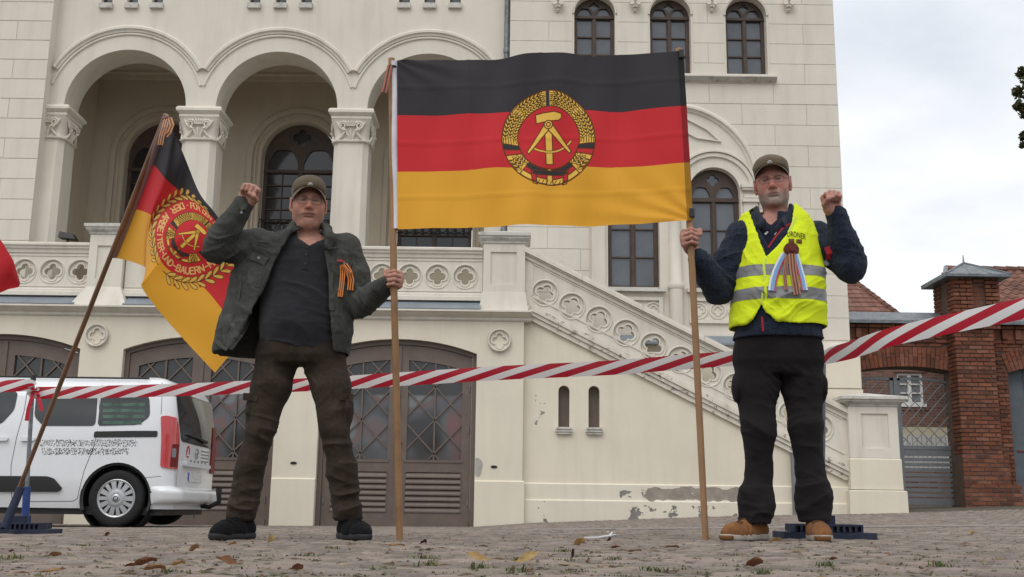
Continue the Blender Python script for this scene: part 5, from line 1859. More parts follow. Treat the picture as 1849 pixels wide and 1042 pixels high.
# ---- rear face; rear pixels map through the depth of the skin
def rear(px, py):
    """photo pixel on the tailgate -> (s, z), iterating on depth"""
    y = YV+.5
    for _ in range(30):
        z = WZ(px, py, y); x = xrear(z)
        d = RC @ Vector(((px-IMW/2)/FPX, -(py-IMH/2)/FPX, -1.0))
        y = d.y*x/d.x
    z = CAM_Z + d.z*y/d.y
    return (QC + y-(YV+HW-wid(z)+RAD), z)
tl = rounded([side(290, 843), side(292, 790), side(291, 752), side(300, 750), (QC*.75, VZ(752)), (QC*1.0, VZ(775)), (QC*1.15, VZ(800)), (QC*1.1, VZ(846)), (QC*.5, VZ(845))], .02)
patch(tl, .018, .03, .03, 'tail_light', M['lens'], van)
ti = rounded([(QC*.45, VZ(842)), (QC*.5, VZ(800)), (QC*.95, VZ(800)), (QC*1.0, VZ(842))], .02)
patch(ti, .021, .01, .03, 'lamp_insert', M['lens_dk'], van)
patch(rounded([(QC*.5, VZ(824)), (QC*.5, VZ(808)), (QC*.75, VZ(808)), (QC*.75, VZ(824))], .01), .023, .01, .02, 'reversing_lamp', M['curtain'], van)
WR = 2*HW
tl2 = rounded([(QC+1.42, VZ(846)), (QC+1.42, VZ(800)), (QC+1.48, VZ(752)), (QC+1.60, VZ(752)), (QC+1.60, VZ(846))], .02)
patch(tl2, .02, .03, .04, 'tail_light', M['lens_dk'], van)
gw = rounded([(QC*1.05, VZ(778)), (QC+.10, VZ(765)), (QC+1.43, VZ(765)), (QC+1.37, VZ(690)), (QC*1.02, VZ(690))], .08)
gw = rounded([(QC-.02, VZ(735)), (QC+.13, VZ(793)), (QC+1.52, VZ(797)), (QC+1.49, VZ(702)), (QC-.04, VZ(702))], .07)
patch(gw, .008, .02, .07, 'rear_window', M['van_glass'], van)
gi = rounded([(QC+1.02, VZ(790)), (QC+1.28, VZ(792)), (QC+1.02, VZ(706)), (QC+.55, VZ(706)), (QC+.85, VZ(745))], .05)
patch(gi, .0095, .003, .07, 'painted_window_reflection', MAT('pale_reflection_paint', (.16, .165, .165), rough=.1, spec=.7, var=.15, vscale=4), van)  # pale reflection painted as a patch on the opaque rear glass
wp = [van_pt(QC+1.10, VZ(786), .03), van_pt(QC+.75, VZ(781), .035), van_pt(QC+.35, VZ(779), .03)]
m = MB().tube(wp, [.022, .014, .010], 8); m.build('rear_wiper', M['black'], van, smooth=50)
# tailgate outline
def rseam(pts, w=.006):
    m = MB()
    for a, b in zip(pts[:-1], pts[1:]):
        d = Vector(b)-Vector(a); n_ = Vector((-d.y, d.x)).normalized()*w/2
        k = max(1, int(d.length/.05))
        for i in range(k):
            P, Q = Vector(a)+d*i/k, Vector(a)+d*(i+1)/k
            m.add([van_pt(P.x-n_.x, P.y-n_.y, .003), van_pt(Q.x-n_.x, Q.y-n_.y, .003), van_pt(Q.x+n_.x, Q.y+n_.y, .003), van_pt(P.x+n_.x, P.y+n_.y, .003)], [(0, 1, 2, 3)])
    m.build('panel_gap', gapm, van, fix=True)
rseam([(QC*.95, VZ(692)), (QC*1.15, VZ(760)), (QC*1.35, VZ(800)), (QC*1.3, VZ(846)), (QC*1.3, VZ(880)), (QC+1.4, VZ(880))])
# handle garnish over the number plate, plate, emblem, badge letters
patch(rounded([(QC+.26, VZ(838)), (QC+1.30, VZ(838)), (QC+1.30, VZ(831)), (QC+.26, VZ(829))], .02), .05, .05, .04, 'handle_garnish', M['vanwhite'], van)
patch(rounded([(QC+.46, VZ(866)), (QC+1.06, VZ(866)), (QC+1.06, VZ(848)), (QC+.46, VZ(848))], .01), .012, .012, .06, 'number_plate', MAT('white_plate', (.6, .6, .6), rough=.4, var=.4, vscale=30), van)
patch([(QC+.465, VZ(865)), (QC+.51, VZ(865)), (QC+.51, VZ(849)), (QC+.465, VZ(849))], .014, .002, .06, 'plate_band', MAT('blue_plate_band', (.03, .06, .3), rough=.4), van)
zr_ = VZ(810)
def ringpts(cy, cz, r, n=24): return [(cy+r*cos(2*pi*i/n), cz+r*sin(2*pi*i/n)) for i in range(n)]
rd = MAT('red_sticker', (.42, .02, .03), rough=.35)
patch(ringpts(QC+.42, zr_, .088), .005, .004, .04, 'round_sticker', M['white'], van)
patch(ringpts(QC+.42, zr_, .076), .007, .003, .04, 'round_sticker', rd, van)
sm_ = MB()
for a, b in (((.40, .035), (.43, .02)), ((.43, .02), (.40, -.005)), ((.40, -.005), (.45, -.035)), ((.40, -.005), (.39, -.04)), ((.38, -.045), (.46, -.045))):
    sm_.tube([van_pt(QC+a[0], zr_+a[1], .009), van_pt(QC+b[0], zr_+b[1], .009)], .006, 5)
sm_.build('sticker_figure', M['white'], van)
chrome = MAT('chrome', (.5, .5, .5), rough=.15, metal=1.0)
m = MB()
cyl = [van_pt(QC+.78+.058*cos(a), VZ(811)+.058*sin(a), .012) for a in [2*pi*i/24 for i in range(25)]]
m.tube(cyl, .007, 6, cap=False)
m.tube([van_pt(QC+.73, VZ(811)+.0, .014), van_pt(QC+.77, VZ(811)+.008, .014), van_pt(QC+.79, VZ(811)-.008, .014), van_pt(QC+.83, VZ(811), .014)], .007, 5)
m.build('round_emblem', chrome, van)
for k in range(5):
    c = van_pt(QC+.55+.16*k, VZ(827), .006)
    MB().box(c.x-.003, c.x+.006, c.y-.022, c.y+.022, c.z-.016, c.z+.016).build('badge_letter', chrome, van)
gt_ = MAT('grey_print', (.25, .25, .26), rough=.5, var=.5, vscale=40)
for k, (a, b) in enumerate(((.98, 1.36), (1.0, 1.34), (1.0, 1.33), (1.0, 1.32))):
    y = 803+k*6.5
    patch([(QC+a, VZ(y+2.6)), (QC+b, VZ(y+2.6)), (QC+b, VZ(y)), (QC+a, VZ(y))], .004, .002, .1, 'rear_print', gt_, van)
# pixelated lettering along the flank: two lines of grey speckle
m = MB()
rr = random.Random(3)
for (x0_, x1_, y0_, y1_) in ((72, 248, 794, 806), (76, 232, 809, 821)):
    for _ in range(520):
        px = rr.uniform(x0_, x1_); py = y0_ + (y1_-y0_)*abs(rr.gauss(.5, .28)) % (y1_-y0_+.01) if False else rr.uniform(y0_, y1_)
        s, z = side(px, py); e = .0042
        m.add([van_pt(s-e, z-e, .002), van_pt(s+e, z-e, .002), van_pt(s+e, z+e, .002), van_pt(s-e, z+e, .002)], [(0, 1, 2, 3)])
m.build('flank_lettering', MAT('dark_print', (.24, .24, .25), rough=.6), van, kind='stuff')
# rear bumper with step, tow bar
def bump_out(z): 
    t = (z-(gvan+.30))/.42
    return .115*(1-abs(2*t-1)**3)*.7+.045
bm_ = MB()
zl = np.linspace(gvan+.27, VZ(884)+.02, 14)
ss = list(np.linspace(-.10, 0, 6)) + list(np.linspace(0, QC, 9)[1:]) + list(np.linspace(QC, QC+2*HW-2*RAD-.12, 18)[1:])
vs = []
for z in zl:
    for s in ss:
        o = .02+.10*min(1, max(0, (s+.10)/.25)) * (1 - abs(2*((z-zl[0])/(zl[-1]-zl[0]))-1.05)**4*.55)
        if s < -.09: o = .003
        vs.append(van_pt(s, z, o))
n = len(ss)
fs = [(i*n+k, i*n+k+1, (i+1)*n+k+1, (i+1)*n+k) for i in range(len(zl)-1) for k in range(n-1)]
k0_ = len(vs)
vs += [van_pt(s, zl[-1]+.03, -.01) for s in ss]
t_ = (len(zl)-1)*n
fs += [(t_+k, t_+k+1, k0_+k+1, k0_+k) for k in range(n-1)]
k1_ = len(vs)
vs += [van_pt(s, zl[0]-.02, -.06) for s in ss]
fs += [(k1_+k, k1_+k+1, k+1, k) for k in range(n-1)]
bm_.add(vs, fs); bm_.build('rear_bumper', M['vanwhite'], van, 50, fix=True)
p0 = van_pt(QC+1.12, VZ(878), .13)
m = MB().tube([van_pt(QC+1.12, gvan+.26, -.15), van_pt(QC+1.12, gvan+.24, .10), p0+Vector((.10, 0, -.16)), p0+Vector((.09, 0, -.03)), p0+Vector((.09, 0, .01))], [.03, .03, .032, .035, .04], 10)
m.build('tow_bar', M['black'], van, smooth=60)
MB().lathe([(0, -.012), (.018, -.010), (.018, .0)], (0, 0, 0), 12, 'y')
pd = van_pt(-.02, VZ(888), .10)
m = MB().lathe([(.014, .0), (.014, -.006), (0, -.007)], (pd.x-.05, pd.y, pd.z), 12, 'y'); m.build('parking_sensor', gapm, van)
# roof seam ribs
MB().tube([(XR0-3, YV+.16, ZR0+.25), (XR0-.45, YV+.16, ZR0+.25)], .012, 6).build('roof_strip', gapm, van)
# ================================================================== soft-body modeller (signed distance field -> surface nets)
class Field:
    """distance field on a (possibly uneven) grid"""
    def __init__(s, xs, ys, zs):
        s.xs, s.ys, s.zs = [np.asarray(a, np.float32) for a in (xs, ys, zs)]
        s.D = np.full((len(xs), len(ys), len(zs)), .35, np.float32)
    def sub(s, lo, hi):
        r = []
        for a, l, h in zip((s.xs, s.ys, s.zs), lo, hi):
            i, j = np.searchsorted(a, l), np.searchsorted(a, h)
            r.append(slice(max(0, i-1), min(len(a), j+1)))
        X, Y, Z = s.xs[r[0]][:, None, None], s.ys[r[1]][None, :, None], s.zs[r[2]][None, None, :]
        return tuple(r), X, Y, Z
    def put(s, sl, d, k, op):
        D = s.D[sl]
        if op == 'add':
            if k > 0:
                h = np.maximum(k-np.abs(D-d), 0)/k
                s.D[sl] = np.minimum(D, d) - h*h*k*.25
            else: s.D[sl] = np.minimum(D, d)
        elif op == 'cut':
            d = -d
            if k > 0:
                h = np.maximum(k-np.abs(D-d), 0)/k
                s.D[sl] = np.maximum(D, d) + h*h*k*.25
            else: s.D[sl] = np.maximum(D, d)
    def cap(s, a, b, ra, rb=None, k=.02, op='add', flat=None, m=.06):
        """tapered capsule; flat=(axis vector, factor) squashes it along one direction"""
        rb = ra if rb is None else rb
        a, b = np.array(a, float), np.array(b, float)
        R = max(ra, rb)*(1 if flat is None else max(1, 1.0)) + m + k
        sl, X, Y, Z = s.sub(np.minimum(a, b)-R, np.maximum(a, b)+R)
        ab = b-a; L = max(1e-9, float(ab@ab))
        px, py, pz = X-a[0], Y-a[1], Z-a[2]
        t = np.clip((px*ab[0]+py*ab[1]+pz*ab[2])/L, 0, 1)
        qx, qy, qz = px-t*ab[0], py-t*ab[1], pz-t*ab[2]
        r2 = qx*qx+qy*qy+qz*qz
        if flat is not None:
            f, c = np.array(flat[0], float), flat[1]
            f = f/np.linalg.norm(f)
            pr = qx*f[0]+qy*f[1]+qz*f[2]
            r2 = r2 + pr*pr*(1/(c*c)-1)
        d = np.sqrt(r2) - (ra+(rb-ra)*t)
        s.put(sl, d.astype(np.float32), k, op)
    def ell(s, c, r, rot=None, k=.02, op='add', m=.06):
        c = np.array(c, float); r = np.array(r, float)
        R = r.max()+m+k
        sl, X, Y, Z = s.sub(c-R, c+R)
        x, y, z = X-c[0], Y-c[1], Z-c[2]
        if rot is not None:
            A = np.array(rot, float)          # rows = local axes
            x, y, z = (A[0, 0]*x+A[0, 1]*y+A[0, 2]*z, A[1, 0]*x+A[1, 1]*y+A[1, 2]*z, A[2, 0]*x+A[2, 1]*y+A[2, 2]*z)
        q = np.sqrt((x/r[0])**2+(y/r[1])**2+(z/r[2])**2)
        g = np.sqrt((x/r[0]**2)**2+(y/r[1]**2)**2+(z/r[2]**2)**2)
        d = np.where(g > 1e-6, q*(q-1)/np.maximum(g, 1e-6), -r.min())
        s.put(sl, d.astype(np.float32), k, op)
    def stack(s, secs, k=.03, op='add', p=2.3, m=.06, shift=None, soft=.02):
        """horizontal slices (z, cx, cy, rx, ry) interpolated; superelliptic trunk"""
        S = np.array(sorted(secs), float)
        z0, z1 = S[0, 0], S[-1, 0]
        lo = np.array([(S[:, 1]-S[:, 3]).min()-m, (S[:, 2]-S[:, 4]).min()-m, z0-m]); hi = np.array([(S[:, 1]+S[:, 3]).max()+m, (S[:, 2]+S[:, 4]).max()+m, z1+m])
        sl, X, Y, Z = s.sub(lo, hi)
        zc = np.clip(Z, z0, z1).ravel()
        # smooth interpolation of the slices
        def ip(c):
            v = np.interp(zc, S[:, 0], S[:, c])
            return v[None, None, :]
        cx, cy, rx, ry = ip(1), ip(2), ip(3), ip(4)
        q = (np.abs((X-cx)/rx)**p + np.abs((Y-cy)/ry)**p)**(1/p)
        d = (q-1)*np.minimum(rx, ry)*1.0
        dz = np.maximum(z0-Z, Z-z1)
        d = np.where(dz > 0, np.sqrt(np.maximum(d, 0)**2+dz**2), np.maximum(d, dz))
        s.put(sl, d.astype(np.float32), k, op)
    def half(s, pt, n, k=0.0, lo=None, hi=None):
        """cut away the side the normal points to (inside an optional box)"""
        n = np.array(n, float)/np.linalg.norm(n)
        lo = lo if lo is not None else (s.xs[0], s.ys[0], s.zs[0]); hi = hi if hi is not None else (s.xs[-1], s.ys[-1], s.zs[-1])
        sl, X, Y, Z = s.sub(lo, hi)
        d = -((X-pt[0])*n[0]+(Y-pt[1])*n[1]+(Z-pt[2])*n[2])
        s.put(sl, d.astype(np.float32), k, 'cut')
    def surface(s):
        """surface nets: (verts, quads)"""
        D = s.D
        ins = D < 0
        nx, ny, nz = D.shape
        c = np.zeros((nx-1, ny-1, nz-1), np.int8)
        for i in (0, 1):
            for j in (0, 1):
                for k in (0, 1):
                    c += ins[i:nx-1+i, j:ny-1+j, k:nz-1+k]
        act = (c > 0) & (c < 8)
        idx = np.full(act.shape, -1, np.int32)
        I = np.argwhere(act)
        idx[act] = np.arange(len(I))
        P = np.zeros((len(I), 3)); W_ = np.zeros(len(I))
        co = [(a, b, c2) for a in (0, 1) for b in (0, 1) for c2 in (0, 1)]
        val = {o: D[I[:, 0]+o[0], I[:, 1]+o[1], I[:, 2]+o[2]] for o in co}
        ax = (s.xs, s.ys, s.zs)
        pos = {o: np.stack([ax[d][I[:, d]+o[d]] for d in range(3)], -1) for o in co}
        for o in co:
            for d in range(3):
                if o[d] == 0:
                    q = list(o); q[d] = 1; q = tuple(q)
                    a, b = val[o], val[q]
                    m = (a < 0) != (b < 0)
                    t = a/np.where(m, a-b, 1)
                    P[m] += pos[o][m] + (pos[q][m]-pos[o][m])*t[m, None]
                    W_[m] += 1
        V = P/W_[:, None]
        F = []
        for d in range(3):
            e, f = [(1, 2), (2, 0), (0, 1)][d]
            sl0 = [slice(None)]*3; sl1 = [slice(None)]*3
            sl0[d] = slice(0, -1); sl1[d] = slice(1, None)
            A, B = ins[tuple(sl0)], ins[tuple(sl1)]
            E = np.argwhere(A != B)
            ok = (E[:, e] > 0) & (E[:, f] > 0) & (E[:, e] < D.shape[e]-1) & (E[:, f] < D.shape[f]-1)
            E = E[ok]
            q = []
            for (u, v) in ((-1, -1), (0, -1), (0, 0), (-1, 0)):
                t = E.copy(); t[:, e] += u; t[:, f] += v
                q.append(idx[t[:, 0], t[:, 1], t[:, 2]])
            Q = np.stack(q, -1)
            fl = A[E[:, 0], E[:, 1], E[:, 2]]
            Q[~fl] = Q[~fl][:, ::-1]
            F.append(Q)
        return V, np.concatenate(F)

_H = np.random.default_rng(5).random(4096).astype(np.float32)
def vnoise(P):
    """value noise, P (n,3) -> 0..1"""
    i = np.floor(P).astype(np.int64); f = P-i
    f = f*f*(3-2*f)
    def h(a, b, c): return _H[((a*73856093) ^ (b*19349663) ^ (c*83492791)) & 4095]
    r = 0
    for a in (0, 1):
        for b in (0, 1):
            for c in (0, 1):
                w = (f[:, 0] if a else 1-f[:, 0])*(f[:, 1] if b else 1-f[:, 1])*(f[:, 2] if c else 1-f[:, 2])
                r = r + w*h(i[:, 0]+a, i[:, 1]+b, i[:, 2]+c)
    return r
def vnormals(V, F):
    n = np.cross(V[F[:, 2]]-V[F[:, 0]], V[F[:, 3]]-V[F[:, 1]])
    N = np.zeros_like(V)
    for k in range(4): np.add.at(N, F[:, k], n)
    return N/np.maximum(np.linalg.norm(N, axis=1), 1e-12)[:, None]
def relax(V, F, it=2, lam=.5):
    for _ in range(it):
        S = np.zeros_like(V); C = np.zeros(len(V))
        for k in range(4):
            a, b = F[:, k], F[:, (k+1) % 4]
            np.add.at(S, a, V[b]); np.add.at(C, a, 1); np.add.at(S, b, V[a]); np.add.at(C, b, 1)
        V = V*(1-lam) + lam*S/np.maximum(C, 1)[:, None]
    return V
def ridge(P, sharp=1.5):
    return (1-np.abs(2*vnoise(P)-1))**sharp
def np_link(name, V, F, mat, parent, colors=None, smooth=True, **kw):
    me = bpy.data.meshes.new(name)
    me.vertices.add(len(V)); me.vertices.foreach_set('co', np.asarray(V, np.float32).ravel())
    nf = len(F)
    me.loops.add(nf*4); me.loops.foreach_set('vertex_index', np.asarray(F, np.int32).ravel())
    me.polygons.add(nf); me.polygons.foreach_set('loop_start', np.arange(0, nf*4, 4, dtype=np.int32))
    me.update(calc_edges=True); me.validate()
    if mat: me.materials.append(mat)
    if colors is not None:
        a = me.color_attributes.new('Col', 'FLOAT_COLOR', 'POINT')
        arr = np.ones((len(V), 4), np.float32); arr[:, :3] = colors
        a.data.foreach_set('color', arr.ravel())
    if smooth: me.shade_smooth()
    return link(name, me, parent, **kw)
def unit(v):
    v = np.array(v, float); return v/np.linalg.norm(v)
def frame_of(z, x):
    z = unit(z); x = np.array(x, float); x = unit(x-z*(x@z)); y = np.cross(z, x); return x, y, z
def axis_grid(lo, hi, fine, h, hf):
    """coordinates from lo to hi with step h, and hf inside the fine intervals"""
    out = [lo]
    while out[-1] < hi:
        v = out[-1]
        d = min([0 if a <= v <= b else min(abs(v-a), abs(v-b)) for a, b in fine] or [9])
        st = hf if d == 0 else min(h, hf+d*.25)
        out.append(v+st)
    return np.array(out)

def hand(F, wrist, zdir, xthumb, palm, grip=.012, k=.006, s=1.0, axis_tilt=0.0):
    """closed hand: palm, four fingers curled about an axis, thumb folded over them. palm = direction the palm faces.
    Returns the point the fist closes round."""
    z = unit(zdir); x = np.array(xthumb, float); x = unit(x-z*(x@z)); y = np.array(palm, float); y = unit(y-z*(y@z)-x*(y@x))
    w = np.array(wrist, float)
    P = lambda a, b, c: w + (x*a+y*b+z*c)*s
    # wrist and palm
    F.cap(P(.0, 0, -.025), P(.0, 0, .012), .027*s, .026*s, k=.02, flat=(y, .78))
    F.cap(P(.026, .0, .022), P(.030, -.002, .078), .017*s, .0155*s, k=.02)
    F.cap(P(.008, -.004, .015), P(.010, -.006, .082), .018*s, .0155*s, k=.02)
    F.cap(P(-.012, -.003, .015), P(-.011, -.005, .080), .0175*s, .015*s, k=.02)
    F.cap(P(-.028, .0, .018), P(-.030, -.001, .074), .0165*s, .014*s, k=.02)
    F.ell(P(.022, .012, .03), np.array([.018, .018, .026])*s, k=.02)       # thumb mound
    cy, cz = .018+grip*.75, .076
    R = grip+.0085
    for i, (fx, rad, dz, ln) in enumerate(((.031, .0098, .000, 1.0), (.0105, .0102, .005, 1.06), (-.0105, .0098, .002, 1.0), (-.031, .0088, -.006, .86))):
        pts = []
        # knuckle, middle joint, end joint, tip round the axis
        a = [(-.006, .082+dz), (cy+R*.35, cz+dz+R*1.05), (cy+R*1.1, cz+dz-R*.1), (cy+R*.35, cz+dz-R*1.15), (cy-R*.35, cz+dz-R*.9)]
        a = [a[0], (a[1][0], a[1][1]*1.0), a[2], a[3], a[4]]
        pts = [P(fx*(1-.04*j), b, c) for j, (b, c) in enumerate(a)]
        F.ell(pts[0], np.array([.0115, .0115, .0115])*s*(rad/.0098), k=.006)
        for j in range(4):
            r0 = rad*(1-.05*j)*s; r1 = rad*(1-.05*(j+1))*s
            F.cap(pts[j], pts[j+1], r0, r1, k=.0035)
    # thumb: leaves the side of the palm and closes across the fingers
    t = [P(.030, .006, .020), P(.047, .020+grip*.4, .046), P(.036, cy+R*1.25+.008, .066), P(.012, cy+R*1.25+.012, .070)]
    for (p, q, r0, r1) in ((t[0], t[1], .0145, .012), (t[1], t[2], .0118, .0105), (t[2], t[3], .0105, .0088)):
        F.cap(p, q, r0*s, r1*s, k=.005)
    return P(0, cy, cz)

def head_shape(F, o, R, fat=0.0, mw=.028, mc=0.0):
    """head in a local frame: x to the figure's left, y forward, z up; o = centre between the ears, R rows = axes"""
    X, Y, Z = R
    P = lambda a, b, c: np.array(o) + X*a + Y*b + Z*c
    A = np.array([X, Y, Z])
    E = lambda c, r, kk=.02, op='add': F.ell(P(*c), r, A, k=kk, op=op)
    C = lambda a, b, r0, r1=None, kk=.015, op='add': F.cap(P(*a), P(*b), r0, r1, k=kk, op=op)
    E((0, -.012, .040), (.078, .098, .088), 0)
    E((0, .020, -.030), (.066+fat*.5, .074, .085), .04)
    E((0, .030, -.075), (.050+fat, .052, .045), .04)
    for s in (-1, 1):
        E((s*.044, .010, -.062), (.024+fat, .045, .038), .03)           # jaw
        E((s*.042, .060, -.030), (.027, .024, .028), .03)               # cheek
        E((s*.062, .030, .018), (.016, .035, .03), .03)                 # temple
    E((0, .072, -.104), (.026, .020, .018), .03)                       # chin
    if fat > .004: E((0, .030, -.118), (.05, .05, .03), .03)
    E((0, .077, .030), (.045, .020, .016), .025)                       # brow
    for s in (-1, 1):
        E((s*.032, .101, .006), (.022, .020, .0125), .014, 'cut')       # socket
        E((s*.032, .0795, .004), (.0150, .0130, .0125), .004)           # ball with lids
        C((s*.020, .0905, .0125), (s*.046, .083, .011), .0045, .004, .006)   # upper lid
        C((s*.022, .0905, -.006), (s*.044, .084, -.005), .0032, .003, .006)  # lower lid
        C((s*.014, .100, .023), (s*.050, .086, .025), .0058, .0045, .008)   # eyebrow ridge
    C((0, .092, .012), (0, .112, -.028), .0085, .0125, .014)            # nose
    E((0, .113, -.032), (.0135, .012, .0115), .008)
    for s in (-1, 1):
        E((s*.0150, .101, -.035), (.0095, .012, .0085), .007)
        E((s*.0065, .106, -.0425), (.0042, .0055, .004), .003, 'cut')   # nostril
        C((s*.020, .097, -.032), (s*.040, .080, -.060), .0045, .002, .010, 'cut')   # fold beside the mouth
    E((0, .084, -.064), (.032, .0145, .022), .025)                       # muzzle
    C((-.026, .091, -.0610), (.026, .091, -.0610), .0034, None, .010)    # lips
    C((-.022, .092, -.0720), (.022, .092, -.0725), .0028, None, .010)
    for s in (-1, 1):
        C((0, .0960, -.0665), (s*mw*.6, .0925, -.0665+mc*.3), .0024, .0024, .002, 'cut')
        C((s*mw*.6, .0935, -.0665+mc*.3), (s*mw, .0845, -.0665+mc), .0026, .0012, .002, 'cut')
    C((-.015, .094, -.083), (.015, .094, -.083), .004, None, .01, 'cut')
    for s in (-1, 1):                                                   # ear: rim, bowl, lobe
        E((s*.086, -.012, -.004), (.010, .022, .034), .008)
        E((s*.095, -.004, .002), (.007, .012, .019), .005, 'cut')
        C((s*.090, -.028, .020), (s*.090, -.006, .029), .0052, None, .004)
        E((s*.084, -.002, -.036), (.007, .009, .010), .008)
    C((0, -.022, -.07), (0, -.040, -.19), .058+fat, .064+fat, .03)
    return P, A

def skin_colors(V, o, A, tone, beard, hair, mw=.028, mc=0.0):
    """vertex colours: skin with redder nose, cheeks, ears and lips; stubble, brows, eyes"""
    L = (V-np.array(o)) @ A.T
    x, y, z = L[:, 0], L[:, 1], L[:, 2]
    ax = np.abs(x)
    n = vnoise(V*55)[:, None]; n2 = vnoise(V*160)[:, None]
    c = np.ones((len(V), 3))*np.array(tone)*(.88+.24*n)*(.94+.12*n2)
    near = lambda cx, cy, cz, r: np.exp(-(((ax-cx)**2+(y-cy)**2+(z-cz)**2)/(r*r)))[:, None]
    red = np.array([1.12, .72, .66])
    for (cx, cy, cz, r, w) in ((0, .115, -.032, .022, .8), (.042, .075, -.028, .026, .6), (.086, -.01, 0, .03, .7), (0, .09, .03, .03, .25)):
        m = near(cx, cy, cz, r)*w
        c = c*(1-m) + c*red*m
    head = (np.abs(x) < .12) & (y > -.15) & (z > -.2) & (z < .2)
    lips = np.exp(-((ax/.028)**4 + ((z+.066)/.0085)**2))[:, None]*((y > .08) & head)[:, None]
    c = c*(1-lips*.5) + np.array([.28, .12, .105])*lips*.5
    mouth = np.exp(-((ax/mw)**8 + ((z+.0665-mc*(ax/mw)**2)/.0052)**2))[:, None]*((y > .05) & head)[:, None]
    c = c*(1-mouth*.9) + np.array([.06, .022, .019])*mouth*.9
    if beard > 0:
        m = np.clip((-.046+.012*(ax < .03)-z)/.035, 0, 1)*np.clip((y-.0)/.03, 0, 1)*np.clip((z+.128)/.02, 0, 1)*head
        m = np.maximum(m, np.clip((-.02-z)/.05, 0, 1)*np.clip((ax-.058)/.02, 0, .45)*np.clip((y+.0)/.02, 0, 1)*np.clip((z+.128)/.02, 0, 1)*head)
        m = m*(1-np.exp(-((ax/.030)**4+((z+.064)/.014)**4))*.85)
        m = (m*beard)[:, None]*(.35+1.0*n2)*(.6+.7*n)
        m = np.clip(m, 0, .72)
        c = c*(1-m) + np.array([.40, .365, .335])*m
    brow = np.exp(-(((ax-.031)/.018)**4 + ((z-.024)/.0050)**2))[:, None]*((y > .06) & head)[:, None]
    c = c*(1-brow*.75) + np.array(hair)*.8*brow*.75
    eye = np.exp(-(((ax-.032)/.0125)**4 + ((z-.0025)/.0032)**4))[:, None]*((y > .07) & head)[:, None]
    c = c*(1-eye*.85) + np.array([.15, .105, .085])*eye*.85
    iris = np.exp(-(((ax-.032)/.0070)**4 + ((z-.0028)/.0040)**4))[:, None]*((y > .07) & head)[:, None]
    c = c*(1-iris*.95) + np.array([.02, .016, .015])*iris*.95
    lash = np.exp(-(((ax-.032)/.017)**4 + ((z-.0085)/.0030)**2))[:, None]*((y > .07) & head)[:, None]
    c = c*(1-lash*.75) + np.array([.07, .035, .028])*lash*.75
    hm = (np.clip((z-.012)/.02, 0, 1)*np.clip((-.012-y+ .0)/.02+.3, 0, 1)*(ax < .1)*head)[:, None]*.7
    hm = hm*(ax < .081)[:, None]
    c = c*(1-hm) + np.array(hair)*1.2*hm
    return c
# ================================================================== PEOPLE
from mathutils.bvhtree import BVHTree
from mathutils import noise as mnoise
def prism_cut(F, poly, y0, y1, k=0.0, op='cut'):
    """remove the prism over an XZ polygon between depths y0 and y1"""
    P = np.array(poly, float)
    lo, hi = P.min(0), P.max(0)
    sl, X, Y, Z = F.sub((lo[0]-.05, y0-.05, lo[1]-.05), (hi[0]+.05, y1+.05, hi[1]+.05))
    px, pz = np.broadcast_arrays(X[:, 0, :], Z[:, 0, :])
    d = np.full(px.shape, 9.0); inside = np.zeros(px.shape, bool)
    for i in range(len(P)):
        a, b = P[i-1], P[i]
        e = b-a; wx, wz = px-a[0], pz-a[1]
        t = np.clip((wx*e[0]+wz*e[1])/(e@e), 0, 1)
        d = np.minimum(d, np.hypot(wx-e[0]*t, wz-e[1]*t))
        c = (a[1] > pz) != (b[1] > pz)
        with np.errstate(divide='ignore', invalid='ignore'):
            inside ^= c & (px < (b[0]-a[0])*(pz-a[1])/(b[1]-a[1])+a[0])
    d = np.where(inside, -d, d)[:, None, :]
    dy = np.maximum(y0-Y, Y-y1)
    F.put(sl, np.maximum(d, dy).astype(np.float32), k, op)
def chain(F, pts, rad, k=.03, op='add', grow=0.0, flat=None):
    for i in range(len(pts)-1):
        F.cap(pts[i], pts[i+1], rad[i]+grow, rad[i+1]+grow, k=k, op=op, flat=flat)
def grid(lo, hi, h): return [np.arange(lo[i], hi[i]+h, h) for i in range(3)]
def wrinkle(V, N, F, masks, base=.0015):
    """cloth relief: broad softness plus folds; masks = list of (centre, radius, amplitude, axis, spacing)"""
    d = (vnoise(V*9)-.5)*base*3 + (vnoise(V*24+7)-.5)*base*1.6 + (ridge(V*np.array([17, 17, 26])+3, 3.0)-.3)*base*1.1
    for c, r, amp, ax, sp in masks:
        c = np.array(c, float); ax = unit(ax)
        q = V-c
        m = np.exp(-(q*q).sum(1)/(r*r))
        wob = vnoise(V*7+c*3)*2.2 + vnoise(V*19)*.7
        a0 = q@ax; lat = q - a0[:, None]*ax
        sc = np.abs(sp)
        f1 = ridge(np.concatenate([(a0/sc/1.25 + wob*.35)[:, None], lat[:, :1]/sc/3.2, lat[:, 2:]/sc/3.2], 1)+c*5, 3.4)
        f2 = ridge(np.concatenate([(a0/sc/.7 + wob*.3)[:, None], lat[:, :1]/sc/2.2, lat[:, 2:]/sc/2.2], 1)+c*9+3, 3.5)
        d += 1.15*amp*m*(f1*2.1 + f2*.8 - .55)
    return V + N*d[:, None]
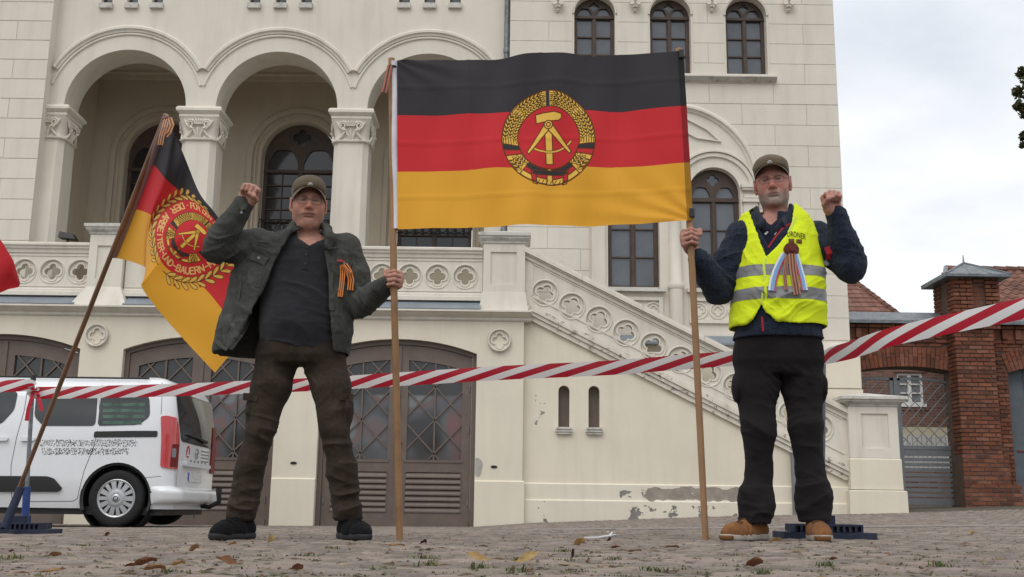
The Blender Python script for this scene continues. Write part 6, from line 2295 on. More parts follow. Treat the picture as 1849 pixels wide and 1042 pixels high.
def finish(Fd, name, mat, parent, masks=(), base=.0015, it=2, fold_tone=None, **kw):
    V, Q = Fd.surface()
    V = relax(V, Q, it, .45)
    N = vnormals(V, Q)
    V0 = V
    V = wrinkle(V, N, Q, masks, base)
    if fold_tone is not None:
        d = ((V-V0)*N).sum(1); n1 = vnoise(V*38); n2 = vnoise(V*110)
        w = np.clip((d-.003)/.007, 0, 1)*fold_tone[1]*(.3+.7*n1) + np.clip(n1*n2*2.2-.75, 0, 1)*fold_tone[1]*.25  # paler on raised folds, plus random worn patches
        kw['colors'] = np.array(fold_tone[0])[None, :]*(.82+.36*n2[:, None])*(1+w[:, None])
    o = np_link(name, V, Q, mat, parent, **kw)
    return o, V, Q
def bvh(V, Q): return BVHTree.FromPolygons(V.tolist(), Q.tolist())
def onto(tree_, px, py, Yg, off=.003):
    """point where the sight line of a photo pixel meets a garment"""
    d = RC @ Vector(((px-IMW/2)/FPX, -(py-IMH/2)/FPX, -1.0)); d.normalize()
    h = tree_.ray_cast(Vector((0, 0, CAM_Z)), d)
    if h[0] is None: return W(px, py, Yg)
    return h[0] - d*off
def strip(name, tree_, pix, w, mat, parent, Yg, off=.004, thick=.004, label=None, taper=1.0, swallow=False):
    """flat ribbon draped on a garment along photo pixels, w metres wide"""
    pts = [onto(tree_, x, y, Yg, off) for x, y in pix]
    m = MB(); vs = []; n = len(pts)
    for i, p in enumerate(pts):
        t = (pts[min(i+1, n-1)]-pts[max(i-1, 0)]).normalized()
        s = t.cross(Vector((0, 1, 0))).normalized()*w/2*(1+(taper-1)*i/max(1, n-1))
        vs += [p-s, p+s, p+s+Vector((0, thick, 0)), p-s+Vector((0, thick, 0))]
    fs = []
    for i in range(n-1):
        for k in range(4):
            l = (k+1) % 4
            fs.append((i*4+k, i*4+l, i*4+4+l, i*4+4+k))
    fs += [(3, 2, 1, 0), tuple((n-1)*4+k for k in range(4))]
    m.add(vs, fs)
    return m.build(name, mat, parent, fix=True, label=label)

def cloth(name, col, bump=.5, bscale=350, rough=.95, sheen=.15, var=.16, vscale=5, **kw):
    return MAT(name, col, rough=rough, spec=.12, var=var, vscale=vscale, bump=bump, bscale=bscale, sheen=sheen, **kw)
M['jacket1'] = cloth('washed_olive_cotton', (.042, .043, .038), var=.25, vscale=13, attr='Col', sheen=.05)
M['jacket1b'] = cloth('washed_olive_seam', (.064, .065, .058), var=.3, vscale=30, sheen=.05)
M['shirt1'] = cloth('charcoal_knit', (.022, .022, .026))
M['trouser1'] = cloth('dark_brown_canvas', (.047, .033, .024), var=.25, vscale=9, attr='Col', sheen=.03)
M['trouser1b'] = cloth('dark_brown_flap', (.047, .033, .024), sheen=.03)
M['lining'] = cloth('dark_lining', (.010, .010, .011))
M['cap_cloth'] = cloth('olive_brown_cap_cloth', (.105, .080, .050), var=.2)
M['cap_cloth2'] = cloth('khaki_cap_cloth', (.115, .088, .058), var=.2)
M['jacket2'] = cloth('navy_fleece', (.016, .024, .043), bump=1.2, bscale=160, var=.45, vscale=45, sheen=.1)
M['trouser2'] = cloth('black_cotton_trousers', (.0150, .0130, .0140), var=.2, sheen=.03)
M['vest'] = cloth('yellow_safety_fabric', (.66, .78, .025), bump=.3, sheen=.0, var=.05, rough=.8)
M['band'] = MAT('grey_reflective_tape', (.19, .19, .195), rough=.45, spec=.5, var=.08, vscale=20, bump=.2, bscale=300)
M['skin1'] = MAT('skin', (.4, .2, .15), rough=.6, spec=.22, attr='Col', bump=.35, bscale=260)
for b_ in (M['skin1'],):
    bs = b_.node_tree.nodes['Principled BSDF']
    bs.inputs['Subsurface Weight'].default_value = .12
    bs.inputs['Subsurface Radius'].default_value = (.012, .005, .003)
M['shoe_black'] = cloth('black_suede', (.008, .008, .009), sheen=.02)
M['sole_black'] = MAT('black_rubber_sole', (.026, .026, .028), rough=.7)
M['shoe_tan'] = cloth('tan_nubuck', (.20, .088, .034), sheen=.05, var=.3, vscale=14)
M['lace_tan'] = cloth('dark_tan_lace', (.09, .042, .02), sheen=.02)
M['sole_pale'] = MAT('pale_rubber_sole', (.38, .345, .30), rough=.7, var=.2, vscale=12, dirt=((.12, .09, .06), .7, 14))
M['sole_gum'] = MAT('gum_toe', (.16, .075, .025), rough=.6)
M['metal'] = MAT('spectacle_metal', (.07, .065, .06), rough=.35, metal=.5)
M['lensg'] = bpy.data.materials.new('spectacle_lens'); M['lensg'].use_nodes = True
_n = M['lensg'].node_tree; _p = _n.nodes['Principled BSDF']
_t = _n.nodes.new('ShaderNodeBsdfTransparent'); _m = _n.nodes.new('ShaderNodeMixShader'); _g = _n.nodes.new('ShaderNodeBsdfGlossy')
_g.inputs['Roughness'].default_value = .03; _m.inputs[0].default_value = .02
_n.links.new(_t.outputs[0], _m.inputs[1]); _n.links.new(_g.outputs[0], _m.inputs[2]); _n.links.new(_m.outputs[0], _n.nodes['Material Output'].inputs['Surface'])

def make_cap(parent, P, A, mat, flat=False, curve=1.0, badge=True, zf=.062):
    o = np.array(P(0, 0, 0))
    lo, hi = o-.2, o+.22
    F = Field(*grid(lo, hi, .004))
    rz = .088 if not flat else .077
    F.ell(P(0, -.012, .060), (.0875, .107, rz), A, k=0)
    F.ell(P(0, .03, .085), (.075, .062, .055), A, k=.03)
    if flat: F.ell(P(0, -.01, .102), (.080, .098, .034), A, k=.03)
    F.ell(P(0, -.012, .045), (.0825, .1015, .080), A, k=.004, op='cut')
    # cut along the rim, higher over the face than at the nape
    F.half(P(0, .09, zf), -(A[2]*1.0 + A[1]*-.42))
    V, Q = F.surface(); V = relax(V, Q, 2, .5)
    N = vnormals(V, Q)
    V = V + N*((vnoise(V*26)-.5)*.004 + (ridge(V*np.array([9, 9, 30]))-.5)*.003)[:, None]
    crown = np_link('cap', V, Q, mat, parent)
    # peak
    vs, n, m_ = [], 26, 5
    for lay_ in (0, 1):
        for i in range(n+1):
            ph = radians(-84+168*i/n)
            for j in range(m_+1):
                t = j/m_
                bx, by = .086*sin(ph), -.012+.104*cos(ph)
                ext = .062*max(0, cos(ph))**.55
                x = bx*(1+.02*t); y = by+ext*t
                z = zf+.004 - (.118*(.092-by))*.42/.118*1.0 - .010*t - curve*.030*(sin(ph)**2)*t - .004*lay_
                vs.append(P(x, y, z))
    k = (n+1)*(m_+1)
    fs = []
    for i in range(n):
        for j in range(m_):
            a, b = i*(m_+1)+j, (i+1)*(m_+1)+j
            fs.append((a, b, b+1, a+1)); fs.append((k+a+1, k+b+1, k+b, k+a))
    for i in range(n):
        a, b = i*(m_+1)+m_, (i+1)*(m_+1)+m_
        fs.append((a, b, k+b, k+a))
    MB().add(vs, fs).build('cap_peak', mat, crown, 60, fix=True)
    if badge:
        c = P(0, .107, zf+.018)
        m = MB()
        m.add([P(.013*cos(a), .1075-.004*(1-cos(a-pi/2)), zf+.010+.012*max(0, sin(a))+ .003*(sin(a) < 0)) for a in [2*pi*i/14 for i in range(14)]] + [P(.013*cos(a)*.9, .102, zf+.010+.012*max(0, sin(a))) for a in [2*pi*i/14 for i in range(14)]],
              [tuple(range(14))] + [(i, (i+1) % 14, (i+1) % 14+14, i+14) for i in range(14)])
        m.build('cap_badge', M['white'], crown, fix=True)
    return crown
def make_glasses(parent, P, A, w=.027, h=.017):
    m = MB(); lens = []
    for s in (-1, 1):
        L = []
        for i in range(20):
            a = 2*pi*i/20
            q = (abs(cos(a))**3+abs(sin(a))**3)**(-1/3)
            L.append(P(s*.033+w*cos(a)*q*.98, .108-.010*abs(cos(a))*(1 if cos(a)*s > 0 else .2), -.001+h*sin(a)*q))
        m.tube(L+[L[0]], .0011, 5, cap=False)
        lens.append(L)
        m.tube([P(s*(.033+w), .100, .004), P(s*.078, .085, .008), P(s*.083, .03, .010), P(s*.084, -.01, .010)], .0014, 5)
    m.tube([P(-.008, .108, .004), P(0, .113, .007), P(.008, .108, .004)], .0012, 5)
    g = m.build('glasses', M['metal'], parent, smooth=60)
    for L in lens:
        MB().add(L, [tuple(range(len(L)))]).build('lens', M['lensg'], g)
    return g
def make_shoe(parent, ankle, d, mat, solemat, gz_, length=.295, toe=None, laces=None):
    d = unit((d[0], d[1], 0)); s_ = np.array([-d[1], d[0], 0]); up = np.array([0, 0, 1.0])
    a = np.array(ankle, float); g = gz_
    P = lambda f, s, z: np.array([a[0], a[1], g]) + d*f + s_*s + up*z
    lo = P(0, 0, 0)-np.array([.34, .34, .05]); hi = P(0, 0, 0)+np.array([.34, .34, .24])
    F = Field(*grid(lo, hi, .005))
    L = length-.075
    F.cap(P(-.045, 0, .046), P(.05, 0, .044), .037, .041, k=.03)
    F.cap(P(.05, 0, .042), P(L-.05, .004, .036), .041, .043, k=.03)
    F.cap(P(L-.05, .004, .034), P(L-.01, .003, .031), .042, .033, k=.03)
    F.cap(P(-.03, 0, .06), P(-.016, 0, .105), .038, .040, k=.02)
    F.cap(P(.0, 0, .090), P(.10, 0, .060), .034, .028, k=.02)
    F.half((0, 0, g+.024), (0, 0, -1))
    up_, V, Q = finish(F, 'shoe', mat, parent, [(P(.09, 0, .06), .08, .004, d, .028)], .001)
    S = Field(*grid(lo, hi, .005))
    S.cap(P(-.045, 0, .02), P(.05, 0, .02), .040, .043, k=.02); S.cap(P(.05, 0, .02), P(L-.05, .004, .02), .043, .046, k=.02); S.cap(P(L-.05, .004, .02), P(L-.008, .003, .024), .045, .037, k=.02)
    S.half((0, 0, g+.031), (0, 0, 1)); S.half((0, 0, g+.001), (0, 0, -1))
    so, V2, Q2 = finish(S, 'sole', solemat, up_, (), .0006)
    if toe is not None:
        T = Field(*grid(lo, hi, .005))
        T.cap(P(L-.05, .004, .02), P(L-.006, .003, .024), .0462, .0385, k=.0)
        T.half((0, 0, g+.027), (0, 0, 1)); T.half((0, 0, g+.002), (0, 0, -1)); T.half(P(L-.02, 0, 0), -d)
        finish(T, 'toe_cap', toe, up_, (), .0003)
    if laces is not None:
        tr = bvh(V, Q); m = MB()
        for i in range(5):
            f = .045+.022*i
            pts = []
            for q in np.linspace(-.026, .026, 6):
                p = P(f+(.006 if i % 2 else -.006)*q/.026, q, .3)
                h = tr.ray_cast(Vector(p), Vector((0, 0, -1)))
                if h[0] is not None: pts.append(h[0]+Vector((0, 0, .002)))
            if len(pts) > 2: m.tube(pts, .0036, 5)
        for s in (-1, 1):
            m.tube([P(.03, 0, .105), P(.045, s*.03, .125), P(.07, s*.045, .10), P(.05, s*.02, .095), P(.03, 0, .10)], .0022, 5)
        m.build('lace', laces, up_, smooth=60)
    return up_

# ------------------------------------------------------------------ man on the left
Y1 = 5.25
def J(x, y, Y=Y1): return np.array(W(x, y, Y))
man1 = empty('person', (J(540, 970)[0], Y1, gz1(-1.0, Y1)), 'man in dark olive jacket with right fist raised, left hand round the flag pole', 'person')
hd1 = J(557, 370, 5.24)
R1 = (np.array([1, .235, 0.0]), np.array([.235, -1, -.06]), np.array([.0, -.06, 1.0])); R1 = tuple(unit(r) for r in R1)
sR, eR, wR, fR = J(468, 440), J(387, 449, 5.08), J(441, 369, 5.03), J(449, 361, 5.01)
sL, eL, wL = J(624, 446), J(657, 549, 5.22), J(694, 518, 5.06)
legs1 = [([J(500, 650), J(489, 700, 5.24), J(471, 772, 5.22), J(451, 850, 5.25), J(434, 938, 5.27)], [.103, .091, .066, .067, .066]),
         ([J(586, 650), J(598, 700, 5.24), J(604, 772, 5.21), J(618, 850, 5.24), J(629, 940, 5.26)], [.103, .093, .067, .065, .065])]
def tz(py, Y=Y1, x=545): return WZ(x, py, Y)
trunk1 = [(tz(672), J(541, 660)[0], Y1, .17, .12), (tz(640), J(541, 640)[0], Y1, .195, .140), (tz(600), J(541, 600)[0], Y1-.015, .195, .150), (tz(540), J(541, 540)[0], Y1-.01, .192, .145),
          (tz(480), J(543, 480)[0], Y1, .200, .130), (tz(450), J(545, 450)[0], Y1+.005, .205, .115), (tz(432), J(548, 432)[0], Y1+.01, .15, .085), (tz(415), J(553, 415)[0], Y1+.015, .075, .07)]
# poles first fix where the hands close
p1g = G(722, 975); 
P1Y = 4.99
pole1 = [W(722, 974, p1g.y), W(711, 503, P1Y), W(707, 106, 4.99)]
pole1[0] = Vector((pole1[0].x, p1g.y, p1g.z))
def body(name, parent, xs_f, zs_f, lo, hi, build, o, A, tone, beard, hair, ysf, mw, mc):
    F = Field(axis_grid(lo[0], hi[0], xs_f, .009, .0033), axis_grid(lo[1], hi[1], ysf, .009, .0033), axis_grid(lo[2], hi[2], zs_f, .009, .0033))
    build(F)
    V, Q = F.surface(); V = relax(V, Q, 1, .35)
    col = skin_colors(V, o, A, tone, beard, hair, mw, mc)
    return np_link(name, V, Q, M['skin1'], parent, colors=col)
def b1(F):
    t = [(z, x, y, rx-.022, ry-.02) for z, x, y, rx, ry in trunk1]
    t[0] = (t[0][0]+.035, t[0][1], t[0][2], t[0][3]-.03, t[0][4]-.02)
    F.stack(t, k=.02)
    for L, r in legs1:
        chain(F, L[:-1]+[L[-1]+np.array([0, .01, .02])], [v-.024 for v in r[:-1]]+[.036], .02)
    for s, e, w in ((sR, eR, wR), (sL, eL, wL)):
        F.cap(s, e, .052, .044, k=.04); F.cap(e, w, .044, .030, k=.02)
    head_shape(F, hd1, R1, fat=.005, mw=.037, mc=-.003)
    global grip1
    hand(F, J(443, 367, 5.03), J(452, 345, 5.0)-J(443, 367, 5.03), (1, -.15, .1), (0.05, -1, .1), grip=.008, s=1.04)
    pz = np.array(pole1[1])
    zd = unit((.55, -.80, .12)); pd = unit((-.80, -.55, .1))
    wpt = pz - zd*.076 - pd*.026
    hand(F, wpt, zd, (0, 0, 1), pd, grip=.014, s=1.02)
    F.cap(wL, wpt, .031, .029, k=.02)
A1 = np.array(R1)
lo1 = np.array([J(365, 450)[0], 4.84, -.02]); hi1 = np.array([J(735, 450, 4.95)[0], 5.48, tz(300)])
hx = hd1[0]
body1 = body('body', man1, [(hx-.10, hx+.10), (J(425, 355, 5)[0], J(478, 355, 5)[0]), (J(685, 500, 5)[0], J(728, 500, 5)[0])],
             [(hd1[2]-.14, hd1[2]+.06), (WZ(707, 525, 5), WZ(707, 480, 5))], lo1, hi1, b1, hd1, A1, (.42, .22, .165), 0.0, (.12, .09, .07), [(4.88, 5.30)], .037, -.003)
cap1 = make_cap(man1, lambda a, b, c: hd1+R1[0]*a+R1[1]*b+R1[2]*c, A1, M['cap_cloth'], curve=1.0, zf=.070)
make_glasses(man1, lambda a, b, c: hd1+R1[0]*a+R1[1]*b+R1[2]*c, A1)
# shirt
F = Field(*grid((J(440, 500)[0], 4.98, tz(668)), (J(650, 500)[0], 5.5, tz(400)), .006))
F.stack([(z, x, y, rx-.003, ry+.0) for z, x, y, rx, ry in trunk1[1:7]] + [(tz(420), J(552, 420)[0], Y1+.012, .085, .078)], k=0)
F.ell(J(540, 575, Y1-.03), (.16, .145, .16), k=.05)
prism_cut(F, [tuple(J(*p, 5.13)[[0, 2]]) for p in ((531, 410), (534, 425), (557, 442), (581, 427), (583, 410))], 4.9, Y1-.02)
F.half((0, 0, tz(627, 5.1)), (0, 0, -1))
shirt1, Vs, Qs = finish(F, 'shirt', M['shirt1'], man1, [(J(545, 600, 5.1), .14, .006, (.2, 0, 1), .05), (J(545, 520, 5.1), .15, .0045, (.6, 0, 1), .07)], .0018)
ts = bvh(Vs, Qs)
m = MB()                                            # henley placket and buttons
strip('placket', ts, [(553, 443), (551, 462), (550, 486)], .028, M['shirt1'], shirt1, 5.1, .003)
for (x, y) in ((555, 446), (553, 460), (551, 477)):
    c = onto(ts, x, y, 5.1, .006); MB().lathe([(0, -.003), (.0055, -.002), (.006, .002), (0, .003)], c, 10, 'y').build('button', M['black'], shirt1)
# trousers
F = Field(*grid((J(395, 900)[0], 5.0, -.01), (J(670, 900)[0], 5.5, tz(618)), .0065))
F.stack([(tz(658), J(543, 660)[0], Y1, .165, .13), (tz(645), J(541, 645)[0], Y1, .205, .150), (tz(615), J(541, 620)[0], Y1, .198, .152)], k=0)
for L, r in legs1: chain(F, L, r, .03)
F.ell(J(631, 742, 5.22), (.020, .06, .075), k=.012); F.ell(J(452, 742, 5.22), (.018, .06, .075), k=.012)
for L, r in legs1: F.half(tuple(L[-1]), (0, 0, -1), lo=L[-1]-np.array([.12, .2, .2]), hi=L[-1]+np.array([.12, .2, .1]))
masks = [(J(471, 775, 5.17), .10, .010, (.35, 0, 1), .05), (J(604, 775, 5.15), .10, .010, (-.35, 0, 1), .05), (J(440, 905, 5.2), .09, .012, (.2, 0, 1), .042), (J(626, 905, 5.2), .09, .012, (-.15, 0, 1), .042),
         (J(545, 680, 5.15), .09, .009, (.5, 0, .8), .045), (J(455, 850, 5.2), .10, .008, (-.5, 0, 1), .06), (J(615, 850, 5.2), .1, .008, (.5, 0, 1), .06), (J(500, 700, 5.15), .1, .006, (.8, 0, 1), .06), (J(595, 710, 5.15), .1, .006, (-.8, 0, 1), .06)]
tr1, Vt, Qt = finish(F, 'trousers', M['trouser1'], man1, masks, .0016, fold_tone=((.038, .028, .021), .2))
tt = bvh(Vt, Qt)
for s_, (x, y) in ((1, (628, 716)), (-1, (455, 716))):
    strip('pocket_flap', tt, [(x-16, y), (x+2, y+1), (x+10, y+3)], .035, M['trouser1b'], tr1, 5.15, .004)
strip('fly_seam', tt, [(544, 632), (545, 645), (545, 658)], .010, M['trouser1b'], tr1, 5.1, .002)
# jacket: open shell with swung-out left panel
Yj = Y1
jx = lambda x, y: J(x, y)[0]
out = [(tz(640), (jx(386, 630)+jx(630, 630))/2, Yj+.01, (jx(630, 630)-jx(386, 630))/2, .185), (tz(600), (jx(393, 600)+jx(636, 600))/2, Yj, (jx(636, 600)-jx(393, 600))/2, .188),
       (tz(550), (jx(408, 550)+jx(637, 550))/2, Yj, (jx(637, 550)-jx(408, 550))/2, .180), (tz(500), (jx(420, 500)+jx(639, 500))/2, Yj, (jx(639, 500)-jx(420, 500))/2, .168),
       (tz(465), (jx(432, 465)+jx(642, 465))/2, Yj, (jx(642, 465)-jx(432, 465))/2, .150), (tz(440), jx(545, 440), Yj+.005, .235, .128), (tz(428), jx(547, 428), Yj+.01, .19, .108), (tz(412), jx(552, 412), Yj+.02, .10, .09)]
lo = (J(360, 450, 5)[0], 4.88, tz(655)); hi = (J(720, 450, 5)[0], 5.52, tz(350))
F = Field(*grid(lo, hi, .0058))
F.stack(out, k=0, p=2.5)
inn = [(z-(.02 if i == 0 else 0), x, y, rx-.013, ry-.013) for i, (z, x, y, rx, ry) in enumerate(out)]
inn[-1] = (inn[-1][0]+.03,) + inn[-1][1:]
F.stack(inn, k=0, op='cut', p=2.5)
cut = [(541, 405), (521, 416), (505, 452), (488, 493), (477, 522), (459, 556), (430, 608), (411, 636), (411, 668), (599, 668), (598, 640), (596, 560), (594, 493), (588, 455), (584, 430), (574, 405)]
prism_cut(F, [tuple(J(x, y, 5.09)[[0, 2]]) for x, y in cut], 4.8, Yj+.02, k=.008)
F.half(tuple(J(597, 650, 5.1)), (.05, 0, -1), lo=(J(560, 600)[0], 4.8, lo[2]), hi=(hi[0], 5.6, hi[2]))
chain(F, [sR, (sR+eR)/2, eR], [.080, .070, .064], .04); chain(F, [eR, (eR+wR)/2, wR], [.064, .058, .047], .02)
chain(F, [sL, (sL+eL)/2, eL], [.074, .068, .062], .04); chain(F, [eL, (eL+wL)/2, wL], [.062, .054, .046], .02)
# trunk hollow again where sleeves filled it
F.stack([(z, x, y, rx-.028, ry-.02) for z, x, y, rx, ry in out[1:6]], k=.01, op='cut', p=2.5)
prism_cut(F, [tuple(J(x, y, 5.09)[[0, 2]]) for x, y in cut], 4.8, Yj-.02, k=.004)
# collar
for pts in ([J(577, 405, 5.29), J(592, 412, 5.22), J(597, 428, 5.13), J(592, 446, 5.10)], [J(538, 402, 5.29), J(526, 410, 5.22), J(516, 424, 5.14), J(510, 442, 5.11)]):
    chain(F, pts, [.030, .034, .034, .018], .012, flat=((pts[1][0]-J(557, 400)[0], -.06, .05), .45))
F.cap(J(540, 400, 5.31), J(575, 402, 5.31), .03, .03, k=.012, flat=((0, 1, .3), .45))
mk = [(eR, .11, .012, unit(wR-sR), .045), (J(420, 470, 5.12), .09, .010, (.7, 0, .7), .05), (eL, .11, .011, (.8, 0, .6), .045), (J(678, 530, 5.1), .07, .007, unit(wL-eL), .03), (wR, .06, .004, unit(wR-eR), .03),
      (J(440, 580, 5.1), .14, .007, (1, 0, .45), .07), (J(620, 560, 5.1), .14, .007, (1, 0, -.5), .07), (J(470, 455, 5.12), .08, .007, (.5, 0, 1), .045), (J(630, 470, 5.12), .08, .006, (1, 0, .8), .045)]
jk1, Vj, Qj = finish(F, 'jacket', M['jacket1'], man1, mk, .0032, fold_tone=((.054, .055, .050), .5))
tj = bvh(Vj, Qj)
jm = M['jacket1b']
strip('chest_pocket_flap', tj, [(453, 461), (466, 466), (481, 473)], .040, jm, jk1, 5.1, .010, .012)
strip('chest_pocket_flap', tj, [(606, 470), (620, 474), (634, 480)], .034, jm, jk1, 5.1, .010, .012)
for (x0, y0, x1, y1) in ((452, 478, 447, 508), (480, 486, 466, 518), (447, 508, 466, 518)):
    strip('pocket_seam', tj, [(x0, y0), ((x0+x1)/2, (y0+y1)/2), (x1, y1)], .008, jm, jk1, 5.1, .003, .004)
for nm, pix in (('hem_band', [(389, 612), (398, 620), (411, 629)]), ('hem_band', [(600, 642), (612, 644), (626, 643)])):
    strip(nm, tj, pix, .03, jm, jk1, 5.1, .005, .006)
strip('front_placket', tj, [(506, 458), (490, 494), (480, 522), (462, 556), (434, 606), (416, 630)], .022, jm, jk1, 5.1, .004, .006)
strip('front_placket', tj, [(590, 452), (597, 494), (599, 560), (601, 642)], .022, jm, jk1, 5.1, .004, .006)
for (x, y) in ((467, 466), (622, 476), (436, 384)):
    c = onto(tj, x, y, 5.1, .009); MB().lathe([(0, -.004), (.007, -.003), (.008, .003), (0, .004)], c, 10, 'y').build('button', M['zinc'], jk1)
strip('zip_pull', tj, [(597, 640), (597, 648)], .008, M['metal'], jk1, 5.1, .008)
for pix in ([(463, 430), (458, 446), (449, 462), (440, 478)], [(629, 430), (636, 450), (640, 474), (641, 492)], [(466, 446), (490, 444), (512, 446)], [(592, 448), (612, 447), (630, 452)], [(436, 500), (430, 545), (416, 590), (402, 618)], [(612, 500), (617, 550), (616, 600), (612, 640)]):
    strip('seam', tj, pix, .007, jm, jk1, 5.1, .002, .003)
strip('cuff', tj, [(433, 377), (440, 372), (446, 374)], .03, jm, jk1, 5.03, .004, .004)
# orange and black striped ribbon on the chest
def ribbon_mat(name, cols, n_across, axis_scale):
    m = MAT(name, cols[0], rough=.7, attr='Col'); return m
M['ribbon'] = MAT('striped_ribbon', (.5, .2, .05), rough=.6, attr='Col', sheen=.2)
def striped_strip(name, tree_, pix, w, cols, parent, Yg, off=.008, taper=1.0, free=None):
    """ribbon with lengthwise stripes, each stripe a band of faces"""
    pts = free if free is not None else [onto(tree_, x, y, Yg, off) for x, y in pix]
    n = len(pts); k = len(cols)
    vs, fs, cc = [], [], []
    for i, p in enumerate(pts):
        t = (Vector(pts[min(i+1, n-1)])-Vector(pts[max(i-1, 0)])).normalized()
        s = t.cross(Vector((0, 1, 0))).normalized()*w*(1+(taper-1)*i/max(1, n-1))
        for q in range(k+1): vs.append(Vector(p)+s*(q/k-.5)+Vector((0, -.002*sin(pi*q/k), 0)))
    for i in range(n-1):
        for q in range(k):
            fs.append((i*(k+1)+q, i*(k+1)+q+1, (i+1)*(k+1)+q+1, (i+1)*(k+1)+q)); cc.append(cols[q])
    nv = len(vs)
    vs += [v+Vector((0, .0015, 0)) for v in vs]
    nf = len(fs)
    for i in range(nf): fs.append(tuple(j+nv for j in fs[i][::-1])); cc.append(cc[i])
    me = bpy.data.meshes.new(name); me.from_pydata([tuple(v) for v in vs], [], fs); me.materials.append(M['ribbon']); colattr(me, cc)
    return link(name, me, parent)
OR, BK = (.62, .19, .03), (.018, .015, .014)
GEO = [OR, BK, OR, BK, OR]
striped_strip('chest_ribbon', tj, [(618, 478), (619, 495), (617, 515), (614, 536)], .024, GEO, jk1, 5.05, .012)
striped_strip('chest_ribbon', tj, [(622, 478), (630, 490), (634, 505), (632, 524)], .030, GEO, jk1, 5.05, .014)
striped_strip('chest_ribbon', tj, [(617, 480), (624, 486), (634, 494)], .016, GEO, jk1, 5.05, .018)
strip('ribbon_pin', tj, [(609, 470), (616, 471), (622, 473)], .012, MAT('pin_red', (.35, .05, .05), rough=.4), jk1, 5.05, .014)
for k_, (ax, ay, d) in enumerate(((437, 938, (-.42, -.91)), (628, 942, (.52, -.85)))):
    a = J(ax, ay, 5.25); 
    make_shoe(man1, (a[0], a[1]+.02, 0), d, M['shoe_black'], M['sole_black'], gz1(a[0], a[1]), .275, None, M['shoe_black'])

# ------------------------------------------------------------------ man on the right
Y2 = 5.2
p2g = G(1274, 975)
P2Y = 4.98
pole2 = [Vector(p2g), W(1247, 432, P2Y), W(1226, 88, 4.985)]
K = lambda x, y, Y=Y2: np.array(W(x, y, Y))
man2 = empty('person', (K(1405, 970)[0], Y2, gz1(1.3, Y2)), 'bearded man in yellow safety vest with left fist raised, right hand round the flag pole', 'person')
hd2 = K(1395, 333, 5.2)
yaw, rol = radians(-16), radians(5)
X2 = np.array([cos(yaw)*cos(rol), sin(yaw), sin(rol)]); Yy2 = np.array([sin(yaw), -cos(yaw), -.03]); 
X2 = unit(X2); Z2 = unit(np.array([-sin(rol), -.05, 1.0])); Yy2 = unit(Yy2-Z2*(Yy2@Z2)); X2 = unit(X2-Z2*(X2@Z2)-Yy2*(X2@Yy2))
R2 = (X2, Yy2, Z2); A2_ = np.array(R2)
tz2 = lambda py, Y=Y2, x=1405: WZ(x, py, Y)
kx = lambda x, y: K(x, y)[0]
s2R, e2R, w2R = K(1338, 425), K(1297, 525, 5.18), K(1262, 466, 5.04)
s2L, e2L, w2L = K(1474, 425), K(1537, 478, 5.10), K(1509, 388, 5.04)
legs2 = [([K(1366, 640), K(1366, 700, 5.19), K(1369, 772, 5.17), K(1371, 850, 5.19), K(1366, 905, 5.18), K(1362, 945, 5.17)], [.107, .098, .076, .060, .084, .073]),
         ([K(1445, 640), K(1449, 700, 5.19), K(1455, 772, 5.17), K(1463, 850, 5.19), K(1469, 898, 5.18), K(1470, 942, 5.17)], [.107, .095, .075, .062, .086, .072])]
trunk2 = [(tz2(690), kx(1406, 680), Y2, .17, .12), (tz2(650), kx(1406, 640), Y2, .195, .140), (tz2(600), kx(1405, 600), Y2-.01, .200, .150), (tz2(540), kx(1404, 540), Y2-.015, .200, .155),
          (tz2(470), kx(1404, 470), Y2, .200, .140), (tz2(430), kx(1404, 430), Y2+.005, .195, .118), (tz2(405), kx(1402, 405), Y2+.01, .155, .09), (tz2(385), kx(1399, 385), Y2+.015, .075, .07)]
def b2(F):
    t = [(z, x, y, rx-.022, ry-.02) for z, x, y, rx, ry in trunk2]
    t[0] = (t[0][0]+.035, t[0][1], t[0][2], t[0][3]-.03, t[0][4]-.02)
    F.stack(t, k=.02)
    for L, r in legs2:
        chain(F, L[:-2]+[L[-1]+np.array([0, .01, .02])], [v-.026 for v in r[:4]]+[.036], .02)
    for s, e, w in ((s2R, e2R, w2R), (s2L, e2L, w2L)):
        F.cap(s, e, .052, .044, k=.04); F.cap(e, w, .044, .030, k=.02)
    head_shape(F, hd2, R2, fat=.001, mw=.030, mc=-.007)
    hand(F, K(1505, 386, 5.03), unit((-.20, -.12, 1)), (-1, -.15, 0), (.0, -1, .05), grip=.008, s=1.06)
    pz = np.array(pole2[1]); ax = unit(np.array(pole2[2]-pole2[1]))
    zd = unit((-.42, -.86, .22)); pd = unit((.86, -.42, -.1))
    wpt = pz - zd*.076 - pd*.026
    hand(F, wpt, zd, ax, pd, grip=.014, s=1.08)
    F.cap(w2R, wpt, .032, .030, k=.02)
lo2 = np.array([K(1212, 450, 4.95)[0], 4.84, .0]); hi2 = np.array([K(1575, 450)[0], 5.45, tz2(265)])
hx = hd2[0]
body2 = body('body', man2, [(hx-.10, hx+.10), (K(1222, 430, 5)[0], K(1272, 430, 5)[0]), (K(1464, 370, 5)[0], K(1524, 370, 5)[0])],
             [(hd2[2]-.14, hd2[2]+.06), (WZ(1248, 470, 5), WZ(1248, 405, 5)), (WZ(1493, 400, 5), WZ(1493, 345, 5))], lo2, hi2, b2, hd2, A2_, (.42, .21, .165), .9, (.17, .145, .125), [(4.86, 5.26)], .030, -.007)
H2 = lambda a, b, c: hd2+R2[0]*a+R2[1]*b+R2[2]*c
cap2 = make_cap(man2, H2, A2_, M['cap_cloth2'], flat=True, curve=.45, zf=.078)
make_glasses(man2, H2, A2_, w=.026, h=.0155)
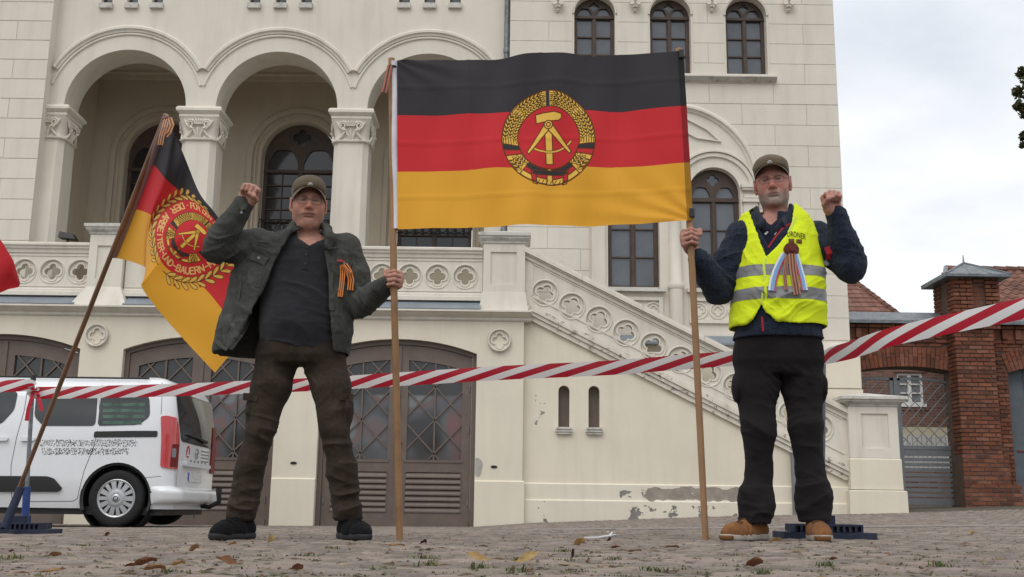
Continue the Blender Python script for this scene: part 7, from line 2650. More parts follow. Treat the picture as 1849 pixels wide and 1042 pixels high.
# polo collar under the fleece
F = Field(*grid((K(1340, 420)[0], 4.98, tz2(480)), (K(1460, 420)[0], 5.45, tz2(360)), .0055))
F.stack([(z, x, y, rx-.008, ry-.006) for z, x, y, rx, ry in trunk2[4:]], k=0)
for pts in ([K(1428, 380, 5.26), K(1428, 390, 5.18), K(1415, 404, 5.10), K(1401, 414, 5.075)], [K(1364, 380, 5.26), K(1366, 392, 5.18), K(1376, 404, 5.10), K(1385, 414, 5.08)]):
    chain(F, pts, [.026, .028, .028, .014], .01, flat=((pts[1][0]-K(1396, 390)[0], -.05, .03), .4))
prism_cut(F, [tuple(K(*p, 5.1)[[0, 2]]) for p in ((1381, 372), (1384, 393), (1394, 404), (1406, 393), (1411, 372))], 4.9, Y2-.01)
polo, Vp, Qp = finish(F, 'polo_shirt', cloth('navy_polo', (.012, .015, .03)), man2, (), .001)
tpz = bvh(Vp, Qp)
for (x, y, dx) in ((1384, 420, 5), (1402, 421, 5)):
    strip('collar_tip', tpz, [(x-dx*.5, y+3), (x+dx*.5, y-2)], .010, M['white'], polo, 5.1, .004, .003)
# fleece jacket with long sleeves
F = Field(*grid((K(1245, 450, 5)[0], 4.88, tz2(635)), (K(1575, 450, 5)[0], 5.5, tz2(350)), .0058))
grow = [(z, x, y, rx+.010, ry+.010) for z, x, y, rx, ry in trunk2]
grow2 = [(tz2(614), kx(1405, 614), Y2, .220, .165)] + [g for g in grow[2:]]
F.stack(grow2, k=0)
F.half((0, 0, tz2(613, 5.05)), (0, 0, -1))
F.stack([(tz2(640), kx(1405, 614), Y2, .19, .14), (tz2(612), kx(1405, 614), Y2, .19, .14)], k=.01, op='cut')
chain(F, [s2R, (s2R+e2R)/2, e2R], [.075, .070, .068], .04); chain(F, [e2R, (e2R+w2R)/2, w2R], [.068, .058, .046], .02)
chain(F, [s2L, (s2L+e2L)/2, e2L], [.076, .074, .072], .04); chain(F, [e2L, (e2L+w2L)/2, w2L], [.072, .062, .050], .02)
for pts in ([K(1430, 376, 5.27), K(1435, 387, 5.20), K(1430, 402, 5.13)], [K(1360, 384, 5.27), K(1356, 394, 5.19), K(1364, 408, 5.11)]):
    chain(F, pts, [.026, .028, .022], .012, flat=((pts[1][0]-K(1398, 390)[0], -.05, .05), .45))
vneck = [(1367, 365), (1366, 392), (1372, 420), (1384, 462), (1392, 466), (1412, 440), (1430, 408), (1438, 365)]
prism_cut(F, [tuple(K(*p, 5.08)[[0, 2]]) for p in ((1372, 365), (1371, 396), (1378, 425), (1387, 446), (1398, 428), (1416, 404), (1428, 365))], 4.9, Y2-.01, k=.004)
mk = [(e2R, .12, .011, (.6, 0, .8), .05), (K(1318, 470, 5.12), .10, .009, (-.3, 0, 1), .055), (e2L, .11, .010, (.3, 0, 1), .05), (K(1500, 440, 5.1), .08, .009, (.9, 0, .5), .045), (w2L, .06, .004, unit(w2L-e2L), .03), (w2R, .07, .006, unit(w2R-e2R), .03)]
jk2, Vj2, Qj2 = finish(F, 'fleece_jacket', M['jacket2'], man2, mk, .0025)
tj2 = bvh(Vj2, Qj2)
redz = MAT('red_zip', (.33, .012, .025), rough=.6)
strip('zip', tj2, [(1376, 572), (1377, 586), (1378, 598)], .010, redz, jk2, 5.0, .004)
strip('collar_piping', tj2, [(1387, 447), (1398, 431), (1412, 413), (1425, 405), (1432, 402)], .008, redz, jk2, 5.05, .005)
strip('sleeve_patch', tj2, [(1494, 445), (1499, 458), (1498, 468)], .034, redz, jk2, 5.1, .004)
strip('sleeve_patch', tj2, [(1490, 470), (1497, 477)], .03, M['curtain'], jk2, 5.1, .004)
# trousers
F = Field(*grid((K(1310, 900)[0], 4.98, .0), (K(1520, 900)[0], 5.45, tz2(590)), .0065))
F.stack([(tz2(678), kx(1407, 690), Y2, .16, .12), (tz2(655), kx(1406, 650), Y2, .210, .145), (tz2(600), kx(1405, 610), Y2, .205, .150)], k=0)
for L, r in legs2: chain(F, L, r, .03)
F.ell(K(1485, 700, 5.18), (.020, .06, .07), k=.012); F.ell(K(1330, 700, 5.18), (.020, .06, .07), k=.012)
for L, r in legs2: F.half(tuple(L[-1]), (0, 0, -1), lo=L[-1]-np.array([.12, .2, .2]), hi=L[-1]+np.array([.12, .2, .1]))
mk = [(K(1368, 775, 5.1), .10, .008, (.3, 0, 1), .06), (K(1455, 775, 5.1), .10, .008, (-.3, 0, 1), .06), (K(1366, 905, 5.12), .085, .013, (.25, 0, 1), .045), (K(1469, 900, 5.12), .085, .013, (-.25, 0, 1), .045), (K(1408, 700, 5.1), .09, .008, (.6, 0, .8), .05), (K(1440, 690, 5.1), .10, .006, (1, 0, .5), .06), (K(1465, 840, 5.1), .1, .006, (.6, 0, 1), .07)]
tr2, Vt2, Qt2 = finish(F, 'trousers', M['trouser2'], man2, mk, .0022)
tt2 = bvh(Vt2, Qt2)
strip('pocket_flap', tt2, [(1462, 684), (1474, 688), (1483, 690)], .035, M['trouser2'], tr2, 5.1, .004)
# safety vest
F = Field(*grid((K(1305, 500, 5)[0], 4.9, tz2(625)), (K(1505, 500, 5)[0], 5.52, tz2(365)), .0055))
gv2 = [(tz2(606), kx(1404, 606), Y2, .237, .182), (tz2(540), kx(1404, 540), Y2-.012, .228, .182), (tz2(470), kx(1404, 470), Y2, .222, .166), (tz2(430), kx(1404, 430), Y2+.005, .212, .145), (tz2(406), kx(1402, 406), Y2+.01, .192, .120), (tz2(389), kx(1400, 392), Y2+.015, .168, .112), (tz2(372), kx(1400, 378), Y2+.015, .108, .102)]
F.stack(gv2, k=0, p=2.5)
for s in (s2R, s2L):
    F.ell(s+np.array([0, 0, -.005]), (.095, .14, .095), k=.01) if False else None
F.stack([(z-(.03 if i == 0 else -.0), x, y, rx-.009, ry-.009) for i, (z, x, y, rx, ry) in enumerate(gv2)], k=0, op='cut', p=2.5)
prism_cut(F, [tuple(K(*p, 5.04)[[0, 2]]) for p in ((1352, 320), (1367, 391), (1374, 430), (1384, 464), (1404, 442), (1424, 418), (1434, 392), (1450, 320))], 4.8, Y2+.02, k=.006)
prism_cut(F, [tuple(K(*p, 5.04)[[0, 2]]) for p in ((1300, 598), (1325, 595), (1352, 582), (1368, 566), (1375, 550), (1383, 566), (1400, 578), (1440, 588), (1487, 600), (1515, 603), (1515, 650), (1300, 650))], 4.8, Y2-.01, k=.006)
F.half((0, 0, tz2(600, 5.3)), (0, 0, -1))
for s, sg in ((s2R, -1), (s2L, 1)):                     # arm holes
    c = s + np.array([sg*.055, 0, -.035])
    F.ell(c, (.085, .145, .125), k=.006, op='cut')
mkv = [(K(1375, 545, 5.0), .12, .007, (.8, 0, 1), .05), (K(1440, 560, 5.0), .14, .008, (-.6, 0, 1), .06), (K(1345, 470, 5.03), .1, .005, (1, 0, .6), .05), (K(1470, 500, 5.05), .1, .008, (-.5, 0, 1), .045), (K(1350, 565, 5.0), .1, .006, (1, 0, .7), .045)]
V, Q = F.surface(); V = relax(V, Q, 2, .45); N = vnormals(V, Q); V = wrinkle(V, N, Q, mkv, .0022)
cz_ = V[Q].mean(1)[:, 2]; cxv = V[Q].mean(1)[:, 0]
b1z, b2z = WZ(1383, 486, 5.02), WZ(1376, 528, 5.02)
inb = ((np.abs(cz_-b1z) < .026) | (np.abs(cz_-b2z) < .028)) & (np.abs(cxv-K(1381, 500, 5.02)[0]) > .006)
vest = np_link('safety_vest', V, Q, M['vest'], man2)
for zc in (b1z, b2z):
    sel = inb & (np.abs(cz_-zc) < .05)
    q = Q[sel]; u, inv = np.unique(q, return_inverse=True)
    np_link('reflective_band', V[u]+N[u]*.0016, inv.reshape(q.shape), M['band'], vest)
tv2 = bvh(V, Q)
pipe = MAT('pale_yellow_binding', (.55, .68, .10), rough=.8)
strip('front_binding', tv2, [(1383, 466), (1380, 500), (1377, 530), (1375, 550)], .010, pipe, vest, 5.0, .003)
for pix in ([(1369, 394), (1375, 428), (1384, 462)], [(1437, 392), (1424, 420), (1404, 444), (1387, 463)]):
    strip('neck_binding', tv2, pix, .012, pipe, vest, 5.0, .003)
# printed word on the chest
tcu = bpy.data.curves.new('vest_lettering', 'FONT'); tcu.body = 'ORDNER'; tcu.size = 1.0
to = bpy.data.objects.new('tmp_text', tcu); COL.objects.link(to)
bpy.context.view_layer.update()
tm = bpy.data.meshes.new_from_object(to.evaluated_get(bpy.context.evaluated_depsgraph_get()))
bpy.data.objects.remove(to)
bm = bmesh.new(); bm.from_mesh(tm); bmesh.ops.subdivide_edges(bm, edges=bm.edges, cuts=1); bm.to_mesh(tm); bm.free()
xs_ = [v.co.x for v in tm.vertices]; w_ = max(xs_)-min(xs_)
for v in tm.vertices:
    u, h_ = (v.co.x-min(xs_))/w_, v.co.y
    px, py = 1421+u*34, 427+u*6-6*sin(pi*u)*.3 - h_*14
    v.co = onto(tv2, px, py, 5.0, .004)
tm.materials.append(MAT('dark_print_ink', (.03, .03, .02), rough=.8)); tm.name = 'vest_lettering'
link('vest_lettering', tm, vest)
# rosette, pins and ribbons on the vest
ros = MAT('dark_red_rosette', (.115, .022, .012), rough=.6, var=.4, vscale=60)
c = onto(tv2, 1430, 450, 5.0, .024)
m = MB()
n = 40
for k_, (r, dy) in enumerate(((.036, .006), (.026, -.001), (.015, -.007))):
    L = [(r*(1+.018*sin(9*2*pi*i/n))*cos(2*pi*i/n), r*(1+.018*sin(9*2*pi*i/n))*sin(2*pi*i/n)) for i in range(n)]
    m.plate([(c.x+a, c.z+b) for a, b in L], [], c.y+dy, c.y+dy+(.03 if k_ == 0 else .008))
m.tube([(c.x, c.y-.011, c.z), (c.x, c.y-.004, c.z)], .009, 12)
rosette = m.build('rosette', ros, vest, fix=True)
BR, TN = (.10, .035, .022), (.36, .16, .10)
GB = [TN, BR, TN, BR, TN]
WB, WW, WRd = (.17, .33, .55), (.62, .64, .68), (.42, .06, .09)
striped_strip('rosette_ribbon', tv2, [(1417, 458), (1408, 474), (1401, 490), (1396, 508), (1394, 525)], .030, [WW, WB, WB, WRd], rosette, 5.0, .012, 1.25)
striped_strip('rosette_ribbon', tv2, [(1437, 459), (1443, 480), (1449, 503), (1453, 524)], .026, [WRd, WB, WB, WW], rosette, 5.0, .012, 1.2)
striped_strip('rosette_ribbon', tv2, [(1421, 460), (1419, 480), (1417, 500), (1420, 523)], .018, GB, rosette, 5.0, .014, 1.0)
striped_strip('rosette_ribbon', tv2, [(1430, 458), (1432, 485), (1436, 510), (1440, 532)], .034, GB, rosette, 5.0, .017, 1.0)
for (x, y) in ((1429, 434.5), (1443, 435.5)):
    p = onto(tv2, x, y, 5.0, .006)
    MB().bevbox(p.x-.013, p.x+.013, p.y-.004, p.y+.004, p.z-.009, p.z+.009, .002).build('badge', MAT('brass_badge', (.16, .07, .03), rough=.4, metal=.5, var=.5, vscale=80), vest)
for k_, (ax, ay, d) in enumerate(((1364, 945, (-.78, -.63)), (1474, 942, (-.14, -1.0)))):
    a = K(ax, ay, 5.17)
    make_shoe(man2, (a[0], a[1]+.02, 0), d, M['shoe_tan'], M['sole_pale'], gz1(a[0], a[1]), .285, M['sole_gum'], M['lace_tan'])
# ================================================================== FLAG PRINTS drawn as pixel arrays
class Print:
    def __init__(s, w, h, res):
        """w, h in flag heights; y up"""
        s.res = res; s.W, s.H = int(w*res), int(h*res)
        s.a = np.zeros((s.H, s.W, 3), np.float32)
    def _box(s, x0, x1, y0, y1):
        i0, i1 = max(0, int((x0)*s.res)-2), min(s.W, int(x1*s.res)+3)
        j0, j1 = max(0, int((y0)*s.res)-2), min(s.H, int(y1*s.res)+3)
        if i1 <= i0 or j1 <= j0: return None
        X, Yq = np.meshgrid((np.arange(i0, i1)+.5)/s.res, (np.arange(j0, j1)+.5)/s.res)
        return slice(j0, j1), slice(i0, i1), X, Yq
    def _mix(s, b, cov, col):
        s.a[b[0], b[1]] = s.a[b[0], b[1]]*(1-cov[..., None]) + np.array(col, np.float32)/255*cov[..., None]
    def poly(s, pts, col, line=None, lw=.003):
        P = np.array(pts, float)
        b = s._box(P[:, 0].min()-lw, P[:, 0].max()+lw, P[:, 1].min()-lw, P[:, 1].max()+lw)
        if b is None: return
        X, Yq = b[2], b[3]
        ins = np.zeros(X.shape, bool); d = np.full(X.shape, 9.)
        for i in range(len(P)):
            p, q = P[i-1], P[i]; e = q-p
            t = np.clip(((X-p[0])*e[0]+(Yq-p[1])*e[1])/max(1e-12, e@e), 0, 1)
            d = np.minimum(d, np.hypot(X-p[0]-t*e[0], Yq-p[1]-t*e[1]))
            with np.errstate(divide='ignore', invalid='ignore'):
                ins ^= ((p[1] > Yq) != (q[1] > Yq)) & (X < (q[0]-p[0])*(Yq-p[1])/(q[1]-p[1])+p[0])
        sd = np.where(ins, -d, d)
        if col is not None: s._mix(b, np.clip(.5-sd*s.res, 0, 1), col)
        if line is not None: s._mix(b, np.clip(.5-(np.abs(sd)-lw/2)*s.res, 0, 1), line)
    def stroke(s, pts, lw, col):
        P = np.array(pts, float)
        b = s._box(P[:, 0].min()-lw, P[:, 0].max()+lw, P[:, 1].min()-lw, P[:, 1].max()+lw)
        if b is None: return
        X, Yq = b[2], b[3]; d = np.full(X.shape, 9.)
        for i in range(1, len(P)):
            p, q = P[i-1], P[i]; e = q-p
            t = np.clip(((X-p[0])*e[0]+(Yq-p[1])*e[1])/max(1e-12, e@e), 0, 1)
            d = np.minimum(d, np.hypot(X-p[0]-t*e[0], Yq-p[1]-t*e[1]))
        s._mix(b, np.clip(.5-(d-lw/2)*s.res, 0, 1), col)
    def image(s, name):
        im = bpy.data.images.new(name, s.W, s.H)
        px = np.ones((s.H, s.W, 4), np.float32); px[..., :3] = s.a
        im.pixels.foreach_set(px.ravel()); im.update(); im.pack()
        return im
FB, FR, FG = (60, 58, 61), (206, 52, 58), (232, 170, 58)
GOLD, OUT = (244, 198, 92), (100, 58, 34)
def circ(cx, cy, r, n=48, a0=0, a1=2*pi): return [(cx+r*cos(a0+(a1-a0)*i/n), cy+r*sin(a0+(a1-a0)*i/n)) for i in range(n+(a1-a0 < 6.28))]
def emblem(P, cx, cy, R, rot=0.0, fine=True, red=FR):
    T = lambda x, y: (cx + R*(x*cos(rot)-y*sin(rot)), cy + R*(x*sin(rot)+y*cos(rot)))
    lw = .022*R
    pol = lambda pts, col, line=OUT: P.poly([T(*p) for p in pts], col, line, lw)
    def sector(r0, r1, a0, a1, col, line=OUT, n=24):
        a0, a1 = radians(a0), radians(a1)
        pol([(r0*cos(a0+(a1-a0)*i/n), r0*sin(a0+(a1-a0)*i/n)) for i in range(n+1)] + [(r1*cos(a1+(a0-a1)*i/n), r1*sin(a1+(a0-a1)*i/n)) for i in range(n+1)], col, line)
    pol(circ(0, 0, 1.0, 72), GOLD); 
    pol(circ(0, 0, .665, 64), red)
    def mir(a): return 180-a
    dk = (70, 48, 24)
    def grains(a0, a1, rows, side):
        n = max(2, int(abs(a1-a0)/5.2))
        sector(.67, .985, a0 if side > 0 else mir(a0), a1 if side > 0 else mir(a1), (120, 84, 30), None)
        for r in rows:
            for i in range(n+1):
                a = radians(a0+(a1-a0)*(i+.5*(r > .8 and r < .9))/n)
                for t in (-1, 1):
                    x, y = (r+t*.026)*cos(a), (r+t*.026)*sin(a)
                    d = a+pi/2 - t*.62          # grains splay from the stalk
                    L, w = .058, .021
                    pts = [(x+L*cos(q)*cos(d)-w*sin(q)*sin(d), y+L*cos(q)*sin(d)+w*sin(q)*cos(d)) for q in [2*pi*k/10 for k in range(10)]]
                    if side < 0: pts = [(-px, py) for px, py in pts]
                    P.poly([T(*p) for p in pts], GOLD, dk, .012*R)
    rows = (.73, .83, .93)
    for s in (1, -1):
        grains(48, 80, rows, s); grains(2, 36, rows, s)
        m = (lambda a: a) if s > 0 else mir
        for r in (.70, .755, .81, .865, .92, .97):            # stalks
            for (b0, b1) in ((37, 47), (-8, 1)):
                P.stroke([T(r*cos(radians(m(b0+(b1-b0)*i/4))), r*sin(radians(m(b0+(b1-b0)*i/4)))) for i in range(5)], .014*R, dk)
        for k in range(7):                                   # awns by the gap at the top
            y = .70+.042*k
            P.stroke([T(s*.04, y), T(s*.22, y-.02)], .012*R, dk)
        # ribbon wrapped round the ears, then ears again
        for (c, b0, b1) in ((FB, -8, -16), (red, -16, -24), (GOLD, -24, -31)):
            sk = 5
            r0, r1 = .655, 1.0
            q = [(r0*cos(radians(m(b0-sk))), r0*sin(radians(m(b0-sk)))), (r1*cos(radians(m(b0+2))), r1*sin(radians(m(b0+2)))), (r1*cos(radians(m(b1+2))), r1*sin(radians(m(b1+2)))), (r0*cos(radians(m(b1-sk))), r0*sin(radians(m(b1-sk))))]
            pol(q, c)
        grains(-45, -33, (.73, .82, .91), s)
        for (c, r0, r1) in ((FB, .70, .80), (red, .80, .90), (GOLD, .90, .99)):
            sector(r0-.02, r1, m(-50), m(-86), c)
        pol([(s*.30, -.72), (s*.40, -.68), (s*.38, -.92), (s*.28, -.95)], red)
        pol([(s*.29, -.93), (s*.38, -.90), (s*.36, -.97), (s*.27, -.99)], GOLD)
    pol([(-.34, -.70), (.34, -.70), (.38, -.75), (.28, -.79), (-.28, -.79), (-.38, -.75)], FB)
    for k in range(-3, 4): P.stroke([T(k*.09, -.985), T(k*.09+.05, -.90)], .014*R, dk)
    pol([(-.036, .66), (.036, .66), (.036, 1.03), (-.036, 1.03)], FB, None)
    P.poly([T(*p) for p in circ(0, 0, 1.0, 72)], None, OUT, lw*1.1)
    # hammer, compasses
    N = lambda x, y: ((x-590)/430, (545-y)/430)
    pol([N(555, 500), N(590, 470), N(622, 500), N(625, 790), N(560, 790)], GOLD)
    P.stroke([T(*N(590+258*cos(a), 420+258*sin(a))) for a in [radians(38+86*i/20) for i in range(21)]], .058*R, OUT)
    P.stroke([T(*N(590+258*cos(a), 420+258*sin(a))) for a in [radians(38+86*i/20) for i in range(21)]], .032*R, GOLD)
    for s in (-1, 1):
        pol([N(590+s*40, 430), N(590+s*203, 668), N(590+s*188, 690), N(590+s*2, 482), N(590, 460)], GOLD)
    pol([N(475, 325), N(650, 312), N(714, 332), N(714, 368), N(686, 392), N(480, 408)], GOLD)
    pol(circ(*N(590, 428), .088, 24), GOLD); pol(circ(*N(590, 428), .042, 20), GOLD)
def stripes(P):
    h = P.H
    P.a[:] = np.array(FR)/255
    P.a[int(h*2/3):] = np.array(FB)/255; P.a[:int(h/3)] = np.array(FG)/255
pr1 = Print(1.69, 1.0, 860); stripes(pr1)
emblem(pr1, .878, .502, .270)
pr1.a[:, -int(.035*860):] *= .72                       # doubled hem over the second pole
GL = {'A': [[(0, 0), (.5, 1.4), (1, 0)], [(.2, .5), (.8, .5)]], 'B': [[(0, 0), (0, 1.4), (.7, 1.4), (.9, 1.1), (.7, .75), (0, .75)], [(.7, .75), (1, .4), (.8, 0), (0, 0)]],
      'C': [[(1, 1.2), (.7, 1.4), (.3, 1.4), (0, 1.1), (0, .3), (.3, 0), (.7, 0), (1, .2)]], 'D': [[(0, 0), (0, 1.4), (.6, 1.4), (1, 1), (1, .4), (.6, 0), (0, 0)]],
      'E': [[(1, 1.4), (0, 1.4), (0, 0), (1, 0)], [(0, .75), (.8, .75)]], 'F': [[(1, 1.4), (0, 1.4), (0, 0)], [(0, .75), (.8, .75)]], 'H': [[(0, 0), (0, 1.4)], [(1, 0), (1, 1.4)], [(0, .7), (1, .7)]],
      'I': [[(.5, 0), (.5, 1.4)]], 'M': [[(0, 0), (0, 1.4), (.5, .6), (1, 1.4), (1, 0)]], 'N': [[(0, 0), (0, 1.4), (1, 0), (1, 1.4)]], 'R': [[(0, 0), (0, 1.4), (.75, 1.4), (1, 1.1), (.75, .75), (0, .75)], [(.5, .75), (1, 0)]],
      'S': [[(1, 1.2), (.7, 1.4), (.3, 1.4), (0, 1.1), (.2, .8), (.8, .6), (1, .3), (.7, 0), (.3, 0), (0, .2)]], 'T': [[(0, 1.4), (1, 1.4)], [(.5, 1.4), (.5, 0)]],
      'U': [[(0, 1.4), (0, .3), (.3, 0), (.7, 0), (1, .3), (1, 1.4)]], 'Z': [[(0, 1.4), (1, 1.4), (0, 0), (1, 0)]], '-': [[(.2, .7), (.8, .7)]], ' ': []}
GL['Ü'] = GL['U'] + [[(.25, 1.65), (.3, 1.7)], [(.7, 1.65), (.75, 1.7)]]
pr2 = Print(1.27, 1.0, 900); stripes(pr2)
ec = (.62, .50)
def laurel(P, c, r):
    P.poly(circ(c[0], c[1], r*.80, 72), FR, None)
    for s in (1, -1):
        P.stroke([(c[0]+r*.9*cos(a), c[1]+r*.9*sin(a)) for a in [-pi/2+s*radians(6+158*i/40) for i in range(41)]], .006, OUT)
        for i in range(15):
            a = -pi/2+s*radians(12+10.6*i)
            for t in (-1, 1):
                x, y = c[0]+r*.9*cos(a), c[1]+r*.9*sin(a)
                d = a+s*pi/2 + t*.62*s*-1
                L, w = .036, .0125
                x += L*cos(d); y += L*sin(d)
                P.poly([(x+L*cos(q)*cos(d)-w*sin(q)*sin(d)*(1+.3*cos(q)), y+L*cos(q)*sin(d)+w*sin(q)*cos(d)*(1+.3*cos(q))) for q in [2*pi*k/14 for k in range(14)]], (224, 186, 92), OUT, .0045)
            if i % 3 == 1: P.poly(circ(c[0]+r*1.0*cos(a+.06*s), c[1]+r*1.0*sin(a+.06*s), .007, 12), FR, OUT, .003)
laurel(pr2, ec, .335)
def ring_text(P, c, txt, r, a0, a1, tops_out, h):
    n = len(txt)
    for i, ch in enumerate(txt):
        a = radians(a0+(a1-a0)*(i+.5)/n)
        if tops_out: ux, uy, vx, vy = sin(a), -cos(a), cos(a), sin(a)
        else: ux, uy, vx, vy = -sin(a), cos(a), -cos(a), -sin(a)
        w = h*.62
        for st in GL.get(ch, []):
            P.stroke([(c[0]+r*cos(a)+ux*(p-.5)*w+vx*(q-.7)*h/1.4, c[1]+r*sin(a)+uy*(p-.5)*w+vy*(q-.7)*h/1.4) for p, q in st], h*.20, (232, 196, 120))
ring_text(pr2, ec, 'FÜR DEN SCHUTZ', .222, 138, 42, True, .042)
ring_text(pr2, ec, 'DER ARBEITER-UND-BAUERN-MACHT', .222, 152, 388, False, .042)
for a in (145, 35): pr2.poly(circ(ec[0]+.222*cos(radians(a)), ec[1]+.222*sin(radians(a)), .005, 10), (232, 196, 120), None)
emblem(pr2, ec[0], ec[1], .170)

def cloth_mat(name, img, trans=.30):
    m = bpy.data.materials.new(name); m.use_nodes = True
    nt = m.node_tree; b = nt.nodes['Principled BSDF']
    b.inputs['Roughness'].default_value = .75; b.inputs['Specular IOR Level'].default_value = .2; b.inputs['Sheen Weight'].default_value = .15
    t = nt.nodes.new('ShaderNodeTexImage'); t.image = img
    uv = nt.nodes.new('ShaderNodeUVMap'); uv.uv_map = 'UVMap'
    nt.links.new(uv.outputs[0], t.inputs[0]); nt.links.new(t.outputs[0], b.inputs['Base Color'])
    w = nt.nodes.new('ShaderNodeTexNoise'); w.inputs['Scale'].default_value = 500
    tc = nt.nodes.new('ShaderNodeTexCoord'); nt.links.new(tc.outputs['Object'], w.inputs['Vector'])
    bp = nt.nodes.new('ShaderNodeBump'); bp.inputs['Strength'].default_value = .15; bp.inputs['Distance'].default_value = .003
    nt.links.new(w.outputs['Fac'], bp.inputs['Height']); nt.links.new(bp.outputs[0], b.inputs['Normal'])
    tr = nt.nodes.new('ShaderNodeBsdfTranslucent'); nt.links.new(t.outputs[0], tr.inputs['Color'])
    mx = nt.nodes.new('ShaderNodeMixShader'); mx.inputs[0].default_value = trans
    nt.links.new(b.outputs[0], mx.inputs[1]); nt.links.new(tr.outputs[0], mx.inputs[2])
    nt.links.new(mx.outputs[0], nt.nodes['Material Output'].inputs['Surface'])
    return m
def sheet(name, fn, nu, nv, mat, parent, thick=.0012):
    """cloth from fn(u, v) -> point; v = 0 at the top"""
    vs = [fn(i/nu, j/nv) for j in range(nv+1) for i in range(nu+1)]
    fs = [(j*(nu+1)+i, (j+1)*(nu+1)+i, (j+1)*(nu+1)+i+1, j*(nu+1)+i+1) for j in range(nv) for i in range(nu)]
    me = bpy.data.meshes.new(name); me.from_pydata([tuple(v) for v in vs], [], fs); me.materials.append(mat)
    uvl = me.uv_layers.new(name='UVMap')
    vi = np.zeros(len(me.loops), np.int32); me.loops.foreach_get('vertex_index', vi)
    uv = np.stack([(vi % (nu+1))/nu, 1-(vi//(nu+1))/nv], -1).astype(np.float32)
    uvl.data.foreach_set('uv', uv.ravel())
    me.shade_smooth()
    return link(name, me, parent)
M['pole'] = MAT('pale_broom_wood', (.30, .17, .082), rough=.6, var=.22, vscale=6, dirt=((.14, .085, .05), .6, 9), bump=.1, bscale=60)
M['pole2'] = MAT('varnished_brown_wood', (.20, .11, .062), rough=.5, spec=.4, var=.25, vscale=7)
def pole_mesh(pts, r, mat, parent, name='pole'):
    pts = [Vector(p) for p in pts]
    full = []
    for a, b in zip(pts[:-1], pts[1:]):
        for k in range(6): full.append(a+(b-a)*k/6)
    full.append(pts[-1])
    m = MB().tube(full, [r*.97 if i < 2 else r for i in range(len(full))], 14)
    return m.build(name, mat, parent, smooth=60)

# ---- banner between two poles
bflag = empty('banner_flag', tuple(pole1[0]), 'large black red gold flag with grain wreath emblem stretched between two wooden poles', 'flag')
pole_mesh([pole1[0], pole1[1], pole1[2]], .0165, M['pole'], bflag)
pole_mesh([pole2[0], pole2[1], pole2[2]], .0165, MAT('pinkish_broom_wood', (.34, .20, .11), rough=.6, var=.15, vscale=6), bflag)
TLp, BLp = W(717, 108, 4.965), W(718, 414, 4.965)
TRp, BRp = W(1234, 91, 4.952), W(1252, 398, 4.952)
def banner(u, v):
    p = (TLp*(1-u)+TRp*u)*(1-v) + (BLp*(1-u)+BRp*u)*v
    e = sin(pi*u)
    p = p + Vector((0, 0, -.010*e*(1-v) - .006*e*v))
    y = .036*sin(2*pi*(u*1.3+.1+.2*v))*e + .016*sin(2*pi*(u*2.9-v*.8+.3))*e + .007*sin(2*pi*(u*6.3+v*1.1))*e + .006*(mnoise.noise(Vector((u*6, v*4, 1)))) 
    # creases left by folding, and tension folds from the lower right corner
    for cv in (.165, .5, .82): y += -.004*math.exp(-((v-cv)/.006)**2)
    for cu in (.25, .5, .75): y += -.004*math.exp(-((u-cu)/.006)**2)
    dgl = (1-u)*.9 + (1-v)*.35
    y += .006*sin(16*atan2(1.02-v, 1.03-u))*math.exp(-((1-u)**2+(1-v)**2)/.12)
    y += .006*sin(14*atan2(v+.02, u+.03))*math.exp(-(u*u+v*v)/.05)
    z = .004*sin(2*pi*u*2.2)*e
    return p + Vector((0, y, z))
sheet('cloth', banner, 120, 72, cloth_mat('printed_banner_cloth', pr1.image('banner_print'), .30), bflag)
wht = cloth('white_hem_tape', (.62, .60, .64), bump=.2)
def sleeve(u, v):
    a = -2.4+u*4.8
    c = Vector(pole1[2])*(1-v) + Vector(pole1[1])*v
    top, bot = W(707, 112, 4.99), W(711, 414, 4.99)
    c = top*(1-v)+bot*v
    return c + Vector((.012+.021*cos(a)+.003*sin(9*v), .020*sin(a), 0))
sheet('hem_sleeve', sleeve, 14, 24, wht, bflag)
m = MB().tube([W(699, 122, 4.97), W(706, 119, 4.965), W(714, 120, 4.97), W(713, 124, 5.02)], .006, 6); m.build('cord', cloth('dark_cord', (.05, .03, .025)), bflag)
striped_strip('pole_ribbon', None, [], .026, [(.38, .12, .08), (.05, .03, .025), (.38, .12, .08)], bflag, 5, free=[W(704, 118, 4.96), W(700, 135, 4.955), W(697, 152, 4.95), W(693, 167, 4.95)])
m = MB().box(-.012, .012, -.012, .012, -.02, .02)
for (x, y) in ((1230, 98), (1249, 385)):
    p = W(x, y, 4.955); o = place('clip', MB().bevbox(-.012, .012, -.014, .014, -.022, .022, .003).mesh('clip', M['black']), bflag, tuple(p))
# ---- slanting flag on the left
LFY = 7.1
lf0, lf1 = W(34, 884, LFY-.1), W(300, 207, 5.58)
lflag = empty('leaning_flag', (lf0.x, LFY-.1, gz1(lf0.x, LFY-.1)), 'drooping black red gold flag with laurel ringed emblem on a slanting brown pole', 'flag')
pole_mesh([lf0, lf1], .0145, M['pole2'], lflag)
CTL = {0: ((300, 215), (272, 291), (238, 376), (207, 465)), .07: ((307, 226), (285, 306), (257, 381), (236, 472)), .15: ((317, 245), (300, 324), (273, 389), (263, 483)),
       .25: ((334, 285), (321, 342), (270, 402), (262, 495)), .36: ((360, 348), (347, 369), (286, 429), (259, 505)), .49: ((388, 384), (377, 401), (313, 460), (257, 520)),
       .62: ((414, 424), (408, 433), (343, 493), (284, 558)), .80: ((450, 480), (446, 487), (385, 538), (331, 612)), 1.0: ((482, 560), (478, 575), (440, 612), (388, 673))}
us = sorted(CTL)
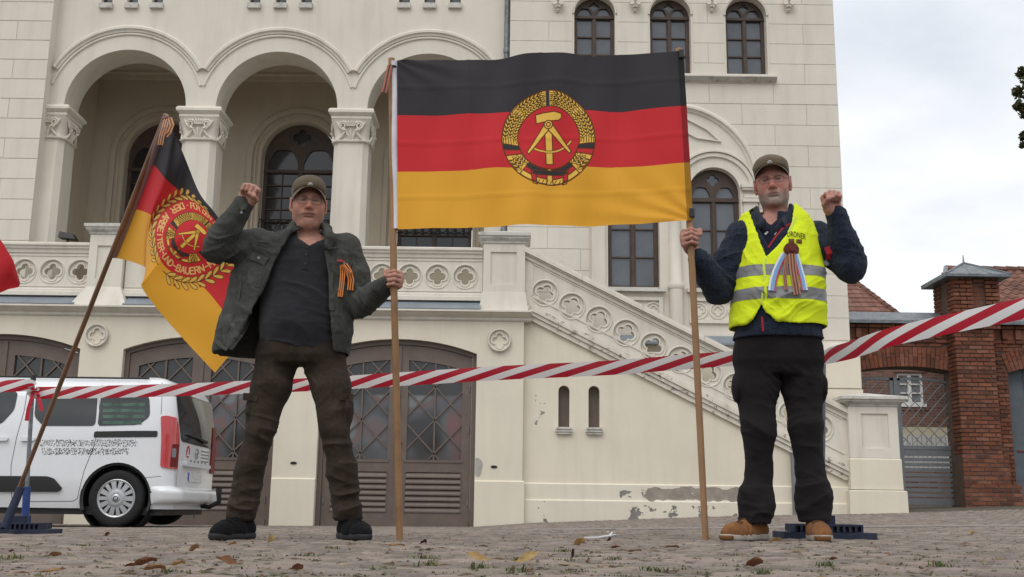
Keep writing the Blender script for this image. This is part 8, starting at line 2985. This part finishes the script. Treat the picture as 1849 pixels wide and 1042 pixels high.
cx_ = np.array([[CTL[u][k][0] for k in range(4)] for u in us], float); cy_ = np.array([[CTL[u][k][1] for k in range(4)] for u in us], float)
def crom(xs_, ys_, x):
    i = max(0, min(len(xs_)-2, int(np.searchsorted(xs_, x))-1))
    t = (x-xs_[i])/(xs_[i+1]-xs_[i])
    def tan(j):
        if j == 0: return (ys_[1]-ys_[0])/(xs_[1]-xs_[0])
        if j == len(xs_)-1: return (ys_[-1]-ys_[-2])/(xs_[-1]-xs_[-2])
        return (ys_[j+1]-ys_[j-1])/(xs_[j+1]-xs_[j-1])
    h = xs_[i+1]-xs_[i]; m0, m1 = tan(i)*h, tan(i+1)*h
    return (2*t**3-3*t*t+1)*ys_[i]+(t**3-2*t*t+t)*m0+(-2*t**3+3*t*t)*ys_[i+1]+(t**3-t*t)*m1
vk = np.array([0, 1/3, 2/3, 1.0]); us_ = np.array(us)
def droop(u, v):
    X_ = [crom(us_, cx_[:, k], u) for k in range(4)]; Y_ = [crom(us_, cy_[:, k], u) for k in range(4)]
    px, py = crom(vk, X_, v), crom(vk, Y_, v)
    hoist_y = 5.58+(LFY-.1-5.58)*.38*v
    y = hoist_y*(1-min(1, u*2.2)) + 5.62*min(1, u*2.2)
    y += -.08*math.exp(-((u-.14)/.06)**2) + .08*math.exp(-((u-.25)/.06)**2) + .035*sin(9*u+2*v)*min(1, 3*u)
    y += .05*max(0, .3-v)*min(1, u*3) + .016*sin(5*pi*(v*.8+u*.6))*min(1, 2*u)
    return W(px, py, y)
sheet('cloth', droop, 90, 60, cloth_mat('printed_droop_cloth', pr2.image('laurel_print'), .42), lflag)
def sl2(u, v):
    a = -2.6+u*5.2
    c = lf1*(1-v)+lf0*v
    c = W(300, 215, 5.58)*(1-v)+W(207, 465, 5.58+(LFY-.1-5.58)*.38)*v
    return c + Vector((.004+.020*cos(a), .020*sin(a), .0))
sheet('hem_sleeve', sl2, 12, 20, cloth('greyish_hem_tape', (.30, .22, .22), bump=.2), lflag)
tr = cloth('ribbon_tan', (.33, .15, .09))
GEO2 = [(.45, .19, .08), (.05, .03, .025), (.45, .19, .08), (.05, .03, .025), (.45, .19, .08)]
striped_strip('pole_ribbon', None, [], .040, GEO2, lflag, 5, free=[W(304, 214, 5.52), W(308, 226, 5.50), W(303, 238, 5.49), W(297, 244, 5.49)])
striped_strip('pole_ribbon', None, [], .030, GEO2, lflag, 5, free=[W(301, 215, 5.52), W(297, 230, 5.49), W(292, 246, 5.48), W(289, 262, 5.48)])
m = MB().tube([W(294, 214, 5.58), W(300, 212, 5.55), W(307, 214, 5.58)], .008, 6); m.build('cord', cloth('pink_cord', (.30, .15, .14)), lflag)
m = MB().lathe([(0, -.006), (.014, -.004), (.016, .002), (0, .006)], tuple(W(203, 461, 5.55+(LFY-.1-5.58)*.38)), 12, 'y'); m.build('grommet', M['zinc'], lflag)
blue = MAT('blue_plastic', (.022, .05, .20), rough=.5, var=.2, vscale=10, dirt=((.06, .07, .10), .6, 20))
bluedk = MAT('dark_blue_recycled_plastic', (.022, .028, .055), rough=.75, var=.25, vscale=15, dirt=((.10, .095, .09), .5, 12))
g0_ = W(14, 950, 5.22)
m = MB().tube([W(38, 880, LFY-.1), W(8, 953, LFY-.14)], [.026, .027], 14); m.build('pole_socket', bluedk, lflag, smooth=60)
# ---- red flag whose fly end reaches in at the left edge
rflag = empty('red_flag', tuple(G(-190, 972)), 'plain red flag whose fly end hangs into view at the left edge', 'flag')
rp0 = G(-190, 972)
pole_mesh([rp0, W(-130, 240, 5.3)], .0165, M['pole2'], rflag)
def redf(u, v):
    a = Vector(W(-133, 262, 5.3))*(1-v) + Vector(W(-148, 470, 5.3))*v
    top = [(-133, 262), (-80, 330), (-30, 395), (6, 440), (24, 470), (37, 512)]
    bot = [(-148, 470), (-100, 505), (-50, 525), (-10, 533), (16, 522), (33, 519)]
    i = min(4, int(u*5)); t = u*5-i
    p = np.array(top[i])*(1-t)+np.array(top[i+1])*t; q = np.array(bot[i])*(1-t)+np.array(bot[i+1])*t
    r = p*(1-v)+q*v
    return W(r[0], r[1], 5.3+.04*sin(6*u+3*v)*u)
sheet('cloth', redf, 40, 24, cloth('red_cloth', (.50, .028, .035), bump=.2, bscale=400, trans=.25), rflag)

# ---- barrier posts with tape
def foot(x, y, rot, name_label, w=.44, n=12):
    g = gz1(x, y)
    r = empty('barrier_stand', (x, y, g), name_label, 'barrier base', 'plastic barrier feet')
    m = MB()
    m.box(-w/2, w/2, -.14, .14, 0, .032)
    m.build('base_plate', bluedk, r).location = (0, 0, 0)
    o = r.children[0]; o.matrix_parent_inverse = Matrix(); 
    m = MB()
    for k in range(n):                                   # open ribbed upper tray
        a = -w*.36+k*w*.72/(n-1)
        m.box(a-.006, a+.006, -.112, -.085, .034, .064)
    m.box(-w*.37, w*.37, -.084, .11, .034, .062); m.box(-w*.37, w*.37, -.114, .11, .0625, .072)
    o = m.build('ribbed_tray', bluedk, r); o.matrix_parent_inverse = Matrix()
    m = MB()
    m.box(-.05, .05, -.05, .05, .0725, .115)
    o = m.build('socket', bluedk, r); o.matrix_parent_inverse = Matrix()
    r.rotation_euler = (0, 0, rot)
    return r
YTp = 5.85
LPY = 7.2; pb = W(40, 957, LPY)
foot(pb.x-.02, LPY, .05, 'dark blue ribbed plastic barrier foot at the left edge carrying a grey post', .46)
lp = empty('barrier_post', (pb.x, LPY, gz1(pb.x, LPY)+.07), 'thin grey metal barrier post in a blue sleeve holding the tape at left', 'post', 'barrier posts')
t0, t1 = W(46, 938, LPY), W(60, 684, LPY)
tm_ = W(48.5, 882, LPY)
MB().tube([tm_, t1], .0135, 12).build('shaft', M['zinc'], lp, smooth=60)
MB().tube([Vector((t0.x, t0.y, gz1(pb.x, LPY)+.05)), tm_+Vector((0, 0, .01))], .024, 14).build('sleeve', blue, lp, smooth=60)
MB().lathe([(.0, .03), (.017, .025), (.018, -.01), (.014, -.015)], (t1.x, t1.y, t1.z), 14).build('cap', M['black'], lp)
rb = W(1487, 966, 5.62)
foot(rb.x, 5.62, -.03, 'dark blue ribbed plastic barrier foot just behind the tan right shoe', .46)
rpst = empty('barrier_post', (rb.x, 5.64, gz1(rb.x, 5.64)+.07), 'grey metal barrier post hidden behind the trouser leg of the man in the vest', 'post', 'barrier posts')
q0, q1 = Vector((rb.x, 5.64, gz1(rb.x, 5.64)+.05)), W(1487, 636, 5.64)
MB().tube([q0, Vector((q1.x, q1.y, q1.z))], .0135, 12).build('shaft', M['zinc'], rpst, smooth=60)
tapem = MAT('red_white_barrier_film', (.7, .7, .7), rough=.45, spec=.4, trans=.3)
nt = tapem.node_tree; b = nt.nodes['Principled BSDF']
uvn = nt.nodes.new('ShaderNodeUVMap'); uvn.uv_map = 'UVMap'
sx = nt.nodes.new('ShaderNodeSeparateXYZ'); nt.links.new(uvn.outputs[0], sx.inputs[0])
m1 = nt.nodes.new('ShaderNodeMath'); m1.operation = 'MULTIPLY_ADD'; m1.inputs[1].default_value = -1.15
nt.links.new(sx.outputs['Y'], m1.inputs[0]); nt.links.new(sx.outputs['X'], m1.inputs[2])
m2 = nt.nodes.new('ShaderNodeMath'); m2.operation = 'FRACT'; nt.links.new(m1.outputs[0], m2.inputs[0])
m3 = nt.nodes.new('ShaderNodeMapRange'); m3.inputs['From Min'].default_value = .49; m3.inputs['From Max'].default_value = .51; nt.links.new(m2.outputs[0], m3.inputs['Value'])
mc = nt.nodes.new('ShaderNodeMixRGB'); mc.inputs['Color1'].default_value = (.72, .70, .70, 1); mc.inputs['Color2'].default_value = (.42, .012, .03, 1)
nt.links.new(m3.outputs[0], mc.inputs['Fac'])
for l in list(nt.links):
    if l.to_node.type in ('BSDF_PRINCIPLED', 'BSDF_TRANSLUCENT') and l.to_socket.name in ('Base Color', 'Color'): nt.links.remove(l)
nt.links.new(mc.outputs[0], b.inputs['Base Color'])
for n_ in nt.nodes:
    if n_.type == 'BSDF_TRANSLUCENT': nt.links.new(mc.outputs[0], n_.inputs['Color'])
def tape(name, ctr, parent, width=.081, period=.275, n=160, seed=0):
    """ctr = [(px, py, Y, twist)]"""
    P = [Vector(W(a, b_, c)) for a, b_, c, *_ in ctr]
    ts_ = np.linspace(0, len(P)-1, n)
    k = np.arange(len(P), dtype=float)
    co = [np.array([crom(k, np.array([p[d] for p in P]), t) for t in ts_]) for d in range(3)]
    tw = np.array([np.interp(t, k, [c[3] for c in ctr]) for t in ts_]); wd = np.array([np.interp(t, k, [c[4] if len(c) > 4 else 1 for c in ctr]) for t in ts_])
    C = np.stack(co, -1)
    s_ = np.concatenate([[0], np.cumsum(np.linalg.norm(np.diff(C, axis=0), axis=1))])
    vs, uv = [], []
    NV = 5
    for i in range(n):
        t = C[min(n-1, i+1)]-C[max(0, i-1)]; t = t/np.linalg.norm(t)
        up = np.array([0, 0, 1.0]); up = unit(up-t*(up@t)); sd = np.cross(t, up)
        wv = up*cos(tw[i]) + sd*sin(tw[i])
        for j in range(NV+1):
            q = j/NV-.5
            vs.append(C[i] + wv*q*width*wd[i] + sd*(.006*sin(s_[i]*7+seed) + .004*sin(s_[i]*17)*q + .005*sin(pi*(q+.5))))
            uv.append((s_[i]/period, q+.5))
    fs = [(i*(NV+1)+j, (i+1)*(NV+1)+j, (i+1)*(NV+1)+j+1, i*(NV+1)+j+1) for i in range(n-1) for j in range(NV)]
    me = bpy.data.meshes.new(name); me.from_pydata([tuple(v) for v in vs], [], fs); me.materials.append(tapem)
    ul = me.uv_layers.new(name='UVMap')
    vi = np.zeros(len(me.loops), np.int32); me.loops.foreach_get('vertex_index', vi)
    ul.data.foreach_set('uv', np.array(uv, np.float32)[vi].ravel()); me.shade_smooth()
    return link(name, me, parent)
o = tape('barrier_tape', [(-260, 712, LPY, 0), (-60, 702, LPY, 0), (20, 697, LPY, 0), (58, 697, LPY-.03, .2), (62, 708, LPY-.03, 0), (100, 709, LPY-.01, 0), (260, 706, 6.93, 0), (455, 699, 6.68, 0), (640, 690, 6.45, .1), (860, 676, 6.2, 0), (1100, 664, 5.96, .05), (1300, 649, 5.77, 0), (1420, 643, 5.68, .2), (1486, 648, 5.60, .4, .7)], None, n=220)
tag(o, 'red and white striped barrier tape sagging behind both men from the left post', 'barrier tape')
o = tape('barrier_tape', [(1486, 650, 5.59, .3, .55), (1500, 642, 5.45, .2, .9), (1535, 632, 5.3, .1), (1600, 611, 5.05, 0), (1720, 584, 4.7, 0), (1849, 556, 4.35, 0), (2050, 510, 3.9, 0)], None, width=.089, period=.33, n=90, seed=2)
tag(o, 'red and white striped barrier tape rising from the vested man towards the right edge', 'barrier tape')
for (pts) in ([(60, 704), (57, 720), (52, 738), (49, 760)], [(66, 706), (72, 722), (75, 742)], [(58, 700), (64, 710), (70, 712)]):
    tail = MB(); V3 = [W(x, y, LPY-.04-.01*i) for i, (x, y) in enumerate(pts)]
    vs = []
    for i, p in enumerate(V3): vs += [p-Vector((.012, .004*i, 0)), p+Vector((.012*(1-.3*i/3), .003, 0))]
    tail.add(vs, [(2*i, 2*i+1, 2*i+3, 2*i+2) for i in range(len(V3)-1)])
    tail.build('knot_tail', MAT('red_film', (.42, .012, .03), rough=.45), lp)

# ---- fallen leaves and litter
LC = {'tan': (.30, .17, .065), 'yellow': (.40, .27, .115), 'brown': (.13, .05, .024), 'dark': (.055, .022, .014), 'orange': (.20, .10, .048), 'pale': (.42, .33, .18)}
LM = {k: MAT(k+'_dry_leaf', c, rough=.7, spec=.25, var=.35, vscale=30, bump=.5, bscale=120, trans=.2) for k, c in LC.items()}
def leaf_obj(px, py, wpx, hpx, kind, label, curl=1.0, rot=None, seed=0, group=None, lift=0.0):
    rr = random.Random(seed*7+int(px))
    g = G(px, min(1041, py))
    s = .88*wpx/ (FPX/max(1.5, g.y))
    L, n, m_ = s*1.0, 10, 6
    rot = rr.uniform(-.5, .5) if rot is None else rot
    H = hpx/(FPX/g.y)
    vs, fs = [], []
    for i in range(n+1):
        t = i/n
        w = .36*L*(sin(pi*t**.85)**1.05)*(1+.16*sin(11*t+seed)+.10*sin(23*t+2*seed))
        for j in range(m_+1):
            q = j/m_*2-1
            x = (t-.5)*L; y = q*w*.8
            z = H*(.20 + .55*(abs(q)**1.6)*curl + .75*max(0, t-.45)*curl*(1 if rr else 1) + .12*sin(5*t+q*2+seed))*(.5+.5*sin(pi*t)+.25) - .25*H*(t < .1)
            z += .03*L*sin(20*t+q*7+seed)*.3
            if lift: z = H*lift*t**1.4 + .30*w*abs(q)**1.7 + .012*L*sin(14*t+5*q); y *= .8
            vs.append((x, y, max(.0015, z)))
    for i in range(n):
        for j in range(m_):
            a = i*(m_+1)+j
            fs.append((a, a+m_+1, a+m_+2, a+1))
    k = len(vs)
    m = MB(); m.add(vs, fs)
    m.tube([(-.5*L, 0, .004), (-.62*L, .01*L, .006), (-.70*L, .0, .004)], .0012, 5)
    me = m.mesh('fallen_leaf', LM[kind])
    o = bpy.data.objects.new('fallen_leaf', me); COL.objects.link(o)
    o.location = g + Vector((0, 0, .004)); o.rotation_euler = (rr.uniform(-.08, .08) + (.75 if abs(rot) < 1.6 else -.75)*(lift > 0), rr.uniform(-.1, .1), rot)
    if lift: o.location.z += .22*L*.5
    return tag(o, label, 'leaf', group)
gl_ = 'dry leaves scattered on the paving'
leaf_obj(862, 1018, 44, 17, 'yellow', 'rolled yellow tan leaf in the foreground left of the upright tan one', 1.3, pi-.25, 1, gl_, .95)
leaf_obj(950, 1022, 44, 26, 'yellow', 'tan leaf standing on edge in the foreground with a green weed behind', 1.6, .3, 2, gl_, 1.05)
leaf_obj(408, 1025, 46, 16, 'orange', 'curled orange brown leaf below the left black shoe', 1.2, pi+.3, 3, gl_, .8)
leaf_obj(262, 1025, 44, 12, 'brown', 'dark red brown curled leaf topmost of the lower left cluster', 1.2, .3, 4, gl_)
leaf_obj(278, 1036, 42, 12, 'orange', 'rusty leaf at the bottom of the lower left cluster', 1.0, .1, 5, gl_)
leaf_obj(233, 1029, 18, 8, 'brown', 'small dark leaf at the left end of the lower left cluster', 1, 0, 6, gl_)
leaf_obj(536, 1035, 26, 10, 'brown', 'dark red leaf at the bottom edge below the man in olive', 1.2, -.3, 7, gl_)
leaf_obj(98, 1009, 24, 9, 'orange', 'orange leaf on the paving below the left flag pole', 1, .2, 8, gl_)
leaf_obj(90, 1037, 44, 7, 'tan', 'flat tan leaf at the bottom left edge of the paving', .6, .1, 9, gl_)
leaf_obj(350, 999, 18, 10, 'orange', 'small upright orange leaf left of the black shoes', 1.4, .2, 10, gl_)
leaf_obj(322, 1026, 26, 9, 'tan', 'dull brown leaf between the lower left cluster and the curled orange leaf', 1.1, .4, 11, gl_)
leaf_obj(420, 988, 16, 7, 'tan', 'small tan leaf just below the left black shoe', 1, 0, 12, gl_)
leaf_obj(490, 984, 18, 11, 'yellow', 'pale tan leaf between the black shoes', 1.3, -.5, 13, gl_)
leaf_obj(1034, 1013, 11, 12, 'dark', 'small dark brown curled leaf right of the upright tan leaf', 1.5, 1.0, 14, gl_)
leaf_obj(1046, 988, 22, 10, 'tan', 'folded tan leaf below the white litter strip', 1.4, -.2, 15, gl_)
leaf_obj(1112, 993, 20, 6, 'brown', 'flat brown leaf pair by the middle of the paving, nearer the litter', .8, .1, 16, gl_)
leaf_obj(1146, 1000, 28, 6, 'orange', 'flat rusty leaf in the middle of the paving left of the right pole', .8, 0, 17, gl_)
leaf_obj(1214, 993, 28, 7, 'orange', 'long brown leaf just left of the foot of the right flag pole', .8, -.25, 18, gl_)
leaf_obj(1401, 982, 24, 8, 'tan', 'tan leaf between the tan shoes', 1.0, 0, 19, gl_)
leaf_obj(1436, 1000, 26, 5, 'pale', 'pale cream leaf flat in front of the right tan shoe', .5, 0, 20, gl_)
leaf_obj(1362, 1028, 36, 12, 'brown', 'dark brown rolled leaf with a stalk in front of the left tan shoe', 1.3, .15, 21, gl_)
leaf_obj(1505, 1015, 18, 6, 'brown', 'small dark leaf in front of the right barrier foot', 1, .2, 22, gl_)
leaf_obj(1757, 968, 12, 7, 'yellow', 'small yellow leaf on the paving at far right', 1.2, .4, 23, gl_)
leaf_obj(716, 989, 34, 6, 'tan', 'flat dull tan leaf in front of the left flag pole foot', .7, .0, 24, gl_)
leaf_obj(765, 985, 13, 7, 'dark', 'tiny dark leaf just right of the left flag pole foot', 1.2, .2, 25, gl_)
leaf_obj(1100, 980, 8, 6, 'dark', 'tiny dark leaf beneath the white litter strip', 1.2, .2, 26, gl_)
leaf_obj(193, 970, 10, 6, 'brown', 'tiny brown leaf on the paving below the van wheel', 1.2, .2, 27, gl_)
leaf_obj(20, 1000, 9, 5, 'brown', 'tiny brown leaf near the left edge of the paving', 1, .3, 28, gl_)
g = G(1088, 973); e_ = G(1055, 973)
m = MB()
m.tube([Vector(e_)+Vector((0, 0, .006)), Vector(G(1080, 973))+Vector((0, 0, .007)), Vector(G(1100, 972))+Vector((0, 0, .012)), Vector(G(1112, 971))+Vector((0, 0, .016))], [.003, .005, .006, .003], 6)
m.tube([Vector(G(1100, 972))+Vector((0, 0, .012)), Vector(G(1106, 970))+Vector((0, .02, .026)), Vector(G(1097, 970))+Vector((0, .02, .028))], .004, 5)
tag(m.build('litter_strip', M['white'], smooth=60), 'thin crumpled white strip of litter on the paving between the poles', 'litter')
